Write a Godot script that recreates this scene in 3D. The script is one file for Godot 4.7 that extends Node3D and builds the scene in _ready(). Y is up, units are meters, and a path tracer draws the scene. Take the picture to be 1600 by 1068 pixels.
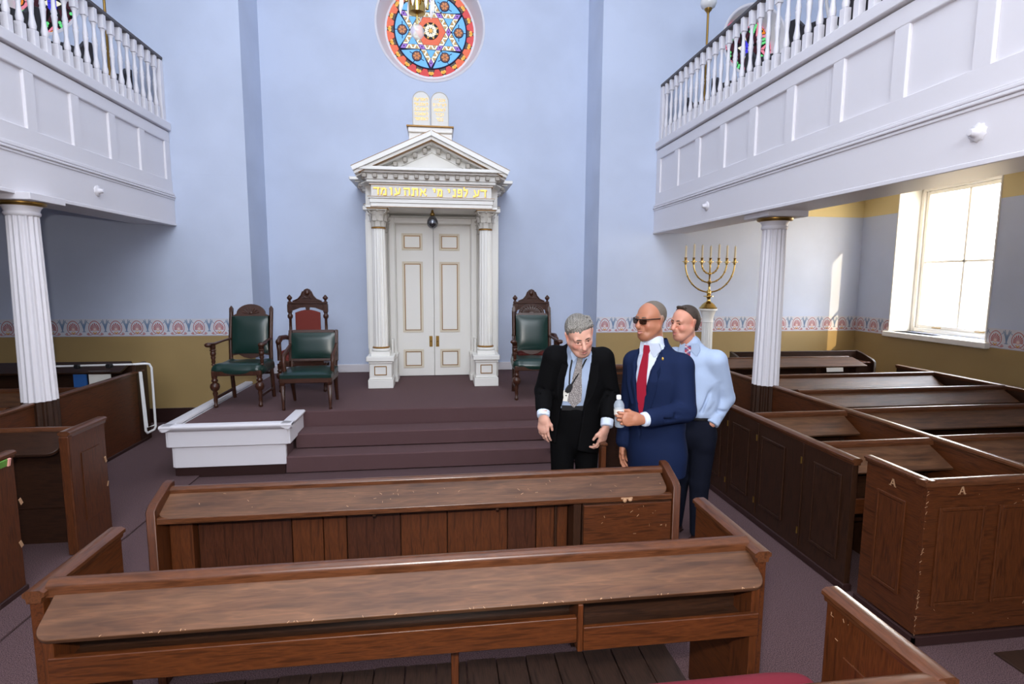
extends Node3D
# A synagogue interior seen from the pews: everything is in metres, the back wall lies at -z.

var M := {}
var used := {}
var tex := {}

# ---------------------------------------------------------------- mesh builder
class MB:
	var v := PackedVector3Array()
	var n := PackedVector3Array()
	var u := PackedVector2Array()
	var c := PackedColorArray()
	var i := PackedInt32Array()
	var x := Transform3D()
	var tint = null

	func vert(p: Vector3, nn: Vector3, uv := Vector2.ZERO) -> int:
		v.append(x * p)
		n.append((x.basis * nn).normalized())
		u.append(uv)
		if tint != null:
			c.append(tint)
		return v.size() - 1

	func tri(a: int, b: int, d: int) -> void:
		var g := (v[b] - v[a]).cross(v[d] - v[a])
		if g.dot(n[a] + n[b] + n[d]) > 0.0:
			i.append_array(PackedInt32Array([a, d, b]))
		else:
			i.append_array(PackedInt32Array([a, b, d]))

	func quad(a: int, b: int, d: int, e: int) -> void:
		tri(a, b, d)
		tri(a, d, e)

	func flat(pts: Array, nn: Vector3, uvs = null) -> void:  # a convex flat polygon
		var k := []
		for j in pts.size():
			k.append(vert(pts[j], nn, uvs[j] if uvs else Vector2.ZERO))
		for j in range(1, k.size() - 1):
			tri(k[0], k[j], k[j + 1])

	func box(ce: Vector3, s: Vector3, bev := 0.004, b := Basis()) -> MB:
		var h := s * 0.5
		bev = minf(bev, minf(h.x, minf(h.y, h.z)) * 0.6)
		var id := []
		for k in 8:
			var sg := Vector3(1 if k & 1 else -1, 1 if k & 2 else -1, 1 if k & 4 else -1)
			for a in 3:
				var q := Vector3()
				for e in 3:
					q[e] = sg[e] * (h[e] if e == a else h[e] - bev)
				var nn := Vector3()
				nn[a] = sg[a]
				id.append(vert(ce + b * q, b * nn))
		for a in 3:
			var e := (a + 1) % 3
			var f := (a + 2) % 3
			for s2 in 2:
				var k0 := s2 << a
				quad(id[k0 * 3 + a], id[(k0 | 1 << e) * 3 + a], id[(k0 | 1 << e | 1 << f) * 3 + a], id[(k0 | 1 << f) * 3 + a])
			for k in 4:
				var k0 := ((k & 1) << e) | ((k >> 1) << f)
				var k1 := k0 | 1 << a
				quad(id[k0 * 3 + e], id[k1 * 3 + e], id[k1 * 3 + f], id[k0 * 3 + f])
		for k in 8:
			tri(id[k * 3], id[k * 3 + 1], id[k * 3 + 2])
		return self

	func bb(lo: Vector3, hi: Vector3, bev := 0.004) -> MB:
		return box((lo + hi) * 0.5, (hi - lo).abs(), bev)

	# prof: Vector2(radius, height) from one end to the other
	func lathe(prof: Array, seg := 16, at := Vector3.ZERO, flute := 0.0, flutes := 0, sharp := 0.6) -> MB:
		var m := prof.size()
		var sn := []
		for k in m - 1:
			var d: Vector2 = prof[k + 1] - prof[k]
			sn.append(Vector2(d.y, -d.x).normalized() if d.length() > 1e-7 else Vector2(1, 0))
		for k in m - 1:
			var na: Vector2 = sn[k]
			var nb: Vector2 = sn[k]
			if k > 0 and sn[k].dot(sn[k - 1]) > sharp:
				na = (sn[k] + sn[k - 1]).normalized()
			if k < m - 2 and sn[k].dot(sn[k + 1]) > sharp:
				nb = (sn[k] + sn[k + 1]).normalized()
			var ra := []
			var rb := []
			for s in seg + 1:
				var t := TAU * s / seg
				var d := Vector3(cos(t), 0, sin(t))
				var f := 1.0
				var tl := Vector3()
				if flutes:
					var w := cos(t * flutes)
					f = 1.0 - flute * (0.5 - 0.5 * w)
					tl = Vector3(-sin(t), 0, cos(t)) * (flute * 0.5 * sin(t * flutes) * flutes)
				ra.append(vert(at + d * prof[k].x * f + Vector3(0, prof[k].y, 0), d * na.x + tl + Vector3(0, na.y, 0), Vector2(float(s) / seg, prof[k].y)))
				rb.append(vert(at + d * prof[k + 1].x * f + Vector3(0, prof[k + 1].y, 0), d * nb.x + tl + Vector3(0, nb.y, 0), Vector2(float(s) / seg, prof[k + 1].y)))
			for s in seg:
				quad(ra[s], ra[s + 1], rb[s + 1], rb[s])
		return self

	func tube(path: Array, rad, seg := 8, flatten := 1.0, upv := Vector3.UP) -> MB:
		var m := path.size()
		var ring := []
		var side := Vector3.ZERO
		for k in m:
			var d: Vector3 = (path[mini(k + 1, m - 1)] - path[maxi(k - 1, 0)]).normalized()
			if k == 0:
				side = d.cross(upv if absf(d.dot(upv)) < 0.95 else Vector3.RIGHT).normalized()
			else:
				side = (side - d * side.dot(d)).normalized()
			var up := side.cross(d)
			var r: float = rad[k] if rad is Array else rad
			var row := []
			for s in seg:
				var t := TAU * s / seg
				var o := side * cos(t) + up * (sin(t) * flatten)
				row.append(vert(path[k] + o * r, side * cos(t) + up * (sin(t) / flatten)))
			ring.append(row)
		for k in m - 1:
			for s in seg:
				quad(ring[k][s], ring[k][(s + 1) % seg], ring[k + 1][(s + 1) % seg], ring[k + 1][s])
		for e in [0, m - 1]:
			var d: Vector3 = (path[0] - path[1]) if e == 0 else (path[m - 1] - path[m - 2])
			var pts := []
			for s in seg:
				pts.append(x.affine_inverse() * v[ring[e][s]])
			flat(pts, d.normalized())
		return self

	# a closed outline in xy pushed along +z
	func extrude(poly: PackedVector2Array, z0: float, z1: float, smooth := 0.8, bev := 0.0) -> MB:
		if Geometry2D.is_polygon_clockwise(poly):
			poly.reverse()
		var m := poly.size()
		var en := []
		for k in m:
			var d := poly[(k + 1) % m] - poly[k]
			en.append(Vector2(d.y, -d.x).normalized())
		var inner := PackedVector2Array()
		for k in m:
			var nn: Vector2 = (en[k] + en[(k + m - 1) % m]).normalized()
			inner.append(poly[k] - nn * bev)
		var t := Geometry2D.triangulate_polygon(inner)
		for side in [[z1, 1.0], [z0, -1.0]]:
			var base := v.size()
			for p in inner:
				vert(Vector3(p.x, p.y, side[0]), Vector3(0, 0, side[1]), p)
			for k in range(0, t.size(), 3):
				tri(base + t[k], base + t[k + 1], base + t[k + 2])
			if bev > 0.0:
				var ids := []
				for k in m:
					var nn: Vector2 = (en[k] + en[(k + m - 1) % m]).normalized()
					ids.append(vert(Vector3(poly[k].x, poly[k].y, side[0] - side[1] * bev), Vector3(nn.x, nn.y, 0), poly[k]))
				for k in m:
					quad(base + k, base + (k + 1) % m, ids[(k + 1) % m], ids[k])
		var lo := z0 + bev
		var hi := z1 - bev
		for k in m:
			var k2 := (k + 1) % m
			var na: Vector2 = en[k]
			var nb: Vector2 = en[k]
			if na.dot(en[(k + m - 1) % m]) > smooth:
				na = (na + en[(k + m - 1) % m]).normalized()
			if nb.dot(en[k2]) > smooth:
				nb = (nb + en[k2]).normalized()
			quad(vert(Vector3(poly[k].x, poly[k].y, lo), Vector3(na.x, na.y, 0), poly[k]), vert(Vector3(poly[k2].x, poly[k2].y, lo), Vector3(nb.x, nb.y, 0), poly[k2]),
				vert(Vector3(poly[k2].x, poly[k2].y, hi), Vector3(nb.x, nb.y, 0), poly[k2]), vert(Vector3(poly[k].x, poly[k].y, hi), Vector3(na.x, na.y, 0), poly[k]))
		return self

	func ball(ce: Vector3, r: Vector3, seg := 14, b := Basis()) -> MB:
		var rings := seg / 2
		var id := []
		for a in rings + 1:
			var row := []
			for s in seg + 1:
				var th := PI * a / rings
				var ph := TAU * s / seg
				var d := Vector3(sin(th) * cos(ph), cos(th), sin(th) * sin(ph))
				row.append(vert(ce + b * (d * r), b * (d / r)))
			id.append(row)
		for a in rings:
			for s in seg:
				quad(id[a][s], id[a][s + 1], id[a + 1][s + 1], id[a + 1][s])
		return self

	# a strip with thickness: path of left/right edge points, pushed along nn
	func ribbon(l: Array, r: Array, nn: Array, th: float) -> MB:
		var top := []
		for k in l.size():
			top.append([vert(l[k] + nn[k] * th, nn[k], Vector2(0, k)), vert(r[k] + nn[k] * th, nn[k], Vector2(1, k))])
		for k in l.size() - 1:
			quad(top[k][0], top[k][1], top[k + 1][1], top[k + 1][0])
			for s in [[l, r], [r, l]]:
				var o: Vector3 = (s[0][k] - s[1][k]).normalized()
				quad(vert(s[0][k], o), vert(s[0][k + 1], o), vert(s[0][k + 1] + nn[k + 1] * th, o), vert(s[0][k] + nn[k] * th, o))
		for k in [0, l.size() - 1]:
			var o2: Vector3 = (l[0] - l[1]).normalized() if k == 0 else (l[k] - l[k - 1]).normalized()
			quad(vert(l[k], o2), vert(r[k], o2), vert(r[k] + nn[k] * th, o2), vert(l[k] + nn[k] * th, o2))
		return self

	func mesh() -> ArrayMesh:
		var a := []
		a.resize(Mesh.ARRAY_MAX)
		a[Mesh.ARRAY_VERTEX] = v
		a[Mesh.ARRAY_NORMAL] = n
		a[Mesh.ARRAY_TEX_UV] = u
		if c.size() == v.size() and c.size():
			a[Mesh.ARRAY_COLOR] = c
		a[Mesh.ARRAY_INDEX] = i
		var am := ArrayMesh.new()
		am.add_surface_from_arrays(Mesh.PRIMITIVE_TRIANGLES, a)
		return am

# ---------------------------------------------------------------- scalar field, meshed with surface nets
class Field:
	var o: Vector3
	var h: float
	var nx: int
	var ny: int
	var nz: int
	var d := PackedFloat32Array()

	func _init(lo: Vector3, hi: Vector3, cell: float) -> void:
		o = lo
		h = cell
		var s := (hi - lo) / cell
		nx = int(s.x) + 2
		ny = int(s.y) + 2
		nz = int(s.z) + 2
		d.resize(nx * ny * nz)
		d.fill(1.0)

	# tapered capsule from a to b, squashed by sq in the axes of fr; k = blend; sub = cut it away instead
	func cap(a: Vector3, b: Vector3, ra: float, rb: float, k := 0.02, sq := Vector3.ONE, fr := Basis(), sub := false) -> Field:
		var inv := Basis.from_scale(Vector3(1 / sq.x, 1 / sq.y, 1 / sq.z)) * fr.transposed()
		var R := maxf(ra, rb)
		var ext := Vector3()
		for e in 3:
			ext[e] = R * sqrt(pow(fr.x[e] * sq.x, 2) + pow(fr.y[e] * sq.y, 2) + pow(fr.z[e] * sq.z, 2)) + k + 2.0 * h
		var lo := ((Vector3(minf(a.x, b.x), minf(a.y, b.y), minf(a.z, b.z)) - ext - o) / h).floor()
		var hi := ((Vector3(maxf(a.x, b.x), maxf(a.y, b.y), maxf(a.z, b.z)) + ext - o) / h).ceil()
		var x0 := maxi(0, int(lo.x))
		var x1 := mini(nx - 1, int(hi.x))
		var y0 := maxi(0, int(lo.y))
		var y1 := mini(ny - 1, int(hi.y))
		var z0 := maxi(0, int(lo.z))
		var z1 := mini(nz - 1, int(hi.z))
		var la := inv * a
		var ab := inv * b - la
		var l2 := maxf(ab.length_squared(), 1e-9)
		var ms := minf(sq.x, minf(sq.y, sq.z))
		var single := ab.length_squared() < 1e-8
		var stepx := inv * Vector3(h, 0, 0)
		for z in range(z0, z1 + 1):
			for y in range(y0, y1 + 1):
				var p := inv * (o + Vector3(x0, y, z) * h) - la
				var id := (z * ny + y) * nx + x0
				for xx in range(x0, x1 + 1):
					var t := 0.0
					var dist := 0.0
					if single:
						var pl := p.length()
						dist = (pl - ra)
						if ms < 0.999 and pl > 1e-5:
							dist = dist * pl / maxf((p / sq).length(), 1e-6)
						else:
							dist *= ms
					else:
						t = clampf(p.dot(ab) / l2, 0.0, 1.0)
						var q := p - ab * t
						var ql := q.length()
						dist = ql - lerpf(ra, rb, t)
						if ms < 0.999 and ql > 1e-5:
							dist = dist * ql / maxf((q / sq).length(), 1e-6)
						else:
							dist *= ms
					var f := d[id]
					if sub:
						dist = -dist
						var hh := maxf(k - absf(f - dist), 0.0) / maxf(k, 1e-6)
						d[id] = maxf(f, dist) + hh * hh * k * 0.25
					else:
						var hh := maxf(k - absf(f - dist), 0.0) / maxf(k, 1e-6)
						d[id] = minf(f, dist) - hh * hh * k * 0.25
					id += 1
					p += stepx
		return self

	# cut away the convex region where every plane (nrm.p < dist) holds
	func carve(planes: Array, k := 0.004) -> Field:
		var id := 0
		for z in nz:
			for y in ny:
				for xx in nx:
					var f := d[id]
					if f < h * 2.0:
						var p := o + Vector3(xx, y, z) * h
						var g := -1.0
						for pl: Plane in planes:
							g = maxf(g, pl.distance_to(p))
						g = -g
						if g > f - k:
							var hh := maxf(k - absf(f - g), 0.0) / k
							d[id] = maxf(f, g) + hh * hh * k * 0.25
					id += 1
		return self

	func into(mb: MB, paint = null) -> void:
		var cell := PackedInt32Array()
		cell.resize(nx * ny * nz)
		cell.fill(-1)
		var off := [0, 1, nx, nx + 1, nx * ny, nx * ny + 1, nx * ny + nx, nx * ny + nx + 1]
		var edges := [[0, 1], [2, 3], [4, 5], [6, 7], [0, 2], [1, 3], [4, 6], [5, 7], [0, 4], [1, 5], [2, 6], [3, 7]]
		var cp := []
		for k in 8:
			cp.append(Vector3(k & 1, (k >> 1) & 1, k >> 2))
		var sx := nx
		var sxy := nx * ny
		for z in nz - 1:
			for y in ny - 1:
				var id := (z * ny + y) * nx
				for xx in nx - 1:
					var c0 := d[id] < 0.0
					var same := c0 == (d[id + 1] < 0.0) and c0 == (d[id + sx] < 0.0) and c0 == (d[id + sx + 1] < 0.0) and c0 == (d[id + sxy] < 0.0) and c0 == (d[id + sxy + 1] < 0.0) and c0 == (d[id + sxy + sx] < 0.0) and c0 == (d[id + sxy + sx + 1] < 0.0)
					if not same:
						var s := Vector3()
						var cnt := 0
						for e in edges:
							var va := d[id + off[e[0]]]
							var vb := d[id + off[e[1]]]
							if (va < 0.0) != (vb < 0.0):
								s += (cp[e[0]] as Vector3).lerp(cp[e[1]], va / (va - vb))
								cnt += 1
						s /= cnt
						var g := Vector3()
						for k in 8:
							var val := d[id + off[k]]
							var q: Vector3 = cp[k]
							g.x += val * (1 if q.x > 0 else -1) * ((s.y if q.y > 0 else 1 - s.y) + 0.2) * ((s.z if q.z > 0 else 1 - s.z) + 0.2)
							g.y += val * (1 if q.y > 0 else -1) * ((s.x if q.x > 0 else 1 - s.x) + 0.2) * ((s.z if q.z > 0 else 1 - s.z) + 0.2)
							g.z += val * (1 if q.z > 0 else -1) * ((s.x if q.x > 0 else 1 - s.x) + 0.2) * ((s.y if q.y > 0 else 1 - s.y) + 0.2)
						var p := o + (Vector3(xx, y, z) + s) * h
						if paint != null:
							mb.tint = paint.call(p)
						cell[id] = mb.vert(p, g)
					id += 1
		for z in range(1, nz - 1):
			for y in range(1, ny - 1):
				var id := (z * ny + y) * nx + 1
				for xx in range(1, nx - 1):
					var a := d[id] < 0.0
					if a != (d[id + 1] < 0.0):
						mb.quad(cell[id], cell[id - sx], cell[id - sx - sxy], cell[id - sxy])
					if a != (d[id + sx] < 0.0):
						mb.quad(cell[id], cell[id - 1], cell[id - 1 - sxy], cell[id - sxy])
					if a != (d[id + sxy] < 0.0):
						mb.quad(cell[id], cell[id - 1], cell[id - 1 - sx], cell[id - sx])
					id += 1

# ---------------------------------------------------------------- scene helpers
func numbered(called: String) -> String:
	if not used.has(called):
		used[called] = 0
		return called
	used[called] += 1
	return "%s_%03d" % [called, used[called]]

func thing(called: String, label: String, category: String, at := Vector3.ZERO, turn := 0.0, group := "") -> Node3D:
	var o := Node3D.new()
	o.name = numbered(called)
	add_child(o)
	o.position = at
	o.rotation.y = turn
	return tag(o, label, category, group)

func tag(o: Node3D, label: String, category: String, group := "") -> Node3D:
	o.set_meta("label", label)
	o.set_meta("category", category)
	if group:
		o.set_meta("group", group)
	return o

func part(called: String, mb, material: Material, parent: Node, label := "") -> MeshInstance3D:
	var o := MeshInstance3D.new()
	o.mesh = mb.mesh() if mb is MB else mb
	o.material_override = material
	if parent == self:
		o.name = numbered(called)
		add_child(o)
	else:
		var key := "%d/%s" % [parent.get_instance_id(), called]
		if used.has(key):
			used[key] += 1
			o.name = "%s_%03d" % [called, used[key]]
		else:
			used[key] = 0
			o.name = called
		parent.add_child(o)
	if label:
		o.set_meta("label", label)
	return o

func struct(called: String, mb, material: Material, label := "", category := "") -> MeshInstance3D:
	var o := part(called, mb, material, self)
	o.set_meta("kind", "structure")
	if label:
		o.set_meta("label", label)
		o.set_meta("category", category)
	return o

func copy(o: Node3D, label: String, at: Vector3, turn := 0.0) -> Node3D:
	var c := o.duplicate() as Node3D
	var base := String(o.name)
	if base.length() > 4 and base.substr(base.length() - 4, 1) == "_" and base.right(3).is_valid_int():
		base = base.left(base.length() - 4)
	c.name = numbered(base)
	add_child(c)
	c.position = at
	c.rotation.y = turn
	c.set_meta("label", label)
	return c

func at(p: Vector3, b := Basis()) -> MB:
	var m := MB.new()
	m.x = Transform3D(b, p)
	return m

func rect(x0: float, y0: float, x1: float, y1: float) -> PackedVector2Array:
	return PackedVector2Array([Vector2(x0, y0), Vector2(x1, y0), Vector2(x1, y1), Vector2(x0, y1)])

func disc(r: float, seg := 24, c := Vector2.ZERO, a0 := 0.0) -> PackedVector2Array:
	var p := PackedVector2Array()
	for k in seg:
		p.append(c + Vector2.from_angle(a0 + TAU * k / seg) * r)
	return p

func frame(m: MB, x0: float, y0: float, x1: float, y1: float, w: float, z0: float, z1: float, bev := 0.003) -> MB:  # a rectangular ring
	m.bb(Vector3(x0, y0, z0), Vector3(x0 + w, y1, z1), bev)
	m.bb(Vector3(x1 - w, y0, z0), Vector3(x1, y1, z1), bev)
	m.bb(Vector3(x0 + w, y0, z0), Vector3(x1 - w, y0 + w, z1), bev)
	m.bb(Vector3(x0 + w, y1 - w, z0), Vector3(x1 - w, y1, z1), bev)
	return m

func arc(c: Vector3, r: float, a0: float, a1: float, n: int, ax := Vector3.RIGHT, ay := Vector3.UP) -> Array:
	var p := []
	for k in n + 1:
		var t := lerpf(a0, a1, float(k) / n)
		p.append(c + (ax * cos(t) + ay * sin(t)) * r)
	return p

# ---------------------------------------------------------------- materials
func noise_tex(freq: float, cols: Array, offs: Array, seed_ := 1, size := 512, kind := FastNoiseLite.TYPE_SIMPLEX_SMOOTH, oct := 4) -> ImageTexture:
	var f := FastNoiseLite.new()
	f.seed = seed_
	f.noise_type = kind
	f.frequency = freq
	f.fractal_octaves = oct
	var g := Gradient.new()
	g.offsets = PackedFloat32Array(offs)
	g.colors = PackedColorArray(cols)
	var src := f.get_seamless_image(size, size)
	var im := Image.create(size, size, false, Image.FORMAT_RGB8)
	var lut := []
	for k in 256:
		lut.append(g.sample(k / 255.0))
	var by := src.get_data()
	var ou := PackedByteArray()
	ou.resize(size * size * 3)
	for k in size * size:
		var cc: Color = lut[by[k]]
		ou[k * 3] = int(cc.r8)
		ou[k * 3 + 1] = int(cc.g8)
		ou[k * 3 + 2] = int(cc.b8)
	im = Image.create_from_data(size, size, false, Image.FORMAT_RGB8, ou)
	return ImageTexture.create_from_image(im)

func grey(a: float) -> Color:
	return Color(a, a, a)

func mat(key: String, col: Color, rough := 0.6, metal := 0.0, t: Texture2D = null, scale := Vector3.ONE, bump: Texture2D = null, bs := 0.0) -> StandardMaterial3D:
	var m := StandardMaterial3D.new()
	m.resource_name = key
	m.albedo_color = col
	m.roughness = rough
	m.metallic = metal
	if t or bump:
		m.uv1_triplanar = true
		m.uv1_scale = scale
		m.albedo_texture = t
		if bump:
			m.heightmap_enabled = true
			m.heightmap_texture = bump
			m.heightmap_scale = bs
	M[key] = m
	return m

func rgb(r: int, g: int, b: int) -> Color:
	return Color8(r, g, b)

func _ready() -> void:
	# ---- camera
	var cam := Camera3D.new()
	cam.name = "camera"
	var pitch := 0.1153
	var yaw := 0.1327
	var roll := 0.0052
	var fwd := Vector3(sin(yaw) * cos(pitch), -sin(pitch), -cos(yaw) * cos(pitch))
	var rt := Vector3(cos(yaw), 0, sin(yaw))
	var up := rt.cross(fwd)
	cam.transform = Transform3D(Basis(rt * cos(roll) + up * sin(roll), up * cos(roll) - rt * sin(roll), -fwd), Vector3(0, 2.02, 0))
	cam.fov = 64.35
	cam.near = 0.05
	cam.far = 200.0
	add_child(cam)
	cam.current = true
	# ---- sky, sun, exposure
	var env := Environment.new()
	var sky := Sky.new()
	var sm := ProceduralSkyMaterial.new()
	sm.sky_top_color = Color(0.72, 0.83, 0.97)
	sm.sky_horizon_color = Color(1.0, 0.97, 0.92)
	sm.ground_horizon_color = Color(1.0, 0.95, 0.86)
	sm.ground_bottom_color = Color(0.62, 0.58, 0.5)
	sm.sky_energy_multiplier = 3.2
	sm.ground_energy_multiplier = 2.0
	sky.sky_material = sm
	env.background_mode = Environment.BG_SKY
	env.sky = sky
	env.tonemap_mode = Environment.TONE_MAPPER_LINEAR
	env.tonemap_exposure = 1.1
	env.sdfgi_enabled = true
	env.ssao_enabled = true
	env.ssil_enabled = true
	var we := WorldEnvironment.new()
	we.name = "world_environment"
	we.environment = env
	add_child(we)
	var sun := DirectionalLight3D.new()
	sun.name = "sun"
	sun.light_color = Color(1.0, 0.9, 0.72)
	sun.light_energy = 1.6
	sun.light_angular_distance = 0.6
	sun.shadow_enabled = true
	add_child(sun)
	sun.look_at_from_position(Vector3.ZERO, Vector3(-0.46, -0.50, -1.0), Vector3.UP)
	# the flash on the camera's hot shoe
	var flash := OmniLight3D.new()
	flash.name = "camera_flash"
	flash.position = Vector3(-0.06, 2.27, 0.03)
	flash.light_color = Color(1.0, 0.97, 0.94)
	flash.light_energy = 6.5
	flash.light_size = 0.05
	flash.omni_range = 30.0
	flash.omni_attenuation = 2.0
	flash.shadow_enabled = true
	add_child(flash)
	# unseen overhead light, standing in for bounced flash: glowing pane and a lamp below
	var lay := AreaLight3D.new()
	lay.name = "unseen_overhead_light"
	lay.area_size = Vector2(5.0, 7.0)
	lay.position = Vector3(-0.15, 8.6, -2.6)
	lay.rotation.x = -PI / 2
	lay.light_color = Color(0.93, 0.96, 1.0)
	lay.light_energy = 17.0
	lay.area_range = 40.0
	lay.shadow_enabled = true
	add_child(lay)
	# daylight at the right-hand window
	var wl := AreaLight3D.new()
	wl.name = "window_daylight"
	wl.area_size = Vector2(1.2, 1.95)
	wl.position = Vector3(7.02, 2.3, -6.6)
	wl.rotation.y = PI / 2
	wl.light_color = Color(1.0, 0.91, 0.76)
	wl.light_energy = 4.2
	wl.area_range = 30.0
	wl.shadow_enabled = true
	add_child(wl)

	# unseen rear light, out of view behind the camera, placed for frontal light
	var rw := AreaLight3D.new()
	rw.name = "unseen_rear_light"
	rw.area_size = Vector2(4.6, 3.0)
	rw.position = Vector3(-0.15, 5.9, 4.38)
	rw.light_color = Color(0.95, 0.97, 1.0)
	rw.light_energy = 40.0
	rw.area_range = 40.0
	rw.shadow_enabled = true
	add_child(rw)

	make_materials()
	room()
	galleries()
	stage()
	ark()
	pews_middle()
	pews_right()
	pews_left()
	chairs()
	fittings()
	people()

func make_materials() -> void:
	var woodt := noise_tex(0.012, [grey(0.70), grey(0.86), grey(1.0), grey(0.80), grey(0.96)], [0.22, 0.4, 0.52, 0.62, 0.8], 3, 512, FastNoiseLite.TYPE_SIMPLEX_SMOOTH, 5)
	var worn := noise_tex(0.006, [Color(0.78, 0.74, 0.72), Color(0.92, 0.9, 0.89), Color(1, 1, 1)], [0.25, 0.5, 0.75], 8, 512, FastNoiseLite.TYPE_SIMPLEX, 6)
	var carpet := noise_tex(0.22, [Color(0.42, 0.38, 0.42), Color(0.8, 0.78, 0.8), Color(1, 1, 1)], [0.25, 0.5, 0.78], 5, 512, FastNoiseLite.TYPE_SIMPLEX, 3)
	var plaster := noise_tex(0.008, [grey(0.97), grey(0.985), grey(1.0)], [0.2, 0.5, 0.8], 9, 256)
	var clothn := noise_tex(0.3, [grey(0.86), grey(1.0)], [0.3, 0.7], 11, 256, FastNoiseLite.TYPE_SIMPLEX, 2)
	tex.wood = woodt
	for k in [["x", Vector3(0.55, 7, 7)], ["y", Vector3(7, 0.55, 7)], ["z", Vector3(7, 7, 0.55)]]:
		mat("wood_" + k[0], rgb(90, 46, 19), 0.42, 0, woodt, k[1])          # pew fronts
		mat("dark_" + k[0], rgb(56, 32, 18), 0.4, 0, woodt, k[1])           # old dark pew wood
		mat("rail_" + k[0], rgb(98, 58, 35), 0.28, 0, woodt, k[1])          # polished rails
		mat("board_" + k[0], rgb(112, 76, 51), 0.5, 0, woodt, k[1] * Vector3(0.6, 0.6, 0.6))  # the worn book boards
		mat("chair_" + k[0], rgb(74, 40, 25), 0.35, 0, woodt, k[1])
		M["board_" + k[0]].detail_enabled = true
		M["board_" + k[0]].detail_blend_mode = BaseMaterial3D.BLEND_MODE_MUL
		M["board_" + k[0]].detail_uv_layer = BaseMaterial3D.DETAIL_UV_1
		M["board_" + k[0]].detail_albedo = worn
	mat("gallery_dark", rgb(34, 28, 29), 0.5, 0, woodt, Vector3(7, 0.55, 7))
	mat("chip", rgb(170, 132, 100), 0.7)
	mat("carpet", rgb(112, 85, 86), 0.95, 0, carpet, Vector3(1.3, 1.3, 1.3), carpet, 0.12)
	mat("carpet_stage", rgb(124, 92, 92), 0.95, 0, carpet, Vector3(2.2, 2.2, 2.2), carpet, 0.25)
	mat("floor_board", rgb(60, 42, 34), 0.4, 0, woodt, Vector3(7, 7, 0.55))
	mat("blue_paint", rgb(200, 210, 231), 0.75, 0, plaster, Vector3(0.4, 0.4, 0.4))
	mat("olive_paint", rgb(164, 138, 90), 0.6, 0, plaster, Vector3(0.4, 0.4, 0.4))
	mat("yellow_paint", rgb(222, 204, 150), 0.6)
	mat("white_paint", rgb(228, 225, 230), 0.45)
	mat("ark_paint", rgb(240, 238, 232), 0.4)
	mat("ark_cream", rgb(224, 213, 192), 0.5)
	mat("ark_grey", rgb(196, 190, 180), 0.6)
	mat("gold_line", rgb(150, 108, 46), 0.4, 0.4)
	mat("gold_leaf", rgb(236, 190, 92), 0.35, 0.55)
	mat("brass", rgb(208, 176, 104), 0.2, 1.0)
	mat("old_brass", rgb(150, 118, 62), 0.35, 0.9)
	mat("ceiling_white", rgb(226, 226, 226), 0.8)
	mat("handrail", rgb(70, 62, 62), 0.35)
	mat("green_leather", rgb(18, 46, 40), 0.28)
	mat("red_cloth", rgb(124, 44, 34), 0.8, 0, clothn, Vector3(6, 6, 6))
	mat("crimson", rgb(122, 22, 44), 0.9, 0, clothn, Vector3(8, 8, 8))
	mat("stone", rgb(226, 224, 218), 0.6)
	mat("wax", rgb(232, 216, 182), 0.5)
	mat("enamel", rgb(232, 232, 232), 0.3)
	mat("black", rgb(20, 20, 22), 0.5)
	mat("base_dark", rgb(48, 28, 26), 0.4)
	mat("paper", rgb(236, 234, 226), 0.8)
	mat("blue_card", rgb(40, 92, 160), 0.6)
	mat("green_card", rgb(96, 150, 60), 0.6)
	mat("pink_card", rgb(238, 170, 156), 0.6)
	mat("lead", rgb(24, 20, 60), 0.6)
	mat("lead_black", rgb(12, 10, 12), 0.6)
	mat("suit_black", rgb(14, 14, 16), 0.85, 0, clothn, Vector3(9, 9, 9))
	mat("trouser_black", rgb(12, 12, 14), 0.85, 0, clothn, Vector3(9, 9, 9))
	mat("suit_navy", rgb(29, 41, 74), 0.8, 0, clothn, Vector3(9, 9, 9))
	mat("trouser_navy", rgb(24, 27, 40), 0.85, 0, clothn, Vector3(9, 9, 9))
	mat("shirt_blue", rgb(188, 208, 240), 0.8, 0, clothn, Vector3(9, 9, 9))
	mat("shirt_white", rgb(214, 226, 246), 0.8)
	for k in ["suit_black", "trouser_black", "suit_navy", "trouser_navy"]:
		M[k].metallic_specular = 0.2
	mat("tie_red", rgb(168, 24, 52), 0.6)
	mat("leather", rgb(44, 24, 22), 0.3)
	mat("eye_white", rgb(225, 220, 214), 0.25)
	mat("eye_dark", rgb(38, 26, 20), 0.2)
	mat("hair_grey", rgb(158, 153, 145), 0.8, 0, noise_tex(0.05, [grey(0.4), grey(0.8), grey(1.0)], [0.25, 0.5, 0.75], 17, 256), Vector3(14, 5, 14))
	mat("hair_brown", rgb(84, 70, 60), 0.7, 0, noise_tex(0.05, [grey(0.5), grey(0.8), grey(1.0)], [0.25, 0.5, 0.75], 19, 256), Vector3(14, 14, 5))
	var sk := mat("skin", Color.WHITE, 0.5)
	sk.vertex_color_use_as_albedo = true
	sk.subsurf_scatter_enabled = true
	sk.subsurf_scatter_strength = 0.08
	mat("hair_buzz", rgb(150, 138, 126), 0.9, 0, noise_tex(0.2, [grey(0.45), grey(0.75), grey(1.0)], [0.3, 0.5, 0.7], 29, 256), Vector3(12, 12, 12))
	var gl := mat("pane_clear", Color(0.95, 0.97, 1.0, 0.06), 0.02)
	gl.transparency = BaseMaterial3D.TRANSPARENCY_ALPHA
	var dk := mat("dark_lens", Color(0.16, 0.08, 0.06, 0.68), 0.05)
	dk.transparency = BaseMaterial3D.TRANSPARENCY_ALPHA
	var pl := mat("clear_plastic", Color(0.9, 0.95, 1.0), 0.04)
	pl.albedo_color = Color(0.86, 0.92, 0.98, 0.32)
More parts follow.
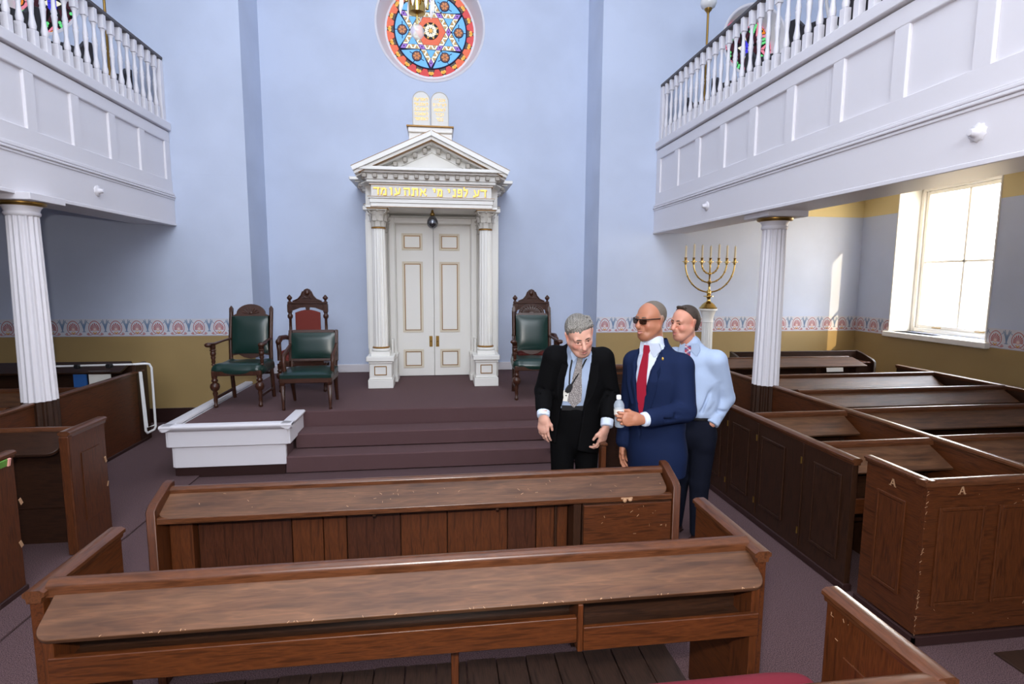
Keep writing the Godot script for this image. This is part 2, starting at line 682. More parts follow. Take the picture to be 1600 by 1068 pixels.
	pl.transparency = BaseMaterial3D.TRANSPARENCY_ALPHA
	var gb := mat("globe_glass", Color(0.93, 0.95, 0.97, 0.35), 0.03)
	gb.transparency = BaseMaterial3D.TRANSPARENCY_ALPHA
	var cr := mat("crystal", Color(0.95, 0.96, 1.0), 0.02)
	cr.refraction_enabled = true
	cr.refraction_scale = 0.05
	var tiec := noise_tex(0.09, [rgb(104, 98, 98), rgb(160, 154, 152), rgb(206, 200, 196)], [0.3, 0.5, 0.7], 23, 128, FastNoiseLite.TYPE_CELLULAR, 1)
	mat("tie_pattern", Color.WHITE, 0.6, 0, tiec, Vector3(17, 17, 17))
	var bt := mat("border_print", Color.WHITE, 0.8)
	bt.albedo_texture = border_texture()
	bt.texture_repeat = true
	var st := mat("striped_tie", Color.WHITE, 0.6)
	var si := Image.create(32, 32, false, Image.FORMAT_RGB8)
	for y in 32:
		for x in 32:
			var q := (x + y) % 32
			si.set_pixel(x, y, rgb(188, 60, 78) if q < 12 else (rgb(232, 226, 232) if q < 20 else rgb(96, 92, 140)))
	st.albedo_texture = ImageTexture.create_from_image(si)
	st.uv1_triplanar = true
	st.uv1_scale = Vector3(22, 22, 22)

# the painted anthemion frieze: one red palmette and half a blue lily on each side
func border_texture() -> ImageTexture:
	var W := 128
	var H := 112
	var im := Image.create(W, H, false, Image.FORMAT_RGB8)
	im.fill(rgb(206, 207, 216))
	var red := rgb(172, 78, 76)
	var blue := rgb(112, 134, 166)
	var dot := func(p: Vector2, r: float, c: Color):
		for y in range(int(p.y - r) - 1, int(p.y + r) + 2):
			for x in range(int(p.x - r) - 1, int(p.x + r) + 2):
				var a := clampf(r + 0.5 - Vector2(x, y).distance_to(p), 0, 1)
				if a > 0 and y >= 0 and y < H:
					var xx := posmod(x, W)
					im.set_pixel(xx, y, im.get_pixel(xx, y).lerp(c, a))
	var line := func(pts: Array, r0: float, r1: float, c: Color):
		for k in pts.size() - 1:
			for s in 24:
				var t := (k + s / 24.0) / (pts.size() - 1)
				dot.call((pts[k] as Vector2).lerp(pts[k + 1], s / 24.0), lerpf(r0, r1, t), c)
	var ring := []
	for k in 49:
		var t := TAU * k / 48
		ring.append(Vector2(64 + 35 * sin(t) * (1.0 - 0.12 * cos(t)), 54 - 42 * cos(t)))
	line.call(ring, 1.5, 1.5, red)
	for k in 11:
		var t := deg_to_rad(-110 + 22 * k)
		var d := Vector2(sin(t), -cos(t))
		line.call([Vector2(64, 66) + d * 11, Vector2(64, 60) + d * (33 - 7 * absf(sin(t)))], 1.0, 3.0, red)
	dot.call(Vector2(64, 68), 10, rgb(214, 176, 172))
	dot.call(Vector2(64, 66), 5, rgb(226, 214, 210))
	line.call([Vector2(54, 84), Vector2(64, 92), Vector2(74, 84)], 2.6, 2.6, rgb(206, 150, 70))
	for s in [-1, 1]:
		var sc := []
		for k in 22:
			var t := k * 0.42
			sc.append(Vector2(64 + s * (41 + (8.5 - k * 0.34) * cos(t)), 93 + (8.5 - k * 0.34) * sin(t)))
		line.call(sc, 1.1, 1.1, red)
		line.call([Vector2(64 + s * 14, 96), Vector2(64 + s * 26, 101), Vector2(64 + s * 40, 101)], 1.1, 1.1, red)
		for q in [[20.0, 10.0, 2.6], [30.0, 30.0, 2.0], [11.0, 4.0, 2.4]]:
			line.call([Vector2(64 + s * 62, 72), Vector2(64 + s * (62 - q[0] * 0.25), 40), Vector2(64 + s * (62 - q[0] * 0.6), 18), Vector2(64 + s * (62 - q[0]), q[1])], 1.0, q[2] * 0.8, blue)
	line.call([Vector2(128, 30), Vector2(128, 76)], 2.6, 4.0, blue)
	line.call([Vector2(120, 80), Vector2(136, 80)], 2.2, 2.2, blue)
	for x in W:
		for y in [108, 109, 110, 111]:
			im.set_pixel(x, y, rgb(176, 176, 196))
	return ImageTexture.create_from_image(im)

func border(called: String, p0: Vector3, p1: Vector3, nn: Vector3, u0: float) -> void:
	var m := MB.new()
	var len := p0.distance_to(p1) / 0.2655
	var y0 := 1.213
	var y1 := 1.452
	var a := Vector3(0, y0, 0)
	var b := Vector3(0, y1, 0)
	m.flat([p0 + a + nn * 0.003, p1 + a + nn * 0.003, p1 + b + nn * 0.003, p0 + b + nn * 0.003], nn, [Vector2(u0, 1), Vector2(u0 + len, 1), Vector2(u0 + len, 0), Vector2(u0, 0)])
	var dd := (p1 - p0).normalized()
	m.flat([p0 + b, p1 + b, p1 + b + nn * 0.003, p0 + b + nn * 0.003], Vector3.UP)
	m.flat([p0 + a, p1 + a, p1 + a + nn * 0.003, p0 + a + nn * 0.003], Vector3.DOWN)
	m.flat([p0 + a, p0 + b, p0 + b + nn * 0.003, p0 + a + nn * 0.003], -dd)
	struct(called, m, M.border_print)

# wall slab in the xy plane with a round hole, from z0 (front) back to z1
func holed(m: MB, x0: float, y0: float, x1: float, y1: float, c: Vector2, r: float, z0: float, z1: float) -> void:
	var n := 64
	var prev := []
	for k in n + 1:
		var t := TAU * k / n + 0.0001
		var d := Vector2(cos(t), sin(t))
		var s := 1e9
		if d.x > 1e-6:
			s = minf(s, (x1 - c.x) / d.x)
		if d.x < -1e-6:
			s = minf(s, (x0 - c.x) / d.x)
		if d.y > 1e-6:
			s = minf(s, (y1 - c.y) / d.y)
		if d.y < -1e-6:
			s = minf(s, (y0 - c.y) / d.y)
		var row := [c + d * r, c + d * s, d]
		if prev:
			for q in [[z0, 1.0], [z1, -1.0]]:
				m.flat([Vector3(prev[0].x, prev[0].y, q[0]), Vector3(row[0].x, row[0].y, q[0]), Vector3(row[1].x, row[1].y, q[0]), Vector3(prev[1].x, prev[1].y, q[0])], Vector3(0, 0, q[1]))
			var a := m.vert(Vector3(prev[0].x, prev[0].y, z0), Vector3(-prev[2].x, -prev[2].y, 0))
			var b := m.vert(Vector3(row[0].x, row[0].y, z0), Vector3(-d.x, -d.y, 0))
			var e := m.vert(Vector3(row[0].x, row[0].y, z1), Vector3(-d.x, -d.y, 0))
			var f := m.vert(Vector3(prev[0].x, prev[0].y, z1), Vector3(-prev[2].x, -prev[2].y, 0))
			m.quad(a, b, e, f)
		prev = row
	for s in [[x0, -1.0], [x1, 1.0]]:   # the slab's ends
		m.flat([Vector3(s[0], y0, z0), Vector3(s[0], y1, z0), Vector3(s[0], y1, z1), Vector3(s[0], y0, z1)], Vector3(s[1], 0, 0))
	for q in [Vector2(x0, y0), Vector2(x1, y0), Vector2(x1, y1), Vector2(x0, y1)]:  # the corners that the fan leaves out
		var t0 := floorf((Vector2(q - c).angle() - 0.0001) / (TAU / n)) * TAU / n + 0.0001
		var pts := []
		for t in [t0, t0 + TAU / n]:
			var d := Vector2(cos(t), sin(t))
			var s := minf(((x1 if d.x > 0 else x0) - c.x) / d.x, ((y1 if d.y > 0 else y0) - c.y) / d.y)
			pts.append(c + d * s)
		for z in [[z0, 1.0], [z1, -1.0]]:
			m.flat([Vector3(pts[0].x, pts[0].y, z[0]), Vector3(q.x, q.y, z[0]), Vector3(pts[1].x, pts[1].y, z[0])], Vector3(0, 0, z[1]))

const XL := -7.0
const XR := 6.73
const ZB := -8.03
const ZA := -8.83
const AL := -2.59
const AR := 2.37
const HT := 8.8
const ZF := 4.5

func room() -> void:
	struct("floor", MB.new().bb(Vector3(XL - 0.4, -0.2, ZA - 0.3), Vector3(XR + 0.5, 0, ZF + 0.3), 0.001), M.carpet)
	var m := MB.new()
	holed(m, XL, 3.4, AL, HT, Vector2(-5.0, 5.58), 0.5, ZB, ZB - 0.45)
	m.bb(Vector3(XL, 0, ZB - 0.45), Vector3(AL, 3.4, ZB), 0.001)
	m.bb(Vector3(AL - 0.3, 0, ZA), Vector3(AL, HT, ZB - 0.45), 0.001)
	struct("wall_back_left", m, M.blue_paint)
	m = MB.new()
	holed(m, AR, 3.4, XR + 0.4, HT, Vector2(4.72, 5.58), 0.5, ZB, ZB - 0.45)
	m.bb(Vector3(AR, 0, ZB - 0.45), Vector3(XR + 0.4, 3.4, ZB), 0.001)
	m.bb(Vector3(AR, 0, ZA), Vector3(AR + 0.3, HT, ZB - 0.45), 0.001)
	struct("wall_back_right", m, M.blue_paint)
	m = MB.new()
	holed(m, AL - 0.3, 4.5, AR + 0.3, HT, Vector2(-0.095, 5.84), 0.8, ZA, ZA - 0.5)
	m.bb(Vector3(AL - 0.3, 0, ZA - 0.5), Vector3(AR + 0.3, 4.5, ZA), 0.001)
	struct("wall_alcove", m, M.blue_paint)
	struct("wall_left", MB.new().bb(Vector3(XL - 0.4, 0, ZB - 0.45), Vector3(XL, HT, ZF), 0.001), M.blue_paint)
	m = MB.new()
	m.bb(Vector3(XL - 0.4, 0, ZF), Vector3(XR + 0.5, 4.4, ZF + 0.3), 0.001)
	m.bb(Vector3(XL - 0.4, 7.4, ZF), Vector3(XR + 0.5, HT, ZF + 0.3), 0.001)
	m.bb(Vector3(XL - 0.4, 4.4, ZF), Vector3(-2.45, 7.4, ZF + 0.3), 0.001)
	m.bb(Vector3(2.15, 4.4, ZF), Vector3(XR + 0.5, 7.4, ZF + 0.3), 0.001)
	struct("wall_rear", m, M.blue_paint)
	# right wall with the window opening
	m = MB.new()
	var wz0 := -7.365
	var wz1 := -5.87
	var wy0 := 1.27
	var wy1 := 3.38
	m.bb(Vector3(XR, 0, ZB), Vector3(XR + 0.5, HT, wz0), 0.001)
	m.bb(Vector3(XR, 0, wz1), Vector3(XR + 0.5, HT, ZF), 0.001)
	m.bb(Vector3(XR, 0, wz0), Vector3(XR + 0.5, wy0, wz1), 0.001)
	m.bb(Vector3(XR, wy1, wz0), Vector3(XR + 0.5, HT, wz1), 0.001)
	struct("wall_right", m, M.blue_paint)
	# ceiling with an opening for the unseen overhead light and its glowing pane
	m = MB.new()
	m.bb(Vector3(XL - 0.4, HT, -6.1), Vector3(-2.65, HT + 0.3, 0.9), 0.001)
	m.bb(Vector3(2.35, HT, -6.1), Vector3(XR + 0.5, HT + 0.3, 0.9), 0.001)
	m.bb(Vector3(XL - 0.4, HT, ZA - 0.5), Vector3(XR + 0.5, HT + 0.3, -6.1), 0.001)
	m.bb(Vector3(XL - 0.4, HT, 0.9), Vector3(XR + 0.5, HT + 0.3, ZF + 0.3), 0.001)
	struct("ceiling", m, M.ceiling_white)
	var gm := mat("unseen_glow_pane", Color(0.9, 0.93, 0.97), 0.6)  # glow of the unseen overhead and rear panes
	gm.emission_enabled = true
	gm.emission = Color(0.93, 0.96, 1.0)
	gm.emission_energy_multiplier = 1.0
	var sl := Node3D.new()
	sl.name = "unseen_ceiling_light_5"
	sl.set_meta("kind", "structure")
	add_child(sl)
	part("unseen_ceiling_pane", MB.new().bb(Vector3(-2.65, HT + 0.1, -6.1), Vector3(2.35, HT + 0.14, 0.9), 0.002), gm, sl)
	var rwn := Node3D.new()
	rwn.name = "unseen_rear_window_6"
	rwn.set_meta("kind", "structure")
	add_child(rwn)
	part("unseen_rear_pane", MB.new().bb(Vector3(-2.45, 4.4, ZF + 0.1), Vector3(2.15, 7.4, ZF + 0.13), 0.002), gm, rwn)  # unseen glowing pane, placed to light the ark from the front
	m = MB.new()
	for k in 4:
		m.bb(Vector3(-2.47 + 1.53 * k, 4.4, ZF), Vector3(-2.41 + 1.53 * k, 7.4, ZF + 0.1), 0.006)
	part("window_frame", m, M.white_paint, rwn)  # bars across the unseen rear pane
	# painted dado, frieze and the yellow band below the galleries
	struct("trim_1", MB.new().bb(Vector3(XL, 0.2, ZB), Vector3(AL, 1.213, ZB + 0.003), 0.001), M.olive_paint)
	struct("trim_2", MB.new().bb(Vector3(AR, 0.2, ZB), Vector3(XR, 1.213, ZB + 0.003), 0.001), M.olive_paint)
	struct("trim_3", MB.new().bb(Vector3(XR - 0.003, 0.2, ZB), Vector3(XR, 1.213, ZF), 0.001), M.olive_paint)
	struct("trim_13", MB.new().bb(Vector3(XL, 0.2, ZB), Vector3(XL + 0.003, 1.213, ZF), 0.001), M.olive_paint)
	border("trim_4", Vector3(XL, 0, ZB), Vector3(AL, 0, ZB), Vector3.BACK, (XL + 4.114) / 0.2655 + 0.5)
	border("trim_5", Vector3(AR, 0, ZB), Vector3(XR, 0, ZB), Vector3.BACK, (AR - 4.624) / 0.2655 + 0.5)
	border("trim_6", Vector3(XR, 0, ZB), Vector3(XR, 0, wz0), Vector3.LEFT, 0.1)
	border("trim_7", Vector3(XR, 0, wz1), Vector3(XR, 0, ZF), Vector3.LEFT, 0.1)
	m = MB.new()
	m.bb(Vector3(3.3, 3.02, ZB), Vector3(XR, 3.46, ZB + 0.003), 0.001)
	m.bb(Vector3(XR - 0.003, 3.02, ZB), Vector3(XR, 3.46, wz0), 0.001)
	m.bb(Vector3(XR - 0.003, 3.02, wz1), Vector3(XR, 3.46, ZF), 0.001)
	struct("trim_8", m, M.yellow_paint)
	# baseboards
	struct("baseboard_back_left", MB.new().bb(Vector3(XL, 0, ZB), Vector3(AL, 0.2, ZB + 0.025), 0.006), M.base_dark)
	struct("baseboard_back_right", MB.new().bb(Vector3(AR, 0, ZB), Vector3(XR, 0.2, ZB + 0.025), 0.006), M.base_dark)
	struct("baseboard_right", MB.new().bb(Vector3(XR - 0.025, 0, ZB), Vector3(XR, 0.2, ZF), 0.006), M.base_dark)
	struct("baseboard_alcove", MB.new().bb(Vector3(AL, 0.53, ZA), Vector3(AR, 0.66, ZA + 0.03), 0.008), M.white_paint)
	m = MB.new()
	m.bb(Vector3(AL, 0.53, ZA), Vector3(AL + 0.025, 0.66, ZB), 0.008)
	struct("baseboard_alcove_left", m, M.white_paint)
	# right window: white reveal lining, sill, sash, four panes
	m = MB.new()
	m.bb(Vector3(XR - 0.012, wy0, wz0), Vector3(XR + 0.5, wy1, wz0 + 0.02), 0.003)
	m.bb(Vector3(XR - 0.012, wy0, wz1 - 0.02), Vector3(XR + 0.5, wy1, wz1), 0.003)
	m.bb(Vector3(XR - 0.012, wy1 - 0.02, wz0), Vector3(XR + 0.5, wy1, wz1), 0.003)
	struct("trim_9", m, M.ark_paint)
	struct("trim_10", MB.new().bb(Vector3(XR - 0.07, wy0 - 0.08, wz0 - 0.05), Vector3(XR + 0.5, wy0, wz1 + 0.05), 0.012), M.ark_paint)
	var w := Node3D.new()
	w.name = "window_1"
	w.position = Vector3(XR + 0.36, 0, 0)
	w.set_meta("kind", "structure")
	add_child(w)
	var fb := Basis(Vector3(0, 0, -1), Vector3.UP, Vector3(1, 0, 0))  # local x runs along -z, local z along +x
	m = at(Vector3.ZERO, fb)
	frame(m, 5.9, wy0, 7.345, wy1, 0.06, -0.02, 0.09, 0.006)
	part("window_frame", m, M.ark_paint, w)
	m = at(Vector3.ZERO, fb)
	frame(m, 5.96, wy0 + 0.06, 7.285, wy1 - 0.06, 0.05, 0.01, 0.055, 0.006)
	m.bb(Vector3(6.605, wy0 + 0.1, 0.015), Vector3(6.64, wy1 - 0.1, 0.05), 0.005)
	m.bb(Vector3(6.0, 2.28, 0.015), Vector3(7.25, 2.315, 0.05), 0.005)
	part("sash", m, M.ark_paint, w)
	for k in 4:
		var x0: float = [6.01, 6.64][k % 2]
		var y0: float = [wy0 + 0.11, 2.315][k / 2]
		part("pane", at(Vector3.ZERO, fb).bb(Vector3(x0, y0, 0.03), Vector3(x0 + 0.595, y0 + 0.93 if k > 1 else 2.28, 0.034), 0.0005), M.pane_clear, w)
	for z in [6.28, 6.92]:
		m = at(Vector3.ZERO, fb)
		m.tube([Vector3(z - 0.05, wy0 + 0.085, 0.01), Vector3(z - 0.045, wy0 + 0.085, -0.03), Vector3(z + 0.045, wy0 + 0.085, -0.03), Vector3(z + 0.05, wy0 + 0.085, 0.01)], 0.008, 8)
		part("sash_lift", m, M.old_brass, w)
	rose_window()
	side_window("window_3", Vector3(-5.0, 5.58, ZB - 0.3))
	side_window("window_4", Vector3(4.72, 5.58, ZB - 0.3))

func glass(key: String, r: int, g: int, b: int, e := 0.55) -> StandardMaterial3D:
	var m := mat("glass_" + key, rgb(r * 4 / 10, g * 4 / 10, b * 4 / 10), 0.25)
	m.emission_enabled = true
	m.emission = rgb(r, g, b)
	m.emission_energy_multiplier = e
	return m

func pane(w: Node3D, poly, mt: Material, z := 0.0, th := 0.012) -> void:
	part("pane", MB.new().extrude(PackedVector2Array(poly), z, z + th, 0.8, 0.002), mt, w)

func lead_line(m: MB, pts: Array, r := 0.007, z := 0.01) -> void:
	var p := []
	for q: Vector2 in pts:
		p.append(Vector3(q.x, q.y, z))
	m.tube(p, r, 6, 1.0, Vector3.BACK)

func pol(r: float, deg: float) -> Vector2:
	return Vector2.from_angle(deg_to_rad(deg)) * r

func rose_window() -> void:
	var R := 0.672
	var w := Node3D.new()
	w.name = "window_2"
	w.position = Vector3(-0.095, 5.84, ZA - 0.22)
	w.set_meta("kind", "structure")
	add_child(w)
	# splayed white reveal
	var m := at(Vector3.ZERO, Basis(Vector3.RIGHT, PI / 2))
	m.lathe([Vector2(0.83, 0.225), Vector2(0.80, 0.235), Vector2(0.79, 0.21), Vector2(0.70, 0.0), Vector2(0.665, -0.005), Vector2(0.665, -0.03)], 64)
	part("reveal", m, M.white_paint, w)
	part("backing", MB.new().extrude(disc(0.72, 48), -0.05, -0.03), M.lead_black, w)
	var orange := glass("orange", 240, 96, 38, 0.75)
	var red := glass("red", 226, 36, 34, 0.7)
	var amber := glass("amber", 250, 188, 84, 0.75)
	var sky := glass("sky", 98, 182, 250, 0.85)
	var violet := glass("violet", 158, 104, 222, 0.7)
	var white := glass("milk", 246, 240, 220, 0.85)
	var brown := glass("brown", 132, 78, 62, 0.4)
	var flame := glass("flame", 224, 134, 62, 0.7)
	for k in 20:   # the outer ring: red and orange wedges between golden blossoms
		var a := 18.0 * k + 9.0
		pane(w, [pol(0.567, a - 3), pol(0.567, a + 3), pol(R, a + 7.2), pol(R, a), pol(R, a - 7.2)], red if k in [0, 1, 13, 14, 15, 16, 19] else orange, -0.01)
		var b := 18.0 * k
		pane(w, [pol(0.567, b - 5.4), pol(0.567, b), pol(0.567, b + 5.4), pol(R * 0.99, b + 1.4), pol(R * 0.99, b - 1.4)], glass("bronze", 96, 52, 22, 0.25) if k == 0 else M.glass_bronze, -0.012)
		var c := pol(0.60, b)
		for t in [-42.0, 0.0, 42.0]:
			pane(w, Array(disc(0.024, 7, c + pol(0.029, b + t))), amber, 0.0)
		pane(w, Array(disc(0.014, 6, pol(0.64, b))), amber, 0.0)
	part("field", MB.new().extrude(disc(0.556, 64), -0.022, -0.014), M.lead, w)
	# six sky-blue segments with a flower medallion, between the points of the star
	for k in 6:
		var a := 60.0 * k
		var seg := [pol(0.31, a)]
		for t in range(-27, 28, 9):
			seg.append(pol(0.548, a + t))
		pane(w, seg, sky, -0.012)
		var c := pol(0.435, a)
		pane(w, Array(disc(0.078, 20, c)), M.lead, -0.004)
		pane(w, Array(disc(0.066, 20, c)), brown, 0.0)
		for t in 6:
			var d := pol(1, a + 60 * t)
			var q := Vector2(-d.y, d.x)
			pane(w, [c + d * 0.008, c + d * 0.036 + q * 0.018, c + d * 0.061, c + d * 0.036 - q * 0.018], flame, 0.006)
	# the star: six bands of white and violet pieces that cross one another
	for k in 6:
		var n := pol(1, 30 + 60.0 * k)
		var s := Vector2(-n.y, n.x)
		var ra := 0.2065
		var rb := 0.2695
		pane(w, [n * ra + s * 0.1215, n * ra + s * 0.193, n * rb + s * 0.153, n * rb + s * 0.0817], violet, 0.0)
		pane(w, [n * rb + s * 0.466, n * ra + s * 0.428, n * ra + s * 0.3565, n * rb + s * 0.396], violet, 0.0)
		pane(w, Array(disc(0.011, 6, n * 0.238 + s * 0.1375)), M.lead, 0.007)
		pane(w, Array(disc(0.011, 6, n * 0.238 + s * 0.41)), M.lead, 0.007)
		pane(w, [n * ra + s * 0.1135, n * ra - s * 0.1135, n * rb - s * 0.0737, n * rb + s * 0.0737], white, 0.0)
		for e in [-1, 1]:
			pane(w, [n * ra + s * (0.201 * e), n * rb + s * (0.161 * e), n * rb + s * (0.388 * e), n * ra + s * (0.3485 * e)], white, 0.0)
			for j in 3:
				var c = n * (0.226 if j % 2 else 0.25) + s * ((0.215 + 0.058 * j) * e)
				var an := rad_to_deg(n.angle()) + (0.0 if j % 2 else 180.0)
				pane(w, Array(disc(0.030, 3, c, deg_to_rad(an))), M.lead_black, 0.004)
				pane(w, Array(disc(0.019, 3, c, deg_to_rad(an))), amber, 0.007)
		for j in 3:
			var c := n * (0.25 if j % 2 else 0.226) + s * (-0.055 + 0.055 * j)
			var an := rad_to_deg(n.angle()) + (180.0 if j % 2 else 0.0)
			pane(w, Array(disc(0.030, 3, c, deg_to_rad(an))), M.lead_black, 0.004)
			pane(w, Array(disc(0.019, 3, c, deg_to_rad(an))), amber, 0.007)
		pane(w, [n * 0.398, n * 0.277 + s * 0.071, n * 0.277 - s * 0.071], sky, -0.002)
		pane(w, [Vector2.ZERO, pol(0.23, 60.0 * k), pol(0.23, 60.0 * (k + 1))], orange, -0.004)
	pane(w, Array(disc(0.128, 28)), M.lead_black, 0.004)
	for k in 8:
		var u := pol(1, 45.0 * k)
		var v := Vector2(-u.y, u.x)
		pane(w, [u * 0.03, u * 0.06 + v * 0.026, u * 0.095 + v * 0.03, u * 0.085, u * 0.095 - v * 0.03, u * 0.06 - v * 0.026], white, 0.016)
		pane(w, Array(disc(0.014, 6, pol(0.11, 45.0 * k + 22.5))), amber, 0.016)
	pane(w, Array(disc(0.03, 10)), amber, 0.018)
	m = MB.new()
	var ring := []
	for k in 65:
		ring.append(pol(0.556, 360.0 * k / 64))
	lead_line(m, ring, 0.011, 0.006)
	for k in 6:
		var a := 60.0 * k + 30
		lead_line(m, [pol(0.55, a), pol(0.55, a + 120)], 0.006, 0.008)
		var c := pol(0.435, 60.0 * k)
		for t in [0, 90, 180, 270]:
			lead_line(m, [c + pol(0.076, 60.0 * k + t), c + pol(0.125 if t % 180 else 0.118, 60.0 * k + t)], 0.006, 0.0)
	part("lead_came", m, M.lead, w)

func side_window(called: String, p: Vector3) -> void:
	var w := Node3D.new()
	w.name = called
	w.position = p
	w.set_meta("kind", "structure")
	add_child(w)
	var m := at(Vector3.ZERO, Basis(Vector3.RIGHT, PI / 2))
	m.lathe([Vector2(0.53, 0.303), Vector2(0.505, 0.31), Vector2(0.49, 0.30), Vector2(0.46, 0.03), Vector2(0.44, -0.01), Vector2(0.44, -0.03)], 48)
	part("reveal", m, M.white_paint, w)
	part("backing", MB.new().extrude(disc(0.48, 40), -0.05, -0.02), M.lead_black, w)
	var pink := glass("pink", 244, 142, 166, 0.75)
	var green := glass("green", 110, 232, 140, 0.75)
	var tang := glass("tangerine", 248, 140, 36, 0.75)
	var wine := glass("wine", 84, 14, 28, 0.3)
	var blue := glass("blue", 66, 60, 232, 0.75)
	var white: Material = M.glass_milk
	for k in 8:
		var a := 45.0 * k
		# pink arch with an orange heart at the rim
		pane(w, [pol(0.435, a - 19), pol(0.44, a - 9), pol(0.44, a), pol(0.44, a + 9), pol(0.435, a + 19), pol(0.27, a + 3), pol(0.27, a - 3)], pink, -0.01)
		pane(w, [pol(0.415, a - 11), pol(0.42, a), pol(0.415, a + 11), pol(0.345, a + 7), pol(0.32, a), pol(0.345, a - 7)], M.lead_black, 0.0)
		pane(w, [pol(0.405, a - 9.5), pol(0.41, a), pol(0.405, a + 9.5), pol(0.35, a + 6), pol(0.335, a), pol(0.35, a - 6)], tang, 0.004)
		pane(w, Array(disc(0.018, 7, pol(0.375, a))), M.lead_black, 0.012)
		# leafy green spandrels
		var b := 45.0 * k + 22.5
		pane(w, [pol(0.40, b - 3), pol(0.41, b), pol(0.40, b + 3), pol(0.33, b + 9), pol(0.24, b + 8), pol(0.22, b), pol(0.24, b - 8), pol(0.33, b - 9)], M.lead_black, -0.008)
		for t in 9:
			var c := pol(0.245 + 0.018 * t, b + (5.5 if t % 2 else -5.5) * (1.0 - 0.05 * t))
			pane(w, Array(disc(0.021, 6, c)), green, 0.0)
		# wine-red field
		pane(w, [pol(0.09, a), pol(0.235, a - 20), pol(0.255, a), pol(0.235, a + 20)], wine, -0.006)
	for k in 4:
		var a := 90.0 * k
		pane(w, [pol(0.17 if k % 2 else 0.12, a), pol(0.06, a + 40), pol(0.05, a), pol(0.06, a - 40)], white, 0.0)
	pane(w, [Vector2(0, 0.125), Vector2(0.052, 0.06), Vector2(0.052, -0.06), Vector2(0, -0.125), Vector2(-0.052, -0.06), Vector2(-0.052, 0.06)], blue, 0.004)
	m = MB.new()
	for k in 8:
		lead_line(m, [pol(0.1, 45.0 * k), pol(0.44, 45.0 * k)], 0.004, 0.002)
	lead_line(m, [Vector2(0, -0.12), Vector2(0, 0.12)], 0.004, 0.016)
	lead_line(m, [Vector2(-0.05, 0), Vector2(0.05, 0)], 0.004, 0.016)
	part("lead_came", m, M.lead_black, w)

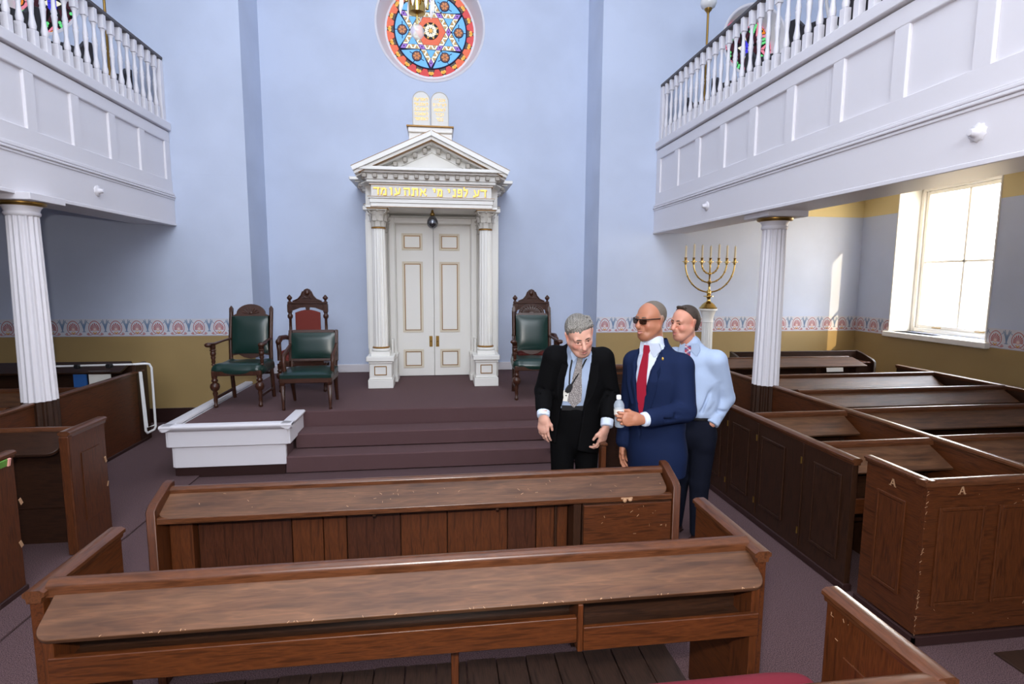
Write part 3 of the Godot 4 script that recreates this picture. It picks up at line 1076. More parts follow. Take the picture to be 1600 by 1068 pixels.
# ---------------------------------------------------------------- galleries and columns
func galleries() -> void:
	var bal := MB.new()
	bal.box(Vector3(0, 0.085, 0), Vector3(0.062, 0.17, 0.062), 0.004)
	bal.lathe([Vector2(0.012, 0.17), Vector2(0.026, 0.176), Vector2(0.031, 0.21), Vector2(0.022, 0.26), Vector2(0.017, 0.31), Vector2(0.023, 0.40), Vector2(0.027, 0.425), Vector2(0.021, 0.44), Vector2(0.027, 0.455), Vector2(0.019, 0.50), Vector2(0.016, 0.58), Vector2(0.020, 0.61), Vector2(0.029, 0.635), Vector2(0.012, 0.642)], 10)
	bal.box(Vector3(0, 0.715, 0), Vector3(0.058, 0.15, 0.058), 0.004)
	var balmesh := bal.mesh()
	for s in [1, -1]:
		var X := 3.24 if s > 0 else -3.54
		var side := "right" if s > 0 else "left"
		var g := thing("gallery_balcony", "long white panelled balcony with a turned baluster railing along the %s side" % side, "balcony")
		var T := Transform3D(Basis(Vector3(-s, 0, 0), Vector3.UP, Vector3.BACK), Vector3(X, 0, 0))  # local x points into the nave
		var m := MB.new()
		m.x = T
		var z0 := -8.03
		var z1 := 3.6
		# upright grid of the parapet round the sunk panels
		m.bb(Vector3(-0.12, 2.74, z0), Vector3(-0.045, 3.95, z1), 0.002)
		m.bb(Vector3(-0.045, 3.79, z0), Vector3(0, 3.935, z1), 0.018)
		m.bb(Vector3(-0.045, 3.10, z0), Vector3(0, 3.30, z1), 0.004)
		var k := 0
		var zc := z0 + 0.0
		while zc < 0.4:
			var w := 0.135
			m.bb(Vector3(-0.045, 3.285, zc), Vector3(-0.0015, 3.805, zc + w), 0.02)
			zc += 0.6155
			k += 1
		m.bb(Vector3(-0.045, 3.29, zc), Vector3(0, 3.80, z1), 0.008)
		part("parapet", m, M.white_paint, g)
		for j in k:
			m = MB.new()
			m.x = T
			var pz := z0 + 0.6155 * j + 0.135
			m.bb(Vector3(-0.046, 3.295, pz), Vector3(-0.026, 3.795, pz + 0.481), 0.003)
			part("panel", m, M.white_paint, g)
		# lower fascia with its mouldings, beam and ledge
		m = MB.new()
		m.x = T
		m.bb(Vector3(-0.5, 2.725, z0), Vector3(0.012, 3.06, z1), 0.006)
		m.bb(Vector3(-0.1, 2.71, z0), Vector3(0.02, 2.745, z1), 0.006)
		part("fascia_beam", m, M.white_paint, g)
		m = MB.new()
		m.x = T
		m.bb(Vector3(-0.05, 3.05, z0), Vector3(0.022, 3.075, z1), 0.006)
		m.bb(Vector3(-0.05, 3.075, z0), Vector3(0.034, 3.10, z1), 0.009)
		m.bb(Vector3(-0.05, 3.105, z0), Vector3(0.024, 3.13, z1), 0.008)
		m.bb(Vector3(-0.05, 3.13, z0), Vector3(0.012, 3.145, z1), 0.004)
		part("moulding", m, M.white_paint, g)
		m = MB.new()
		m.x = T
		m.bb(Vector3(-0.16, 3.945, z0), Vector3(0.03, 4.05, z1), 0.012)
		part("ledge", m, M.white_paint, g)
		# floor of the gallery and the soffit above the aisle
		m = MB.new()
		var xo := absf((XR if s > 0 else XL) - X)
		m.x = T
		m.bb(Vector3(-xo, 3.46, z0), Vector3(-0.11, 3.9, z1), 0.002)
		part("gallery_floor", m, M.white_paint, g)
		m = MB.new()
		m.x = T
		m.bb(Vector3(-0.1, 4.83, z0), Vector3(-0.02, 4.885, z1), 0.018)
		part("handrail", m, M.handrail, g, "dark handrail")
		m = MB.new()
		m.x = T
		m.bb(Vector3(-0.095, 4.05, z0), Vector3(-0.025, 4.83, z0 + 0.08), 0.004)
		part("end_post", m, M.white_paint, g)
		var zb := -7.86
		while zb < -1.6:
			var b := part("baluster", balmesh, M.white_paint, g)
			b.position = Vector3(X + s * 0.06, 4.05, zb)
			zb += 0.1545
		# round plaster rosettes that carried the lamps
		for rz in ([-6.37, -3.0, -0.2] if s > 0 else [-6.33, -3.0, -0.2]):
			m = MB.new()
			m.x = T * Transform3D(Basis(Vector3(0, 0, 1), -PI / 2), Vector3(0.012, 2.91, rz))
			m.lathe([Vector2(0.06, 0.0), Vector2(0.058, 0.008), Vector2(0.045, 0.014), Vector2(0.03, 0.02), Vector2(0.024, 0.04), Vector2(0.02, 0.06), Vector2(0.0, 0.062)], 20, Vector3.ZERO, 0.16, 10)
			part("rosette", m, M.white_paint, g)
		# columns under the beam
		var seq := ["beside the brass candlestick" if s > 0 else "before the dim olive dado", "nearest the camera on this side"]
		for cz in [-5.4]:
			var xc := 3.5 if s > 0 else -3.63
			var c := thing("column", "white fluted column under the %s balcony, %s" % [side, seq[0]], "column", Vector3(xc, 0, cz))
			c.set_meta("kind", "thing")
			part("shaft", MB.new().lathe([Vector2(0.137, 0.9), Vector2(0.132, 1.3), Vector2(0.128, 1.7), Vector2(0.123, 2.1), Vector2(0.117, 2.56)], 96, Vector3.ZERO, 0.13, 16), M.white_paint, c)
			part("foot", MB.new().lathe([Vector2(0.142, 0.0), Vector2(0.138, 0.9), Vector2(0.05, 0.901)], 96, Vector3.ZERO, 0.13, 16), M.dark_y, c, "brown painted fluted foot")
			part("capital", MB.new().lathe([Vector2(0.117, 2.545), Vector2(0.128, 2.555), Vector2(0.130, 2.575), Vector2(0.122, 2.585), Vector2(0.13, 2.61), Vector2(0.15, 2.635)], 32), M.white_paint, c)
			part("ring", MB.new().lathe([Vector2(0.13, 2.625), Vector2(0.168, 2.637), Vector2(0.176, 2.65), Vector2(0.174, 2.664), Vector2(0.1, 2.668)], 32), M.old_brass, c, "gilded ring below the abacus")
			part("abacus", MB.new().bb(Vector3(-0.222, 2.665, -0.222), Vector3(0.222, 2.727, 0.222), 0.005), M.white_paint, c)
		# dark pews of the gallery: stepped rows with sloping ends
		for j in 5:
			var pz := -7.55 + 0.80 * j
			var p := thing("gallery_pew", "dark wooden pew behind the %s balusters, %s from the far wall" % [side, ["first", "second", "third", "fourth", "fifth"][j]], "pew", Vector3(X + s * 0.34, 3.9, pz), 0, "dark pews of the galleries")
			m = MB.new()
			m.x = Transform3D(Basis(Vector3(0, 0, 1), Vector3.UP, Vector3(1, 0, 0)), Vector3(0.0, 0, 0))
			m.extrude(PackedVector2Array([Vector2(-0.3, 0), Vector2(0.32, 0), Vector2(0.32, 0.5), Vector2(0.22, 0.54), Vector2(-0.08, 0.6), Vector2(-0.2, 0.72), Vector2(-0.3, 0.74)]), -0.025, 0.025, 0.8, 0.006)
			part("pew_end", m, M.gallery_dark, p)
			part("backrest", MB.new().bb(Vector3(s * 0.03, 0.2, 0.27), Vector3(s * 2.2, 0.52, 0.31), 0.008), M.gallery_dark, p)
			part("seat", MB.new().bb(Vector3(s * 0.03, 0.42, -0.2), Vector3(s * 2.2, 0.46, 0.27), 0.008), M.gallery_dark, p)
	# brass lamp standards on the balcony ledges
	for s in [1, -1]:
		var lx := 3.47 if s > 0 else -3.78
		var l := thing("lamp_standard", "tall brass lamp pole with a white globe behind the %s balustrade" % ("right" if s > 0 else "left"), "lamp", Vector3(lx, 3.9, -7.05 if s > 0 else -7.2))
		l.scale.y = 0.965
		part("block", MB.new().lathe([Vector2(0.0, 0.0), Vector2(0.055, 0.0), Vector2(0.055, 0.37), Vector2(0.05, 0.385), Vector2(0, 0.385)], 16), M.enamel, l)
		part("pole", MB.new().lathe([Vector2(0.05, 0.385), Vector2(0.04, 0.41), Vector2(0.018, 0.50), Vector2(0.014, 0.60), Vector2(0.014, 1.58), Vector2(0.02, 1.60), Vector2(0.045, 1.63), Vector2(0.05, 1.655), Vector2(0.0, 1.66)], 14), M.old_brass, l)
		part("globe", MB.new().lathe([Vector2(0.045, 1.645), Vector2(0.085, 1.67), Vector2(0.102, 1.72), Vector2(0.095, 1.765), Vector2(0.062, 1.80), Vector2(0.058, 1.86), Vector2(0.0, 1.875)], 22), M.enamel, l)
	# white conduit and carved brown chair back seen through the right balusters
	var cb := tag(part("conduit", at(Vector3(3.5, 3.9, -4.82)).tube([Vector3(0, 1.6, 0), Vector3(0, 0.62, 0), Vector3(0.02, 0.48, 0.02), Vector3(0.09, 0.36, 0.07), Vector3(0.2, 0.3, 0.12)], 0.014, 8), M.enamel, self), "white bent conduit pipe rising behind the right balusters", "pipe")
	var gc := thing("wooden_cabinet", "reddish brown wooden cabinet behind the right balusters near the curved conduit", "cabinet", Vector3(4.1, 3.9, -3.45))
	part("body", MB.new().bb(Vector3(-0.3, 0, -0.45), Vector3(0.4, 0.72, 0.45), 0.01), M.wood_z, gc)
	part("top", MB.new().bb(Vector3(-0.34, 0.72, -0.49), Vector3(0.44, 0.76, 0.49), 0.012), M.dark_z, gc)
	part("panel", MB.new().bb(Vector3(-0.312, 0.1, -0.35), Vector3(-0.3, 0.62, 0.35), 0.005), M.wood_z, gc)

# ---------------------------------------------------------------- platform with steps
func stage() -> void:
	var y := 0.53
	var st := thing("bimah_platform", "low stage carpeted in plum with white panelled sides and three broad steps", "platform")
	var m := MB.new()
	m.bb(Vector3(-2.62, 0.0, -8.02), Vector3(2.45, y, -6.24), 0.01)
	m.bb(Vector3(AL + 0.003, 0.0, ZA + 0.003), Vector3(AR - 0.003, y, -8.0), 0.002)
	m.bb(Vector3(-2.62, 0.0, -6.24), Vector3(-1.58, y, -5.72), 0.01)
	part("carpeted_floor", m, M.carpet_stage, st)
	part("step", MB.new().bb(Vector3(-1.56, 0.185, -6.24), Vector3(1.62, 0.355, -5.95), 0.018), M.carpet_stage, st)
	part("step", MB.new().bb(Vector3(-1.60, 0.0, -6.26), Vector3(1.62, 0.185, -5.70), 0.018), M.carpet_stage, st)
	part("step", MB.new().bb(Vector3(-1.49, 0.35, -6.32), Vector3(1.62, y + 0.002, -6.235), 0.018), M.carpet_stage, st)
	# white boarded front and sides of the left wing
	m = MB.new()
	m.bb(Vector3(-2.70, 0.33, -5.72), Vector3(-1.55, y - 0.01, -5.66), 0.006)
	m.bb(Vector3(-2.72, 0.33, -8.02), Vector3(-2.63, y - 0.012, -5.67), 0.006)
	m.bb(Vector3(-1.59, 0.33, -6.23), Vector3(-1.53, y - 0.012, -5.67), 0.006)
	part("upper_board", m, M.white_paint, st)
	m = MB.new()
	m.bb(Vector3(-2.66, 0.11, -5.74), Vector3(-1.585, 0.33, -5.69), 0.004)
	m.bb(Vector3(-2.68, 0.112, -8.02), Vector3(-2.63, 0.328, -5.70), 0.004)
	part("lower_board", m, M.white_paint, st)
	m = MB.new()
	m.bb(Vector3(-2.65, 0.0, -5.76), Vector3(-1.6, 0.11, -5.705), 0.004)
	m.bb(Vector3(-2.67, 0.0, -8.02), Vector3(-2.63, 0.108, -5.715), 0.004)
	part("plinth", m, M.base_dark, st)
	m = MB.new()   # the moulded white rim
	var prof := PackedVector2Array([Vector2(0, y - 0.03), Vector2(0.03, y - 0.03), Vector2(0.045, y - 0.005), Vector2(0.055, y + 0.005), Vector2(0.055, y + 0.02), Vector2(0.04, y + 0.03), Vector2(-0.05, y + 0.03), Vector2(-0.06, y + 0.01), Vector2(-0.06, y)])
	m.x = Transform3D(Basis(Vector3(0, 0, 1), Vector3.UP, Vector3(1, 0, 0)), Vector3(0, 0, -5.67))
	m.extrude(prof, -2.755, -1.50, 0.5)
	m.x = Transform3D(Basis(Vector3(-1, 0, 0), Vector3.UP, Vector3(0, 0, 1)), Vector3(-2.70, 0, 0))
	m.extrude(prof, -8.02, -5.62, 0.5)
	m.x = Transform3D(Basis(Vector3(1, 0, 0), Vector3.UP, Vector3(0, 0, 1)), Vector3(-1.555, 0, 0))
	m.extrude(prof, -6.2, -5.62, 0.5)
	part("rim", m, M.white_paint, st)
	# slightly raised carpet of the side aisle
	struct("trim_11", MB.new().bb(Vector3(-3.72, 0.0, -8.0), Vector3(-2.44, 0.02, -2.0), 0.008), M.carpet)
	# dark pew-floor boards by the near boxes
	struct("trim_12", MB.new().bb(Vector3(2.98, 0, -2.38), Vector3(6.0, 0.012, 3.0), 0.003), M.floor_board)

# ---------------------------------------------------------------- the ark
var GLYPH := {
	"d": "0,6 5,6;4,6 4,0", "e": "4.6,6 4,1.6 0,0;.7,6 2.4,.9", "l": "1,8.4 1,6 4.4,6 4.2,3.6 2,0", "p": "2.3,3.2 .8,3.2 .8,6 4.4,6 4.4,0 .3,0",
	"n": "1.8,6 3.6,6 3.6,0 1,0", "y": "1.8,6 3.4,6 3,3.6", "m": ".2,0 1.3,4.4 .3,6;1.3,4.6 3,6 4.6,4.8 4.6,0 2.4,0", "a": ".3,6 4.7,0;4.4,6 4,4 2.9,3;1.7,4.1 .8,2 .5,0",
	"t": ".5,6 4.5,6 4.5,0;1.4,6 1.4,0 .2,0", "h": ".3,6 4.6,6 4.6,0;1.3,3.8 1.3,0", "v": "2,6 3.4,6 3.4,0", "c": ".6,6 1.2,4.2 4.2,0 .2,0;4.5,6 4.2,3.8 2.9,2.3",
	"r": ".5,6 4,6 4.5,5 4.5,0", "H": ".7,0 .7,6 4.5,6 4.5,0", "F": "2.3,3.6 .8,3.6 .8,6 4.5,6 4.5,-2", "g": "1.6,6 3,6 3.5,0;3.2,2.2 1,0", "b": ".6,6 4,6 4,0;.2,0 4.9,0",
	"k": ".6,6 4.4,6 4.4,0 .6,0", "s": ".4,6 1,0 3.9,0 4.7,6;2.6,6 1.4,1.4", "z": "1.4,6 3.7,6;2.6,6 2.6,0"}

func glyph(m: MB, ch: String, o: Vector3, w: float, h: float, th: float, depth: float) -> void:
	var lift := 0.0
	for stroke in (GLYPH[ch] as String).split(";"):
		var pts := []
		for q in stroke.split(" "):
			var xy := q.split(",")
			pts.append(Vector2(float(xy[0]) / 5.0 * w, float(xy[1]) / 6.0 * h))
		for k in pts.size() - 1:
			var a: Vector2 = pts[k]
			var b: Vector2 = pts[k + 1]
			var d := (b - a).normalized()
			var t := th * (1.25 if absf(d.x) > 0.7 else 1.0)
			var c := (a + b) * 0.5
			lift += depth * 0.12
			m.box(o + Vector3(c.x, c.y, (depth + lift) * 0.5), Vector3(a.distance_to(b) + th * 0.7, t, depth + lift), 0.0004, Basis(Vector3(d.x, d.y, 0), Vector3(-d.y, d.x, 0), Vector3.BACK))

# right to left between x0 and x1
func hebrew(m: MB, word: String, x0: float, x1: float, y: float, z: float, h: float, th: float, depth: float) -> void:
	var st := (x1 - x0) / word.length()
	for k in word.length():
		glyph(m, word[k], Vector3(x1 - st * (k + 1) + st * 0.1, y, z), st * 0.78, h, th, depth)

func gold_panel(p: Node, x0: float, y0: float, x1: float, y1: float, z: float, wide := 0.028) -> void:
	if wide > 0.02:
		var m := MB.new()
		frame(m, x0 - wide, y0 - wide, x1 + wide, y1 + wide, wide, z, z + 0.01, 0.004)
		part("panel_moulding", m, M.ark_cream, p)
	part("panel", MB.new().bb(Vector3(x0, y0, z), Vector3(x1, y1, z + 0.005), 0.002), M.ark_paint, p)
	var g := MB.new()
	frame(g, x0, y0, x1, y1, 0.011, z, z + 0.012, 0.002)
	part("gold_line", g, M.gold_line, p)

func ark() -> void:
	# local origin: floor of the stage in the middle of the ark, z = 0 at the alcove wall
	var a := thing("torah_ark", "white and gold ark like a small temple front with columns, pediment and double doors", "ark", Vector3(-0.083, 0.53, ZA))
	var zf := 1.38    # front of the columns' pedestals
	# carcass with the door recess
	var m := MB.new()
	m.bb(Vector3(-0.97, 0, 0), Vector3(-0.63, 2.43, 0.597), 0.004)
	m.bb(Vector3(0.63, 0, 0), Vector3(0.97, 2.43, 0.597), 0.004)
	m.bb(Vector3(-0.93, 2.42, 0), Vector3(0.93, 2.9, 0.57), 0.004)
	m.bb(Vector3(-0.64, 0, 0.002), Vector3(0.64, 2.43, 0.418), 0.004)
	part("carcass", m, M.ark_paint, a)
	# side walls that carry the columns forward
	m = MB.new()
	m.bb(Vector3(-0.90, 0.0, 0.6), Vector3(-0.66, 2.42, 1.04), 0.004)
	m.bb(Vector3(0.66, 0.0, 0.6), Vector3(0.90, 2.42, 1.04), 0.004)
	m.bb(Vector3(-0.925, 0.5, 0.72), Vector3(-0.9, 2.30, 0.98), 0.004)
	m.bb(Vector3(0.9, 0.5, 0.72), Vector3(0.925, 2.30, 0.98), 0.004)
	for s in [-1, 1]:
		m.bb(Vector3(0.68 * s, 2.415, 0.56), Vector3(0.945 * s, 2.47, 1.07), 0.006)
		m.bb(Vector3(0.69 * s, 2.46, 0.56), Vector3(0.905 * s, 2.84, 1.05), 0.003)
	part("pilaster", m, M.ark_paint, a)
	# stepped door frame
	m = MB.new()
	for q in [[0.64, 2.37, 0.08, 0.60, 0.66], [0.60, 2.335, 0.05, 0.5, 0.625]]:
		m.bb(Vector3(-q[0], 0, q[3] - 0.1), Vector3(-q[0] + q[2], q[1], q[4]), 0.006)
		m.bb(Vector3(q[0] - q[2], 0, q[3] - 0.1), Vector3(q[0], q[1], q[4]), 0.006)
		m.bb(Vector3(-q[0] + q[2] - 0.001, q[1] - q[2], q[3] - 0.1), Vector3(q[0] - q[2] + 0.001, q[1] - 0.002, q[4] - 0.002), 0.006)
	part("door_frame", m, M.ark_paint, a)
	for s in [-1, 1]:
		var d := part("door", MB.new().bb(Vector3(0.003 * s, 0.008, 0.42), Vector3(0.555 * s, 2.29, 0.475), 0.005), M.ark_paint, a)
		var xa := -0.435 if s < 0 else 0.118
		for q in [[0.165, 0.385], [0.71, 1.71], [1.94, 2.125]]:
			gold_panel(d, xa, q[0], xa + 0.24, q[1], 0.475, 0.032)
		m = MB.new()
		var hx = 0.05 * s - 0.003
		m.bb(Vector3(hx - 0.024, 0.455, 0.475), Vector3(hx + 0.024, 0.62, 0.483), 0.003)
		m.bb(Vector3(hx - 0.013, 0.475, 0.483), Vector3(hx + 0.013, 0.50, 0.489), 0.003)
		m.bb(Vector3(hx - 0.015, 0.585, 0.483), Vector3(hx + 0.015, 0.605, 0.489), 0.003)
		m.ball(Vector3(hx, 0.545, 0.50), Vector3(0.014, 0.014, 0.018), 10)
		part("handle", m, M.old_brass, d, "brass handle plate")
	# pedestals, columns, capitals and the little stepped blocks beside them
	for s in [-1, 1]:
		var px = 0.722 * s
		var pz := 1.21
		var p := part("pedestal", MB.new().bb(Vector3(px - 0.168, 0, pz - 0.168), Vector3(px + 0.168, 0.12, pz + 0.168), 0.006).bb(Vector3(px - 0.145, 0.12, pz - 0.145), Vector3(px + 0.145, 0.35, pz + 0.145), 0.004)
			.bb(Vector3(px - 0.158, 0.12, pz - 0.158), Vector3(px + 0.158, 0.14, pz + 0.158), 0.006).bb(Vector3(px - 0.16, 0.335, pz - 0.16), Vector3(px + 0.16, 0.37, pz + 0.16), 0.012).bb(Vector3(px - 0.187, 0.37, pz - 0.187), Vector3(px + 0.187, 0.44, pz + 0.187), 0.01), M.ark_paint, a)
		gold_panel(p, px - 0.083, 0.18, px + 0.083, 0.305, pz + 0.145, 0.0)
		var c := part("column", MB.new().lathe([Vector2(0.096, 0.56), Vector2(0.095, 0.8), Vector2(0.093, 1.2), Vector2(0.089, 1.7), Vector2(0.084, 2.15)], 80, Vector3(px, 0, pz), 0.11, 14), M.ark_paint, a)
		part("base", MB.new().bb(Vector3(px - 0.125, 0.44, pz - 0.125), Vector3(px + 0.125, 0.50, pz + 0.125), 0.004).lathe([Vector2(0.09, 0.5), Vector2(0.122, 0.505), Vector2(0.128, 0.52), Vector2(0.12, 0.535), Vector2(0.1, 0.54)], 28, Vector3(px, 0, pz)), M.ark_paint, c)
		part("gold_ring", MB.new().lathe([Vector2(0.09, 0.534), Vector2(0.112, 0.538), Vector2(0.118, 0.548), Vector2(0.108, 0.56), Vector2(0.09, 0.562)], 28, Vector3(px, 0, pz)).lathe([Vector2(0.08, 2.15), Vector2(0.095, 2.153), Vector2(0.097, 2.162), Vector2(0.09, 2.172), Vector2(0.08, 2.174)], 28, Vector3(px, 0, pz)).bb(Vector3(px - 0.135, 2.405, pz - 0.135), Vector3(px + 0.135, 2.416, pz + 0.135), 0.003), M.gold_line, c, "gilded ring")
		capital(c, Vector3(px, 2.17, pz), 1.0)
		capital(a, Vector3(0.70 * s, 2.12, 0.98), 0.8)
		part("impost", MB.new().bb(Vector3(px - 0.15, 2.416, pz - 0.15), Vector3(px + 0.15, 2.45, pz + 0.15), 0.005), M.ark_paint, a)
		m = MB.new()
		m.bb(Vector3(0.58 * s - 0.05, 0, 0.62), Vector3(0.58 * s + 0.05, 0.36, 0.90), 0.005)
		m.bb(Vector3(0.58 * s - 0.06, 0.36, 0.62), Vector3(0.58 * s + 0.06, 0.40, 0.92), 0.008)
		m.bb(Vector3(0.60 * s - 0.02, 0.40, 0.70), Vector3(0.60 * s + 0.02, 0.62, 0.86), 0.012)
		m.bb(Vector3(0.58 * s - 0.06, 0, 0.62), Vector3(0.58 * s + 0.06, 0.09, 0.93), 0.008)
		part("stepped_block", m, M.ark_paint, a)
	# entablature: front block, then the wider rear block
	entablature(a, 0.80, zf, 0.52, "front")
	entablature(a, 0.955, 0.60, 0.0, "rear")
	# pediment
	var ax := 0.99
	var y0 := 2.885
	var yk := 3.375
	m = MB.new()
	m.extrude(PackedVector2Array([Vector2(-0.93, y0 - 0.01), Vector2(0.93, y0 - 0.01), Vector2(0, yk - 0.10)]), 0.5, 1.30)
	part("tympanum", m, M.ark_paint, a)
	var ang := atan2(yk - y0 - 0.03, ax)
	for s in [-1, 1]:
		var dirn := Vector3(cos(ang) * -s, sin(ang), 0)
		var nrm := Vector3(sin(ang) * s, cos(ang), 0)
		var Ln := ax / cos(ang)
		m = MB.new()
		m.x = Transform3D(Basis(dirn, nrm, Vector3.BACK), Vector3(ax * s, y0 - 0.035, 0))
		# raking cornice: layered mouldings, cut plumb at the ridge
		for q in [[-0.012, 0.045, 1.60], [-0.05, -0.012, 1.56], [-0.072, -0.05, 1.47], [-0.15, -0.138, 1.335]]:
			var lo: float = q[0]
			var hi: float = q[1]
			var tn := tan(ang)
			m.extrude(PackedVector2Array([Vector2(0.0 - lo * tn * 0.0, lo), Vector2(Ln + lo * tn, lo), Vector2(Ln + hi * tn, hi), Vector2(0.0, hi)]), 0.5, q[2], 0.8, 0.004)
		part("raking_cornice", m, M.ark_paint, a)
		m = MB.new()
		m.x = Transform3D(Basis(dirn, nrm, Vector3.BACK), Vector3(ax * s, y0 - 0.035, 0))
		m.bb(Vector3(0.0, 0.045, 1.2), Vector3(Ln + 0.01, 0.05, 1.603), 0.001)
		m.bb(Vector3(0.05, -0.052, 1.3), Vector3(Ln - 0.02, -0.048, 1.562), 0.001)
		part("gold_line", m, M.gold_line, a)
		m = MB.new()
		m.x = Transform3D(Basis(Vector3.RIGHT, Vector3.UP, Vector3.BACK), Vector3.ZERO)
		for k in range(0 if s > 0 else 1, 7):
			var t := Ln - 0.005 - k * 0.142
			var pc: Vector3 = Vector3(ax * s, y0 - 0.035, 0) + dirn * t + nrm * -0.108
			m.box(Vector3(pc.x, pc.y, 1.36), Vector3(0.055, 0.062, 0.12), 0.01)
		part("dentil_row", m, M.ark_grey, a).set_meta("kind", "stuff")
	# the block that carries the tablets
	m = MB.new()
	m.bb(Vector3(-0.30, 3.15, 0.75), Vector3(0.27, 3.42, 1.20), 0.004)
	m.bb(Vector3(-0.315, 3.42, 0.73), Vector3(0.285, 3.50, 1.225), 0.018)
	part("tablet_block", m, M.ark_paint, a)
	part("gold_line", MB.new().bb(Vector3(-0.33, 3.493, 0.71), Vector3(0.295, 3.512, 1.245), 0.004), M.gold_line, a)
	# lettering on the frieze, letter by letter
	var lz := zf - 0.008
	m = MB.new()
	for q in [["evmd", -0.765, -0.405], ["ath", -0.385, -0.065], ["my", -0.012, 0.138], ["lpny", 0.18, 0.478], ["de", 0.54, 0.73]]:
		hebrew(m, q[0], q[1] + 0.005, q[2] + 0.005, 2.577, lz, 0.082, 0.018, 0.002)
		var w: String = q[0]
		var st: float = (q[2] - q[1]) / w.length()
		for k in w.length():
			var gm := MB.new()
			glyph(gm, w[k], Vector3(q[2] - st * (k + 1) + st * 0.1, 2.582, lz), st * 0.78, 0.082, 0.017, 0.006)
			part("letter", gm, M.gold_leaf, a)
	part("letter_outline", m, M.gold_line, a, "dark outline of the gold letters").set_meta("kind", "stuff")  # darker gold outline set behind the letters
	# tablets
	var t := thing("commandment_tablets", "pair of round-topped white tablets with gold Hebrew lines on top of the ark", "tablets", Vector3(-0.075, 4.042, -7.63))
	for s in [-1, 1]:
		var xc = 0.121 * s - 0.018
		var pl := PackedVector2Array([Vector2(xc - 0.113, 0), Vector2(xc + 0.113, 0)])
		for k in 17:
			pl.append(Vector2(xc, 0.318) + Vector2.from_angle(PI * k / 16) * 0.113)
		var tb := part("tablet", MB.new().extrude(pl, -0.03, 0.03, 0.8, 0.006), M.stone, t)
		m = MB.new()
		var rim := []
		for p2 in pl:
			rim.append(Vector3(p2.x, p2.y, 0.03))
		rim.append(rim[0])
		m.tube(rim, 0.005, 6)
		part("rim", m, M.ark_grey, tb)
		m = MB.new()
		var lines := [["la", "trcH"], ["la", "tnaF"], ["la", "tgnb"], ["la", "tenh"], ["la", "tHmd"]] if s < 0 else [["", "ankyy"], ["la", "yhyh"], ["la", "tsa"], ["", "zkvr"], ["", "kbd"]]
		for k in 5:
			var full: String = lines[k][0] + lines[k][1]
			var hw := minf(0.0155 * full.length(), 0.092)
			hebrew(m, full, xc - hw, xc + hw, 0.315 - 0.062 * k, 0.03, 0.03, 0.0055, 0.003)
		part("lettering", m, M.gold_leaf, tb).set_meta("kind", "stuff")

func capital(p: Node, o: Vector3, s: float) -> void:
	var m := at(o, Basis.from_scale(Vector3(s, s, s)))
	m.lathe([Vector2(0.085, 0.0), Vector2(0.088, 0.08), Vector2(0.1, 0.16), Vector2(0.122, 0.21), Vector2(0.10, 0.212)], 24)
	for row in 2:
		for k in 8:
			var t := TAU * (k + 0.5 * row) / 8
			var d := Vector3(cos(t), 0, sin(t))
			var q := Vector3(-sin(t), 0, cos(t))
			var y0 := 0.005 + 0.075 * row
			var l := []
			var r := []
			var nn := []
			for j in 6:
				var f := j / 5.0
				var rr := 0.09 + 0.012 * row + 0.012 * f + (0.03 * pow(maxf(f - 0.5, 0) * 2, 2))
				var yy := y0 + 0.1 * f - (0.025 * pow(maxf(f - 0.7, 0) * 3.3, 2))
				var w := 0.034 * (1.0 - 0.75 * pow(f, 2.5)) * (1.0 if j % 2 else 0.8)
				l.append(d * rr + q * w + Vector3(0, yy, 0))
				r.append(d * rr - q * w + Vector3(0, yy, 0))
				nn.append((d + Vector3(0, 0.3 * f, 0)).normalized())
			m.ribbon(l, r, nn, 0.006)
	for k in 4:
		var t := TAU * (k + 0.5) / 4
		var d := Vector3(cos(t), 0, sin(t))
		var sp := []
		for j in 14:
			var g := j * 0.55
			var rr := 0.034 * (1.0 - j / 18.0)
			sp.append(d * (0.125 + rr * cos(g)) + Vector3(0, 0.195 + rr * sin(g), 0))
		m.tube(sp, 0.008, 6)
		m.ball(Vector3(cos(t - PI / 4), 0, sin(t - PI / 4)) * 0.125 + Vector3(0, 0.215, 0), Vector3(0.02, 0.018, 0.02), 8)
	m.box(Vector3(0, 0.226, 0), Vector3(0.255, 0.026, 0.255), 0.008)
	part("capital", m, M.ark_grey, p)

func entablature(a: Node, hw: float, z: float, zb: float, kind: String) -> void:
	var m := MB.new()
	var c := 0.0
	var lay := [[2.425, 2.475, 0.0, 0.006], [2.475, 2.53, 0.012, 0.006], [2.53, 2.552, 0.03, 0.008], [2.552, 2.708, -0.01, 0.002], [2.708, 2.728, 0.012, 0.006], [2.728, 2.768, 0.045, 0.01], [2.768, 2.838, 0.06, 0.003], [2.838, 2.86, 0.135, 0.006], [2.86, 2.905, 0.20, 0.008]]
	for q in lay:
		var e: float = q[2]
		m.bb(Vector3(-hw - e, q[0], zb), Vector3(hw + e, q[1], z + e), q[3])
	part("entablature", m, M.ark_paint, a)
	m = MB.new()
	for q in [[2.708, 0.014], [2.552, 0.034], [2.427, 0.003]]:
		var e: float = q[1]
		m.bb(Vector3(-hw - e, q[0] - 0.002, zb), Vector3(hw + e, q[0] + 0.003, z + e), 0.001)
	part("gold_line", m, M.gold_line, a)
	m = MB.new()
	var n := 14
	for k in n:
		m.box(Vector3(lerpf(-hw - 0.06, hw + 0.06, k / (n - 1.0)), 2.805, z + 0.085), Vector3(0.058, 0.056, 0.075), 0.012)
	for s in [-1, 1]:
		for k in 4:
			m.box(Vector3((hw + 0.085) * s, 2.805, z - 0.06 - 0.127 * k), Vector3(0.075, 0.056, 0.058), 0.012)
	part("dentil_row", m, M.ark_grey, a).set_meta("kind", "stuff")

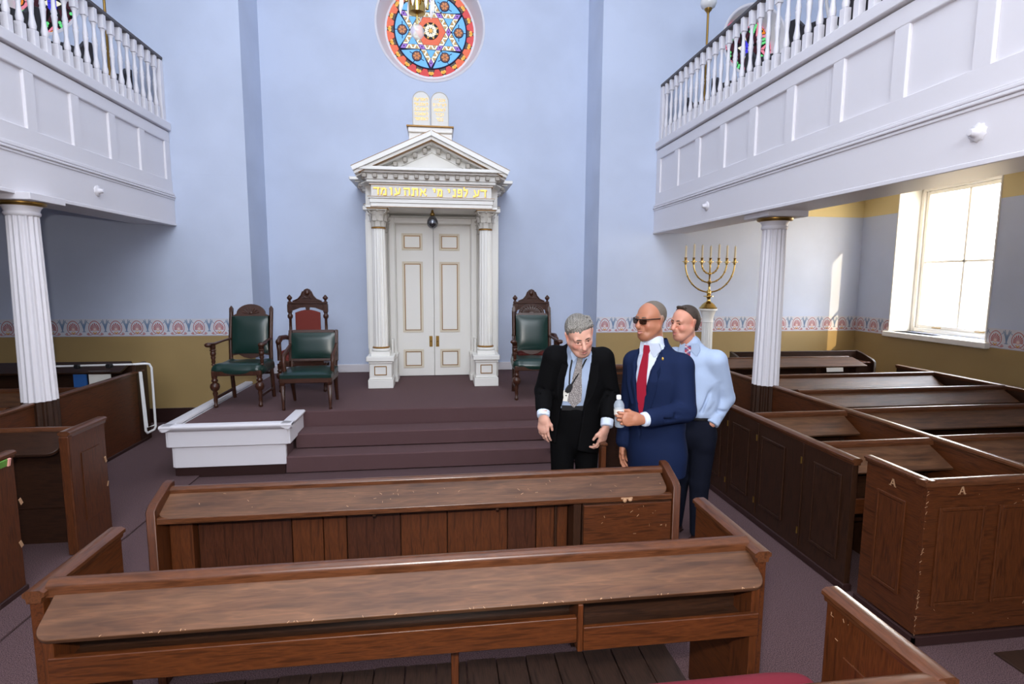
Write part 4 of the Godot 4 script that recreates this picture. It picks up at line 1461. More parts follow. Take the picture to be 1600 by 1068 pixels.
# ---------------------------------------------------------------- pews
# a rounded rail running along x
func rail_x(m: MB, x0: float, x1: float, y: float, z: float, w := 0.055, h := 0.05) -> void:
	var p := PackedVector2Array()
	for k in 13:
		var t := PI * k / 12
		p.append(Vector2(cos(t) * w * 0.5, y - h * 0.45 + sin(t) * h * 0.45))
	p.append(Vector2(-w * 0.5, y - h))
	p.append(Vector2(w * 0.5, y - h))
	var b := m.x
	m.x = b * Transform3D(Basis(Vector3(0, 0, 1), Vector3.UP, Vector3(1, 0, 0)), Vector3(0, 0, z))
	m.extrude(p, x0, x1, 0.6)
	m.x = b

# a moulded cap running along z, centred on x
func cap_z(m: MB, x: float, z0: float, z1: float, y: float, w := 0.07, h := 0.045) -> void:
	var p := PackedVector2Array([Vector2(x - w * 0.32, y - h), Vector2(x - w * 0.36, y - h * 0.6), Vector2(x - w * 0.5, y - h * 0.5), Vector2(x - w * 0.5, y - h * 0.2), Vector2(x - w * 0.3, y), Vector2(x + w * 0.3, y), Vector2(x + w * 0.5, y - h * 0.2), Vector2(x + w * 0.5, y - h * 0.5), Vector2(x + w * 0.36, y - h * 0.6), Vector2(x + w * 0.32, y - h)])
	m.extrude(p, z0, z1, 0.6)

# a sloping book board: back edge (yb, zb), front edge (yf, zf), corners at the front rounded by rc
func book_board(m: MB, x0: float, x1: float, yb: float, zb: float, yf: float, zf: float, th := 0.022, rc := 0.0) -> void:
	var v := Vector3(0, yf - yb, zf - zb)
	var ln := v.length()
	v /= ln
	var nn := Vector3.RIGHT.cross(v)
	if nn.y < 0:
		nn = -nn
	var pl := PackedVector2Array([Vector2(x0, 0), Vector2(x1, 0)])
	if rc > 0:
		for k in 9:
			pl.append(Vector2(x1 - rc, ln - rc) + Vector2.from_angle(PI / 2 * k / 8) * rc)
		for k in 9:
			pl.append(Vector2(x0 + rc, ln - rc) + Vector2.from_angle(PI / 2 + PI / 2 * k / 8) * rc)
	else:
		pl.append(Vector2(x1, ln))
		pl.append(Vector2(x0, ln))
	var b := m.x
	m.x = b * Transform3D(Basis(Vector3.RIGHT, v, nn), Vector3(0, yb, zb))
	m.extrude(pl, -th, 0.0, 0.6, 0.005)
	m.x = b

func end_panel(p: Node, x: float, z0: float, z1: float, y: float, cap := true, wood := "wood_z") -> void:
	var m := MB.new()
	m.bb(Vector3(x - 0.022, 0, z0), Vector3(x + 0.022, y - 0.03, z1), 0.004)
	var e := part("end_panel", m, M[wood], p)
	if cap:
		m = MB.new()
		cap_z(m, x, z0 - 0.01, z1 + 0.01, y)
		part("cap", m, M.rail_z, e)

# pale chips and scratches in the varnish, each its own sliver of wood
func chips(p: Node, n: int, rs: int, lo: Vector3, hi: Vector3, nn: Vector3, ln := 0.02) -> void:
	var r := RandomNumberGenerator.new()
	r.seed = rs
	var m := MB.new()
	for k in n:
		var c := Vector3(r.randf_range(lo.x, hi.x), r.randf_range(lo.y, hi.y), r.randf_range(lo.z, hi.z))
		var t := nn.cross(Vector3(r.randf_range(-1, 1), r.randf_range(-1, 1), r.randf_range(-1, 1))).normalized()
		m.box(c, Vector3(r.randf_range(0.002, ln), r.randf_range(0.0012, 0.003), 0.0012), 0.0002, Basis(t, nn.cross(t), nn))
	part("varnish_chips", m, M.chip, p).set_meta("kind", "stuff")

func pews_middle() -> void:
	# nearest pew back with its broad book board
	var p := thing("pew_desk", "nearest long pew back with a broad worn book board and open cubby", "pew")
	var m := MB.new()
	rail_x(m, -1.36, 1.245, 0.972, -1.99, 0.06, 0.055)
	part("rail", m, M.rail_x, p, "rounded polished top rail")
	m = MB.new()
	book_board(m, -1.335, 1.25, 0.928, -1.965, 0.84, -1.832, 0.026, 0.05)
	part("book_board", m, M.board_x, p, "sloping book board worn pale brown")
	chips(p, 40, 5, Vector3(-1.28, 0.842, -1.8355), Vector3(1.2, 0.843, -1.8345), Vector3(0, 0.83, 0.55), 0.010)
	end_panel(p, -1.385, -2.42, -1.95, 0.955)
	end_panel(p, 1.262, -2.42, -1.90, 0.955)
	m = MB.new()
	m.bb(Vector3(-1.36, 0.60, -2.005), Vector3(1.245, 0.92, -1.975), 0.004)
	part("backboard", m, M.dark_x, p)
	m = MB.new()
	m.bb(Vector3(-1.30, 0.662, -1.875), Vector3(0.50, 0.765, -1.848), 0.005)
	part("shelf_front", m, M.wood_x, p)
	m = MB.new()
	m.bb(Vector3(-1.30, 0.70, -1.985), Vector3(0.50, 0.715, -1.87), 0.003)
	m.bb(Vector3(0.52, 0.665, -1.985), Vector3(1.225, 0.68, -1.85), 0.003)
	part("shelf", m, M.dark_x, p)
	m = MB.new()
	m.bb(Vector3(0.52, 0.632, -1.862), Vector3(1.228, 0.728, -1.84), 0.005)
	part("cubby_front", m, M.wood_x, p)
	m = MB.new()
	m.bb(Vector3(0.498, 0.632, -1.985), Vector3(0.52, 0.822, -1.838), 0.004)
	part("divider", m, M.wood_y, p)
	for x in [-1.295, 1.215]:
		m = MB.new()
		m.bb(Vector3(x - 0.018, 0.036, -1.985), Vector3(x + 0.018, 0.825, -1.852), 0.004)
		part("upright", m, M.wood_y, p)
	m = MB.new()
	m.bb(Vector3(0.03, 0, -1.99), Vector3(0.06, 0.66, -1.95), 0.004)
	part("strut", m, M.wood_y, p)
	# the wooden pew floor under it, board by board
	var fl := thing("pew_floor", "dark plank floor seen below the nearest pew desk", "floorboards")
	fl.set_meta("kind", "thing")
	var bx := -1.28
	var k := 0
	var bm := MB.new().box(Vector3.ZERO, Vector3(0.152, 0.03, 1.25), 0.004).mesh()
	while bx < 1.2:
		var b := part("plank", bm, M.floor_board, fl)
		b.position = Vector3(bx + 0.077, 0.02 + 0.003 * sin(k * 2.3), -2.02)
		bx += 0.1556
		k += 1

	# second pew: sunk book board with raised rim, plank back, cupboard at the right
	p = thing("pew_desk", "middle pew back with vertical planks, raised rim and a small cupboard at right", "pew")
	m = MB.new()
	rail_x(m, -1.36, 1.262, 0.965, -2.865, 0.045, 0.035)
	part("rail", m, M.rail_x, p)
	m = MB.new()
	book_board(m, -1.375, 1.235, 0.935, -2.845, 0.862, -2.70, 0.024, 0.07)
	part("book_board", m, M.board_x, p, "scratched sloping book board")
	chips(p, 60, 9, Vector3(-1.3, 0.868, -2.715), Vector3(1.2, 0.932, -2.84), Vector3(0, 0.893, 0.45), 0.016)
	for s in [[-1.405, -1.36], [1.245, 1.29]]:
		m = MB.new()
		var pr := PackedVector2Array([Vector2(-2.90, 0), Vector2(-2.69, 0), Vector2(-2.69, 0.905), Vector2(-2.72, 0.93), Vector2(-2.86, 0.985), Vector2(-2.90, 0.985)])
		m.x = Transform3D(Basis(Vector3(0, 0, 1), Vector3.UP, Vector3(1, 0, 0)), Vector3.ZERO)
		m.extrude(pr, s[0], s[1], 0.5, 0.006)
		part("end_panel", m, M.wood_y, p)
	m = MB.new()
	m.bb(Vector3(-1.37, 0.83, -2.735), Vector3(1.25, 0.866, -2.70), 0.008)
	part("apron", m, M.rail_x, p)
	m = MB.new()
	m.bb(Vector3(-1.36, 0, -2.89), Vector3(1.25, 0.94, -2.865), 0.003)
	part("backboard", m, M.dark_x, p)
	var xs := [-1.24, -0.78, -0.62, -0.50, -0.22, 0.03, 0.36, 0.52, 0.70]
	m = MB.new()
	m.bb(Vector3(-1.355, 0, -2.86), Vector3(-1.245, 0.86, -2.80), 0.004)
	part("stile", m, M.wood_y, p)
	for j in xs.size() - 1:
		part("plank", MB.new().bb(Vector3(xs[j] + 0.002, 0.02, -2.862), Vector3(xs[j + 1] - 0.002, 0.86, -2.846 + 0.003 * (j % 3)), 0.003), M.wood_y if j % 3 else M.chair_y, p)
	m = MB.new()
	m.bb(Vector3(0.62, 0.03, -2.846), Vector3(0.635, 0.845, -2.825), 0.004, )
	m.bb(Vector3(0.70, 0, -2.86), Vector3(0.745, 0.845, -2.72), 0.004)
	part("divider", m, M.dark_y, p)
	var cu := part("cupboard", MB.new().bb(Vector3(0.747, 0.0, -2.86), Vector3(1.25, 0.835, -2.712), 0.004), M.dark_x, p)
	part("flap", MB.new().bb(Vector3(0.752, 0.565, -2.712), Vector3(1.244, 0.822, -2.70), 0.005), M.wood_x, cu)
	part("lower_board", MB.new().bb(Vector3(0.752, 0.03, -2.712), Vector3(1.244, 0.558, -2.702), 0.005), M.wood_x, cu)
	m = MB.new()
	m.ball(Vector3(0.975, 0.842, -2.694), Vector3(0.012, 0.012, 0.008), 8)
	m.ball(Vector3(1.005, 0.845, -2.694), Vector3(0.013, 0.01, 0.008), 8)
	m.bb(Vector3(0.955, 0.848, -2.70), Vector3(1.02, 0.858, -2.694), 0.002)
	part("catch", m, M.chip, cu, "worn pale latch")
	chips(cu, 26, 4, Vector3(0.77, 0.45, -2.7005), Vector3(1.23, 0.82, -2.6995), Vector3.BACK, 0.018)
	for x in [-0.35, 0.28]:
		part("hook", MB.new().bb(Vector3(x, 0.815, -2.73), Vector3(x + 0.018, 0.845, -2.71), 0.004), M.dark_x, p)

	# pew end of the row the camera stands in, with the crimson cushion
	p = thing("pew_end_desk", "pew end in the lower right corner, light glinting on its rounded cap", "pew")
	end_panel(p, 1.385, -1.66, -1.22, 0.925, false, "wood_y")
	m = MB.new()
	m.x = Transform3D(Basis(Vector3(0, 1, 0), Vector3(-1, 0, 0), Vector3.BACK), Vector3.ZERO)
	m.x = Transform3D()
	cap_z(m, 1.385, -1.67, -1.215, 0.93, 0.075, 0.05)
	part("cap", m, M.rail_z, p)
	m = MB.new()
	m.bb(Vector3(1.355, 0.2, -1.56), Vector3(1.363, 0.74, -1.30), 0.008)
	part("panel", m, M.wood_y, p)
	m = MB.new()
	m.bb(Vector3(-1.38, 0.45, -1.25), Vector3(1.37, 0.88, -1.22), 0.004)
	part("backboard", m, M.wood_x, p)
	m = MB.new()
	rail_x(m, -1.38, 1.37, 0.925, -1.225, 0.09, 0.05)
	part("rail", m, M.rail_x, p)
	m = MB.new()
	m.bb(Vector3(-1.38, 0.475, -1.68), Vector3(1.36, 0.51, -1.25), 0.008)
	part("seat", m, M.dark_x, p)
	chips(p, 12, 3, Vector3(1.362, 0.4, -1.64), Vector3(1.363, 0.87, -1.3), Vector3.LEFT, 0.02)
	var c := thing("seat_cushion", "crimson seat cushion at the bottom right edge beside the pew end", "cushion", Vector3(0.93, 0.515, -1.49))
	var f := Field.new(Vector3(-0.45, -0.04, -0.27), Vector3(0.45, 0.16, 0.27), 0.012)
	f.cap(Vector3(-0.215, 0.058, 0), Vector3(0.215, 0.058, 0), 0.2, 0.2, 0.01, Vector3(0.95, 0.29, 1))
	f.cap(Vector3(-0.33, 0.05, -0.14), Vector3(0.33, 0.05, -0.14), 0.05, 0.05, 0.06)
	f.cap(Vector3(-0.33, 0.05, 0.14), Vector3(0.33, 0.05, 0.14), 0.05, 0.05, 0.06)
	m = MB.new()
	f.into(m)
	part("cover", m, M.crimson, c)
	part("piping", MB.new().tube([Vector3(-0.33, 0.05, -0.192), Vector3(0.33, 0.05, -0.192)], 0.006, 6), M.crimson, c)

# a wall of pew ends running along z: panels on the side that faces the aisle (dirn = +1 or -1 in x)
func partition(called: String, label: String, x: float, z0: float, z1: float, y: float, dirn: float, panels: Array, seams := [], wood := "dark_y") -> Node3D:
	var p := thing(called, label, "pew wall", Vector3(x, 0, z0))
	var m := MB.new()
	m.bb(Vector3(-0.022, 0.05, 0), Vector3(0.022, y - 0.03, z1 - z0), 0.003)
	part("board", m, M[wood], p)
	m = MB.new()
	cap_z(m, 0, -0.012, z1 - z0 + 0.012, y)
	part("cap", m, M.rail_z, p)
	m = MB.new()
	m.bb(Vector3(-0.035, 0, -0.01), Vector3(0.035, 0.055, z1 - z0 + 0.01), 0.008)
	part("foot_board", m, M.base_dark, p)
	for q in panels:
		m = MB.new()
		var a: float = q[0] - z0
		var b: float = q[1] - z0
		var sx := 0.022 * dirn
		m.bb(Vector3(sx, 0.20, a), Vector3(sx + 0.008 * dirn, y - 0.16, b), 0.006)
		var pp := part("panel", m, M[wood], p)
		m = MB.new()
		m.x = Transform3D(Basis(Vector3(0, 0, 1), Vector3.UP, Vector3(1, 0, 0)), Vector3.ZERO)
		frame(m, a - 0.022, 0.178, b + 0.022, y - 0.138, 0.02, minf(sx, sx + 0.012 * dirn), maxf(sx, sx + 0.012 * dirn), 0.005)
		part("panel_moulding", m, M[wood], pp)
	for s in seams:   # the joints of the little pew doors, with their hinges
		m = MB.new()
		m.bb(Vector3(0.022 * dirn, 0.08, s - z0 - 0.012), Vector3(0.03 * dirn, y - 0.05, s - z0 + 0.012), 0.003)
		var dj := part("door_stile", m, M[wood], p)
		m = MB.new()
		for hy in [0.2, y - 0.17]:
			m.tube([Vector3(0.034 * dirn, hy - 0.025, s - z0), Vector3(0.034 * dirn, hy + 0.025, s - z0)], 0.007, 8)
		part("hinge", m, M.old_brass, dj)
	return p

# a pew seen from behind: rail, sloping board, plank back, seat
func pew_row(label: String, x0: float, x1: float, z: float, y: float, depth := 0.17, drop := 0.10, group := "") -> Node3D:
	var p := thing("pew", label, "pew", Vector3(x0, 0, z), 0, group)
	var w := x1 - x0
	var m := MB.new()
	rail_x(m, 0, w, y, 0, 0.055, 0.05)
	part("rail", m, M.rail_x, p)
	m = MB.new()
	book_board(m, 0.005, w - 0.03, y - 0.042, 0.025, y - 0.042 - drop, 0.025 + depth, 0.022)
	part("book_board", m, M.board_x, p)
	m = MB.new()
	m.bb(Vector3(0, 0.30, -0.02), Vector3(w, y - 0.04, 0.01), 0.003)
	part("backboard", m, M.dark_x, p)
	m = MB.new()
	m.bb(Vector3(0, 0.42, -0.40), Vector3(w, 0.45, -0.01), 0.006)
	part("seat", m, M.dark_x, p)
	for f in [0.02, 0.52, 0.97]:
		m = MB.new()
		m.bb(Vector3(w * f - 0.015, 0, -0.38), Vector3(w * f + 0.015, y - 0.15, 0.02), 0.003)
		part("bracket", m, M.dark_y, p)
	return p

func pews_right() -> void:
	partition("pew_partition", "dark panelled pew wall with hinged doors along the right aisle", 2.62, -5.4, -3.03, 0.9, -1, [[-3.36, -3.13], [-3.98, -3.72], [-4.42, -4.2], [-4.86, -4.66]], [-3.5, -4.06, -4.52])
	partition("pew_partition", "long wooden pew wall that runs past the foot of the right fluted column", 3.53, -6.2, -1.9, 0.91, -1, [], [], "wood_z")
	partition("pew_partition", "low pew wall below the bright window along the right-hand wall", 6.13, -6.5, -2.6, 0.9, -1, [], [], "dark_z")
	for q in [["second short pew from the box marked A, crossed by the column's foot behind it", -4.22], ["short pew just behind the box marked A", -3.385]]:
		pew_row(q[0], 2.645, 3.505, q[1], 0.9, 0.2, 0.105)
	for q in [["long pew with a grey sheen, farthest of the rows below the window", -5.95], ["long pew, second row from the far end below the window", -5.08], ["long pew, third row from the far end below the window", -4.27], ["long pew, nearest of the rows beyond the long wooden pew wall", -3.42]]:
		pew_row(q[0], 3.66 if q[1] == -5.08 else 3.56, 6.1, q[1], 0.9, 0.19, 0.10)
	# two desks at the back wall
	var p := thing("reading_desk", "low wooden desk against the back wall with a scrolled left end", "desk", Vector3(4.08, 0, -7.15))
	part("top", MB.new().bb(Vector3(0.05, 0.86, 0), Vector3(1.95, 0.885, 0.30), 0.006), M.rail_x, p)
	part("back_rail", MB.new().bb(Vector3(0, 0.86, -0.03), Vector3(2.0, 1.01, 0.0), 0.008), M.dark_x, p)
	part("front", MB.new().bb(Vector3(0.03, 0, 0.25), Vector3(1.97, 0.86, 0.28), 0.004), M.dark_x, p)
	for x in [0.0, 1.96]:
		var m := MB.new()
		m.x = Transform3D(Basis(Vector3(0, 0, 1), Vector3.UP, Vector3(1, 0, 0)), Vector3.ZERO)
		m.extrude(PackedVector2Array([Vector2(-0.03, 0), Vector2(0.34, 0), Vector2(0.34, 0.885), Vector2(0.3, 0.92), Vector2(0.1, 0.985), Vector2(-0.03, 1.015)]), x, x + 0.04, 0.6, 0.006)
		part("end_panel", m, M.dark_y, p)
	p = thing("reading_desk", "wooden desk with a sloping lit top and a white card pinned to its front", "desk", Vector3(3.6, 0, -6.75))
	var m := MB.new()
	book_board(m, -0.1, 2.05, 0.975, 0.0, 0.90, 0.28, 0.025)
	part("book_board", m, M.board_x, p)
	m = MB.new()
	rail_x(m, -0.1, 2.0, 0.99, -0.02, 0.05, 0.04)
	part("rail", m, M.rail_x, p)
	part("backboard", MB.new().bb(Vector3(-0.1, 0, 0.05), Vector3(2.0, 0.93, 0.08), 0.004), M.dark_x, p)
	for x in [0.0, 0.62, 1.4, 1.98]:
		part("upright", MB.new().bb(Vector3(x - 0.03, 0, 0.08), Vector3(x + 0.03, 0.895, 0.2), 0.005), M.dark_y, p)
	part("shelf", MB.new().bb(Vector3(-0.1, 0.6, 0.08), Vector3(2.0, 0.62, 0.24), 0.004), M.dark_x, p)
	tag(part("paper_card", at(Vector3(5.16, 0.855, -6.452), Basis(Vector3.RIGHT, -0.2)).box(Vector3.ZERO, Vector3(0.24, 0.055, 0.004), 0.001), M.paper, self), "small white card on the front of the far right desk", "card")
	# the corner box marked A
	p = thing("box_pew", "near right corner box pew with raised panels, stencilled letter A on both faces", "pew", Vector3(2.6, 0, -2.5))
	m = MB.new()
	m.bb(Vector3(0.0, 0.06, -0.035), Vector3(0.90, 0.925, 0.0), 0.003)
	part("front_board", m, M.wood_x, p)
	m = MB.new()
	m.bb(Vector3(0.0, 0.06, -0.42), Vector3(0.035, 0.925, -0.03), 0.003)
	part("side_board", m, M.wood_z, p)
	m = MB.new()
	rail_x(m, -0.025, 0.90, 0.955, -0.017, 0.06, 0.035)
	cap_z(m, 0.015, -0.43, 0.01, 0.955, 0.06, 0.035)
	part("cap", m, M.rail_x, p)
	m = MB.new()
	m.bb(Vector3(-0.02, 0, -0.43), Vector3(0.0, 0.06, 0.02), 0.006)
	m.bb(Vector3(-0.02, 0, 0.0), Vector3(0.90, 0.06, 0.02), 0.006)
	part("foot_board", m, M.base_dark, p)
	for q in [[0.10, 0.345], [0.475, 0.72]]:
		m = MB.new()
		m.bb(Vector3(q[0], 0.25, 0.0), Vector3(q[1], 0.775, 0.009), 0.007)
		var pp := part("panel", m, M.wood_y, p)
		m = MB.new()
		frame(m, q[0] - 0.022, 0.228, q[1] + 0.022, 0.797, 0.02, 0.0, 0.013, 0.005)
		part("panel_moulding", m, M.wood_y, pp)
	m = MB.new()
	m.x = Transform3D(Basis(Vector3(0, 0, 1), Vector3.UP, Vector3(-1, 0, 0)), Vector3.ZERO)
	m.bb(Vector3(-0.30, 0.25, 0.0), Vector3(-0.14, 0.765, 0.009), 0.007)
	var sp := part("panel", m, M.wood_y, p)
	m = MB.new()
	m.x = Transform3D(Basis(Vector3(0, 0, 1), Vector3.UP, Vector3(-1, 0, 0)), Vector3.ZERO)
	frame(m, -0.322, 0.228, -0.118, 0.787, 0.02, 0.0, 0.013, 0.005)
	part("panel_moulding", m, M.wood_y, sp)
	# stencilled A, in strokes
	for face in [Transform3D(Basis(), Vector3(0.215, 0.868, 0.0)), Transform3D(Basis(Vector3(0, 0, 1), Vector3.UP, Vector3(-1, 0, 0)), Vector3(0.0, 0.838, -0.222))]:
		m = MB.new()
		m.x = face
		for s in [-1, 1]:
			var a = 0.33 * s
			m.box(Vector3(0.0085 * s, 0.021, 0.0006), Vector3(0.0095 if s > 0 else 0.006, 0.044, 0.0012), 0.0002, Basis(Vector3.BACK, a))
			m.box(Vector3(0.017 * s, 0.001, 0.0006), Vector3(0.015, 0.004, 0.0012), 0.0002)
		m.box(Vector3(0, 0.014, 0.0006), Vector3(0.016, 0.005, 0.0012), 0.0002)
		part("letter", m, M.chip, p, "stencilled letter A")
	chips(p, 40, 14, Vector3(0.0, 0.05, -0.0005), Vector3(0.008, 0.9, 0.0012), Vector3.BACK, 0.022)
	chips(p, 22, 15, Vector3(0.02, 0.1, 0.0), Vector3(0.8, 0.9, 0.0012), Vector3.BACK, 0.02)
	# its inner back wall and the seat
	part("seat", MB.new().bb(Vector3(0.04, 0.42, -0.40), Vector3(0.92, 0.45, -0.04), 0.004), M.dark_x, p)
	part("kick_board", MB.new().bb(Vector3(0.03, 0.52, -0.56), Vector3(0.9, 0.62, -0.54), 0.004), M.wood_x, p)
	# panelled screen behind the men, right of the stage
	p = thing("wooden_screen", "dark panelled wooden screen between the men in dark suits, below the olive wall", "screen", Vector3(1.73, 0, -5.5))
	part("board", MB.new().bb(Vector3(0.03, 0, -0.03), Vector3(0.87, 1.09, 0), 0.004), M.dark_x, p)
	m = MB.new()
	rail_x(m, -0.01, 0.88, 1.125, -0.015, 0.07, 0.04)
	m.bb(Vector3(0.02, 1.02, 0), Vector3(0.87, 1.045, 0.012), 0.005)
	part("cap", m, M.rail_x, p)
	part("post", MB.new().bb(Vector3(0.0, 0, -0.04), Vector3(0.035, 1.09, 0.012), 0.006), M.wood_y, p)
	part("panel", MB.new().bb(Vector3(0.13, 0.2, 0), Vector3(0.76, 0.92, 0.01), 0.007), M.dark_y, p)
	p = thing("low_post", "narrow wooden post under the hand of the man in the black suit", "post", Vector3(1.066, 0, -3.40))
	part("shaft", MB.new().bb(Vector3(-0.018, 0, -0.03), Vector3(0.018, 0.93, 0.03), 0.005), M.wood_y, p)
	part("cap", MB.new().bb(Vector3(-0.026, 0.93, -0.038), Vector3(0.026, 0.95, 0.038), 0.006), M.rail_y, p)

func pews_left() -> void:
	var p := partition("pew_partition", "long wooden pew wall on the left that runs past the foot of the fluted column", -3.63, -7.1, -3.0, 0.9, 1, [], [], "wood_z")
	var m := MB.new()
	m.bb(Vector3(-0.03, 0, -0.10), Vector3(0.026, 0.985, 0.16), 0.012)
	part("end_panel", m, M.dark_y, p)
	# raised far pew by the wall, and a second one in front
	p = thing("pew", "dark far pew along the left back wall under the white pipe frame", "pew", Vector3(-6.9, 0, -7.2))
	m = MB.new()
	book_board(m, 0, 3.12, 0.99, 0.0, 0.90, 0.26, 0.03)
	part("book_board", m, M.dark_x, p)
	part("backboard", MB.new().bb(Vector3(0, 0, -0.02), Vector3(3.12, 0.97, 0.02), 0.004), M.dark_x, p)
	part("shelf", MB.new().bb(Vector3(0, 0.62, 0.02), Vector3(3.12, 0.64, 0.24), 0.004), M.dark_x, p)
	for q in [["dark pew on the far left, second from the back wall", -6.2], ["dark pew on the far left, third from the back wall", -5.3]]:
		pew_row(q[0], -6.9, -3.83 if q[1] == -5.3 else -3.62, q[1], 0.86, 0.2, 0.10)
	tag(part("booklet", MB.new().bb(Vector3(-4.3, 0.642, -6.98), Vector3(-4.16, 0.90, -6.95), 0.003), M.blue_card, self), "blue booklet standing in the far left pew", "booklet")
	tag(part("paper_sheet", MB.new().bb(Vector3(-4.14, 0.642, -6.98), Vector3(-3.9, 0.91, -6.965), 0.002), M.paper, self), "white sheet of paper beside the blue booklet", "paper")
	# the white tubular frame at the end of the pew
	var fr := thing("pipe_frame", "white tubular metal frame with black clamps at the end of the left pews", "metal frame", Vector3(-3.585, 0, -6.95))
	part("top_tube", MB.new().tube([Vector3(-0.93, 0.985, 0.08), Vector3(-0.05, 0.985, 0.0)], 0.012, 10), M.enamel, fr)
	part("loop", MB.new().tube([Vector3(-0.05, 0.985, 0), Vector3(0.06, 0.985, -0.05), Vector3(0.095, 0.975, -0.07), Vector3(0.112, 0.93, -0.08), Vector3(0.112, 0.55, -0.08), Vector3(0.112, 0.20, -0.08), Vector3(0.10, 0.165, -0.07), Vector3(0.07, 0.15, -0.05), Vector3(0.07, 0.15, 0.03), Vector3(0.058, 0.18, 0.04), Vector3(0.04, 0.9, 0.04)], 0.014, 10), M.enamel, fr)
	part("inner_tube", MB.new().tube([Vector3(0.055, 0.9, 0.04), Vector3(0.075, 0.22, 0.03), Vector3(0.105, 0.22, -0.06)], 0.009, 8), M.enamel, fr)
	for x in [-0.86, -0.62, -0.28]:
		part("clamp", MB.new().bb(Vector3(x - 0.03, 0.955, 0.02), Vector3(x + 0.03, 1.005, 0.09), 0.012), M.black, fr)
	# the near left pew wall with open latch scars and the card
	p = partition("pew_partition", "nearest pew wall at the left edge with two pale latch scars", -2.68, -3.68, -1.2, 0.94, 1, [], [], "wood_y")
	m = MB.new()
	for q in [[0.60, -0.10], [0.33, -0.07]]:
		m.box(Vector3(0.025, q[0], 2.48 - 2.40 + q[1]), Vector3(0.004, 0.045, 0.022), 0.0015, Basis(Vector3.RIGHT, 0.4))
	part("latch_scar", m, M.chip, p)
	tag(part("green_card", at(Vector3(-2.645, 0.885, -3.50), Basis(Vector3.BACK, -0.2)).box(Vector3.ZERO, Vector3(0.012, 0.045, 0.24), 0.003), M.green_card, self), "small green card on top of the nearest left pew wall", "card")
	tag(part("pink_card", at(Vector3(-2.638, 0.885, -3.615), Basis(Vector3.BACK, -0.2)).box(Vector3.ZERO, Vector3(0.014, 0.05, 0.02), 0.003), M.pink_card, self), "pink slip at the end of the green card", "card")
	# pew with the free-standing end panel
	p = thing("pew", "left front pew with a tall panelled end and a dark rounded book board", "pew", Vector3(-2.64, 0, -4.33))
	m = MB.new()
	m.bb(Vector3(-0.025, 0.02, -0.21), Vector3(0.025, 0.905, 0.19), 0.005)
	var e := part("end_panel", m, M.wood_y, p)
	m = MB.new()
	cap_z(m, 0, -0.225, 0.215, 0.935, 0.08, 0.05)
	part("cap", m, M.rail_z, e)
	m = MB.new()
	m.bb(Vector3(0.025, 0.22, -0.13), Vector3(0.031, 0.74, 0.09), 0.005)
	m.bb(Vector3(-0.035, 0.02, 0.17), Vector3(0.035, 0.9, 0.225), 0.01)
	part("panel", m, M.wood_y, e)
	m = MB.new()
	m.box(Vector3(0.028, 0.60, -0.185), Vector3(0.006, 0.05, 0.02), 0.002, Basis(Vector3.RIGHT, 0.3))
	m.box(Vector3(0.028, 0.40, -0.19), Vector3(0.005, 0.04, 0.012), 0.002, Basis(Vector3.RIGHT, -0.4))
	part("latch_scar", m, M.chip, e)
	m = MB.new()
	book_board(m, -1.5, -0.04, 0.90, 0.05, 0.79, 0.26, 0.025, 0.06)
	part("book_board", m, M.dark_x, p)
	m = MB.new()
	rail_x(m, -1.5, -0.03, 0.925, 0.03, 0.05, 0.05)
	part("rail", m, M.rail_x, p)
	part("backboard", MB.new().bb(Vector3(-0.9, 0.3, -0.01), Vector3(-0.03, 0.89, 0.02), 0.004), M.dark_x, p)
	part("seat", MB.new().bb(Vector3(-0.9, 0.42, -0.22), Vector3(-0.03, 0.45, 0.0), 0.004), M.dark_x, p)
	part("kick_board", MB.new().bb(Vector3(-0.9, 0.0, -0.02), Vector3(-0.03, 0.3, 0.0), 0.004), M.dark_x, p)

# ---------------------------------------------------------------- chairs
func turned(m: MB, x: float, z: float, y0: float, y1: float, big := 1.0) -> void:
	var h := y1 - y0
	var pr := []
	for q in [[0.0, 0.016], [0.03, 0.024], [0.08, 0.024], [0.10, 0.015], [0.2, 0.022], [0.3, 0.018], [0.40, 0.028], [0.46, 0.02], [0.50, 0.036 * big], [0.58, 0.046 * big], [0.66, 0.04 * big], [0.70, 0.022], [0.73, 0.034], [0.77, 0.034], [0.80, 0.024], [0.84, 0.03], [1.0, 0.03]]:
		pr.append(Vector2(q[1], y0 + h * q[0]))
	m.lathe(pr, 14, Vector3(x, 0, z), 0.0, 0, 0.3)

func tufted(w: float, h: float, d: float, r := 0.05) -> MB:   # a softly bulging upholstered slab
	var m := MB.new()
	var n := 10
	for side in [1, -1]:
		var id := []
		for a in n + 1:
			var row := []
			for b in n + 1:
				var u := a / float(n) * 2 - 1
				var v := b / float(n) * 2 - 1
				var bul := (1.0 - pow(absf(u), 4)) * (1.0 - pow(absf(v), 4))
				var du := -4 * pow(absf(u), 3) * signf(u) * (1.0 - pow(absf(v), 4))
				var dv := -4 * pow(absf(v), 3) * signf(v) * (1.0 - pow(absf(u), 4))
				row.append(m.vert(Vector3(u * w / 2, v * h / 2, side * (d * 0.25 + d * 0.25 * bul)), Vector3(-du * d * 0.25 / (w / 2), -dv * d * 0.25 / (h / 2), side)))
			id.append(row)
		for a in n:
			for b in n:
				m.quad(id[a][b], id[a + 1][b], id[a + 1][b + 1], id[a][b + 1])
	m.bb(Vector3(-w / 2, -h / 2, -d * 0.25), Vector3(w / 2, h / 2, d * 0.25), 0.006)
	return m

func tilt(mb: MB, o: Vector3, rx: float) -> MB:  # moves finished vertices
	var b := Basis(Vector3.RIGHT, rx)
	for k in mb.v.size():
		mb.v[k] = o + b * mb.v[k]
		mb.n[k] = b * mb.n[k]
	return mb

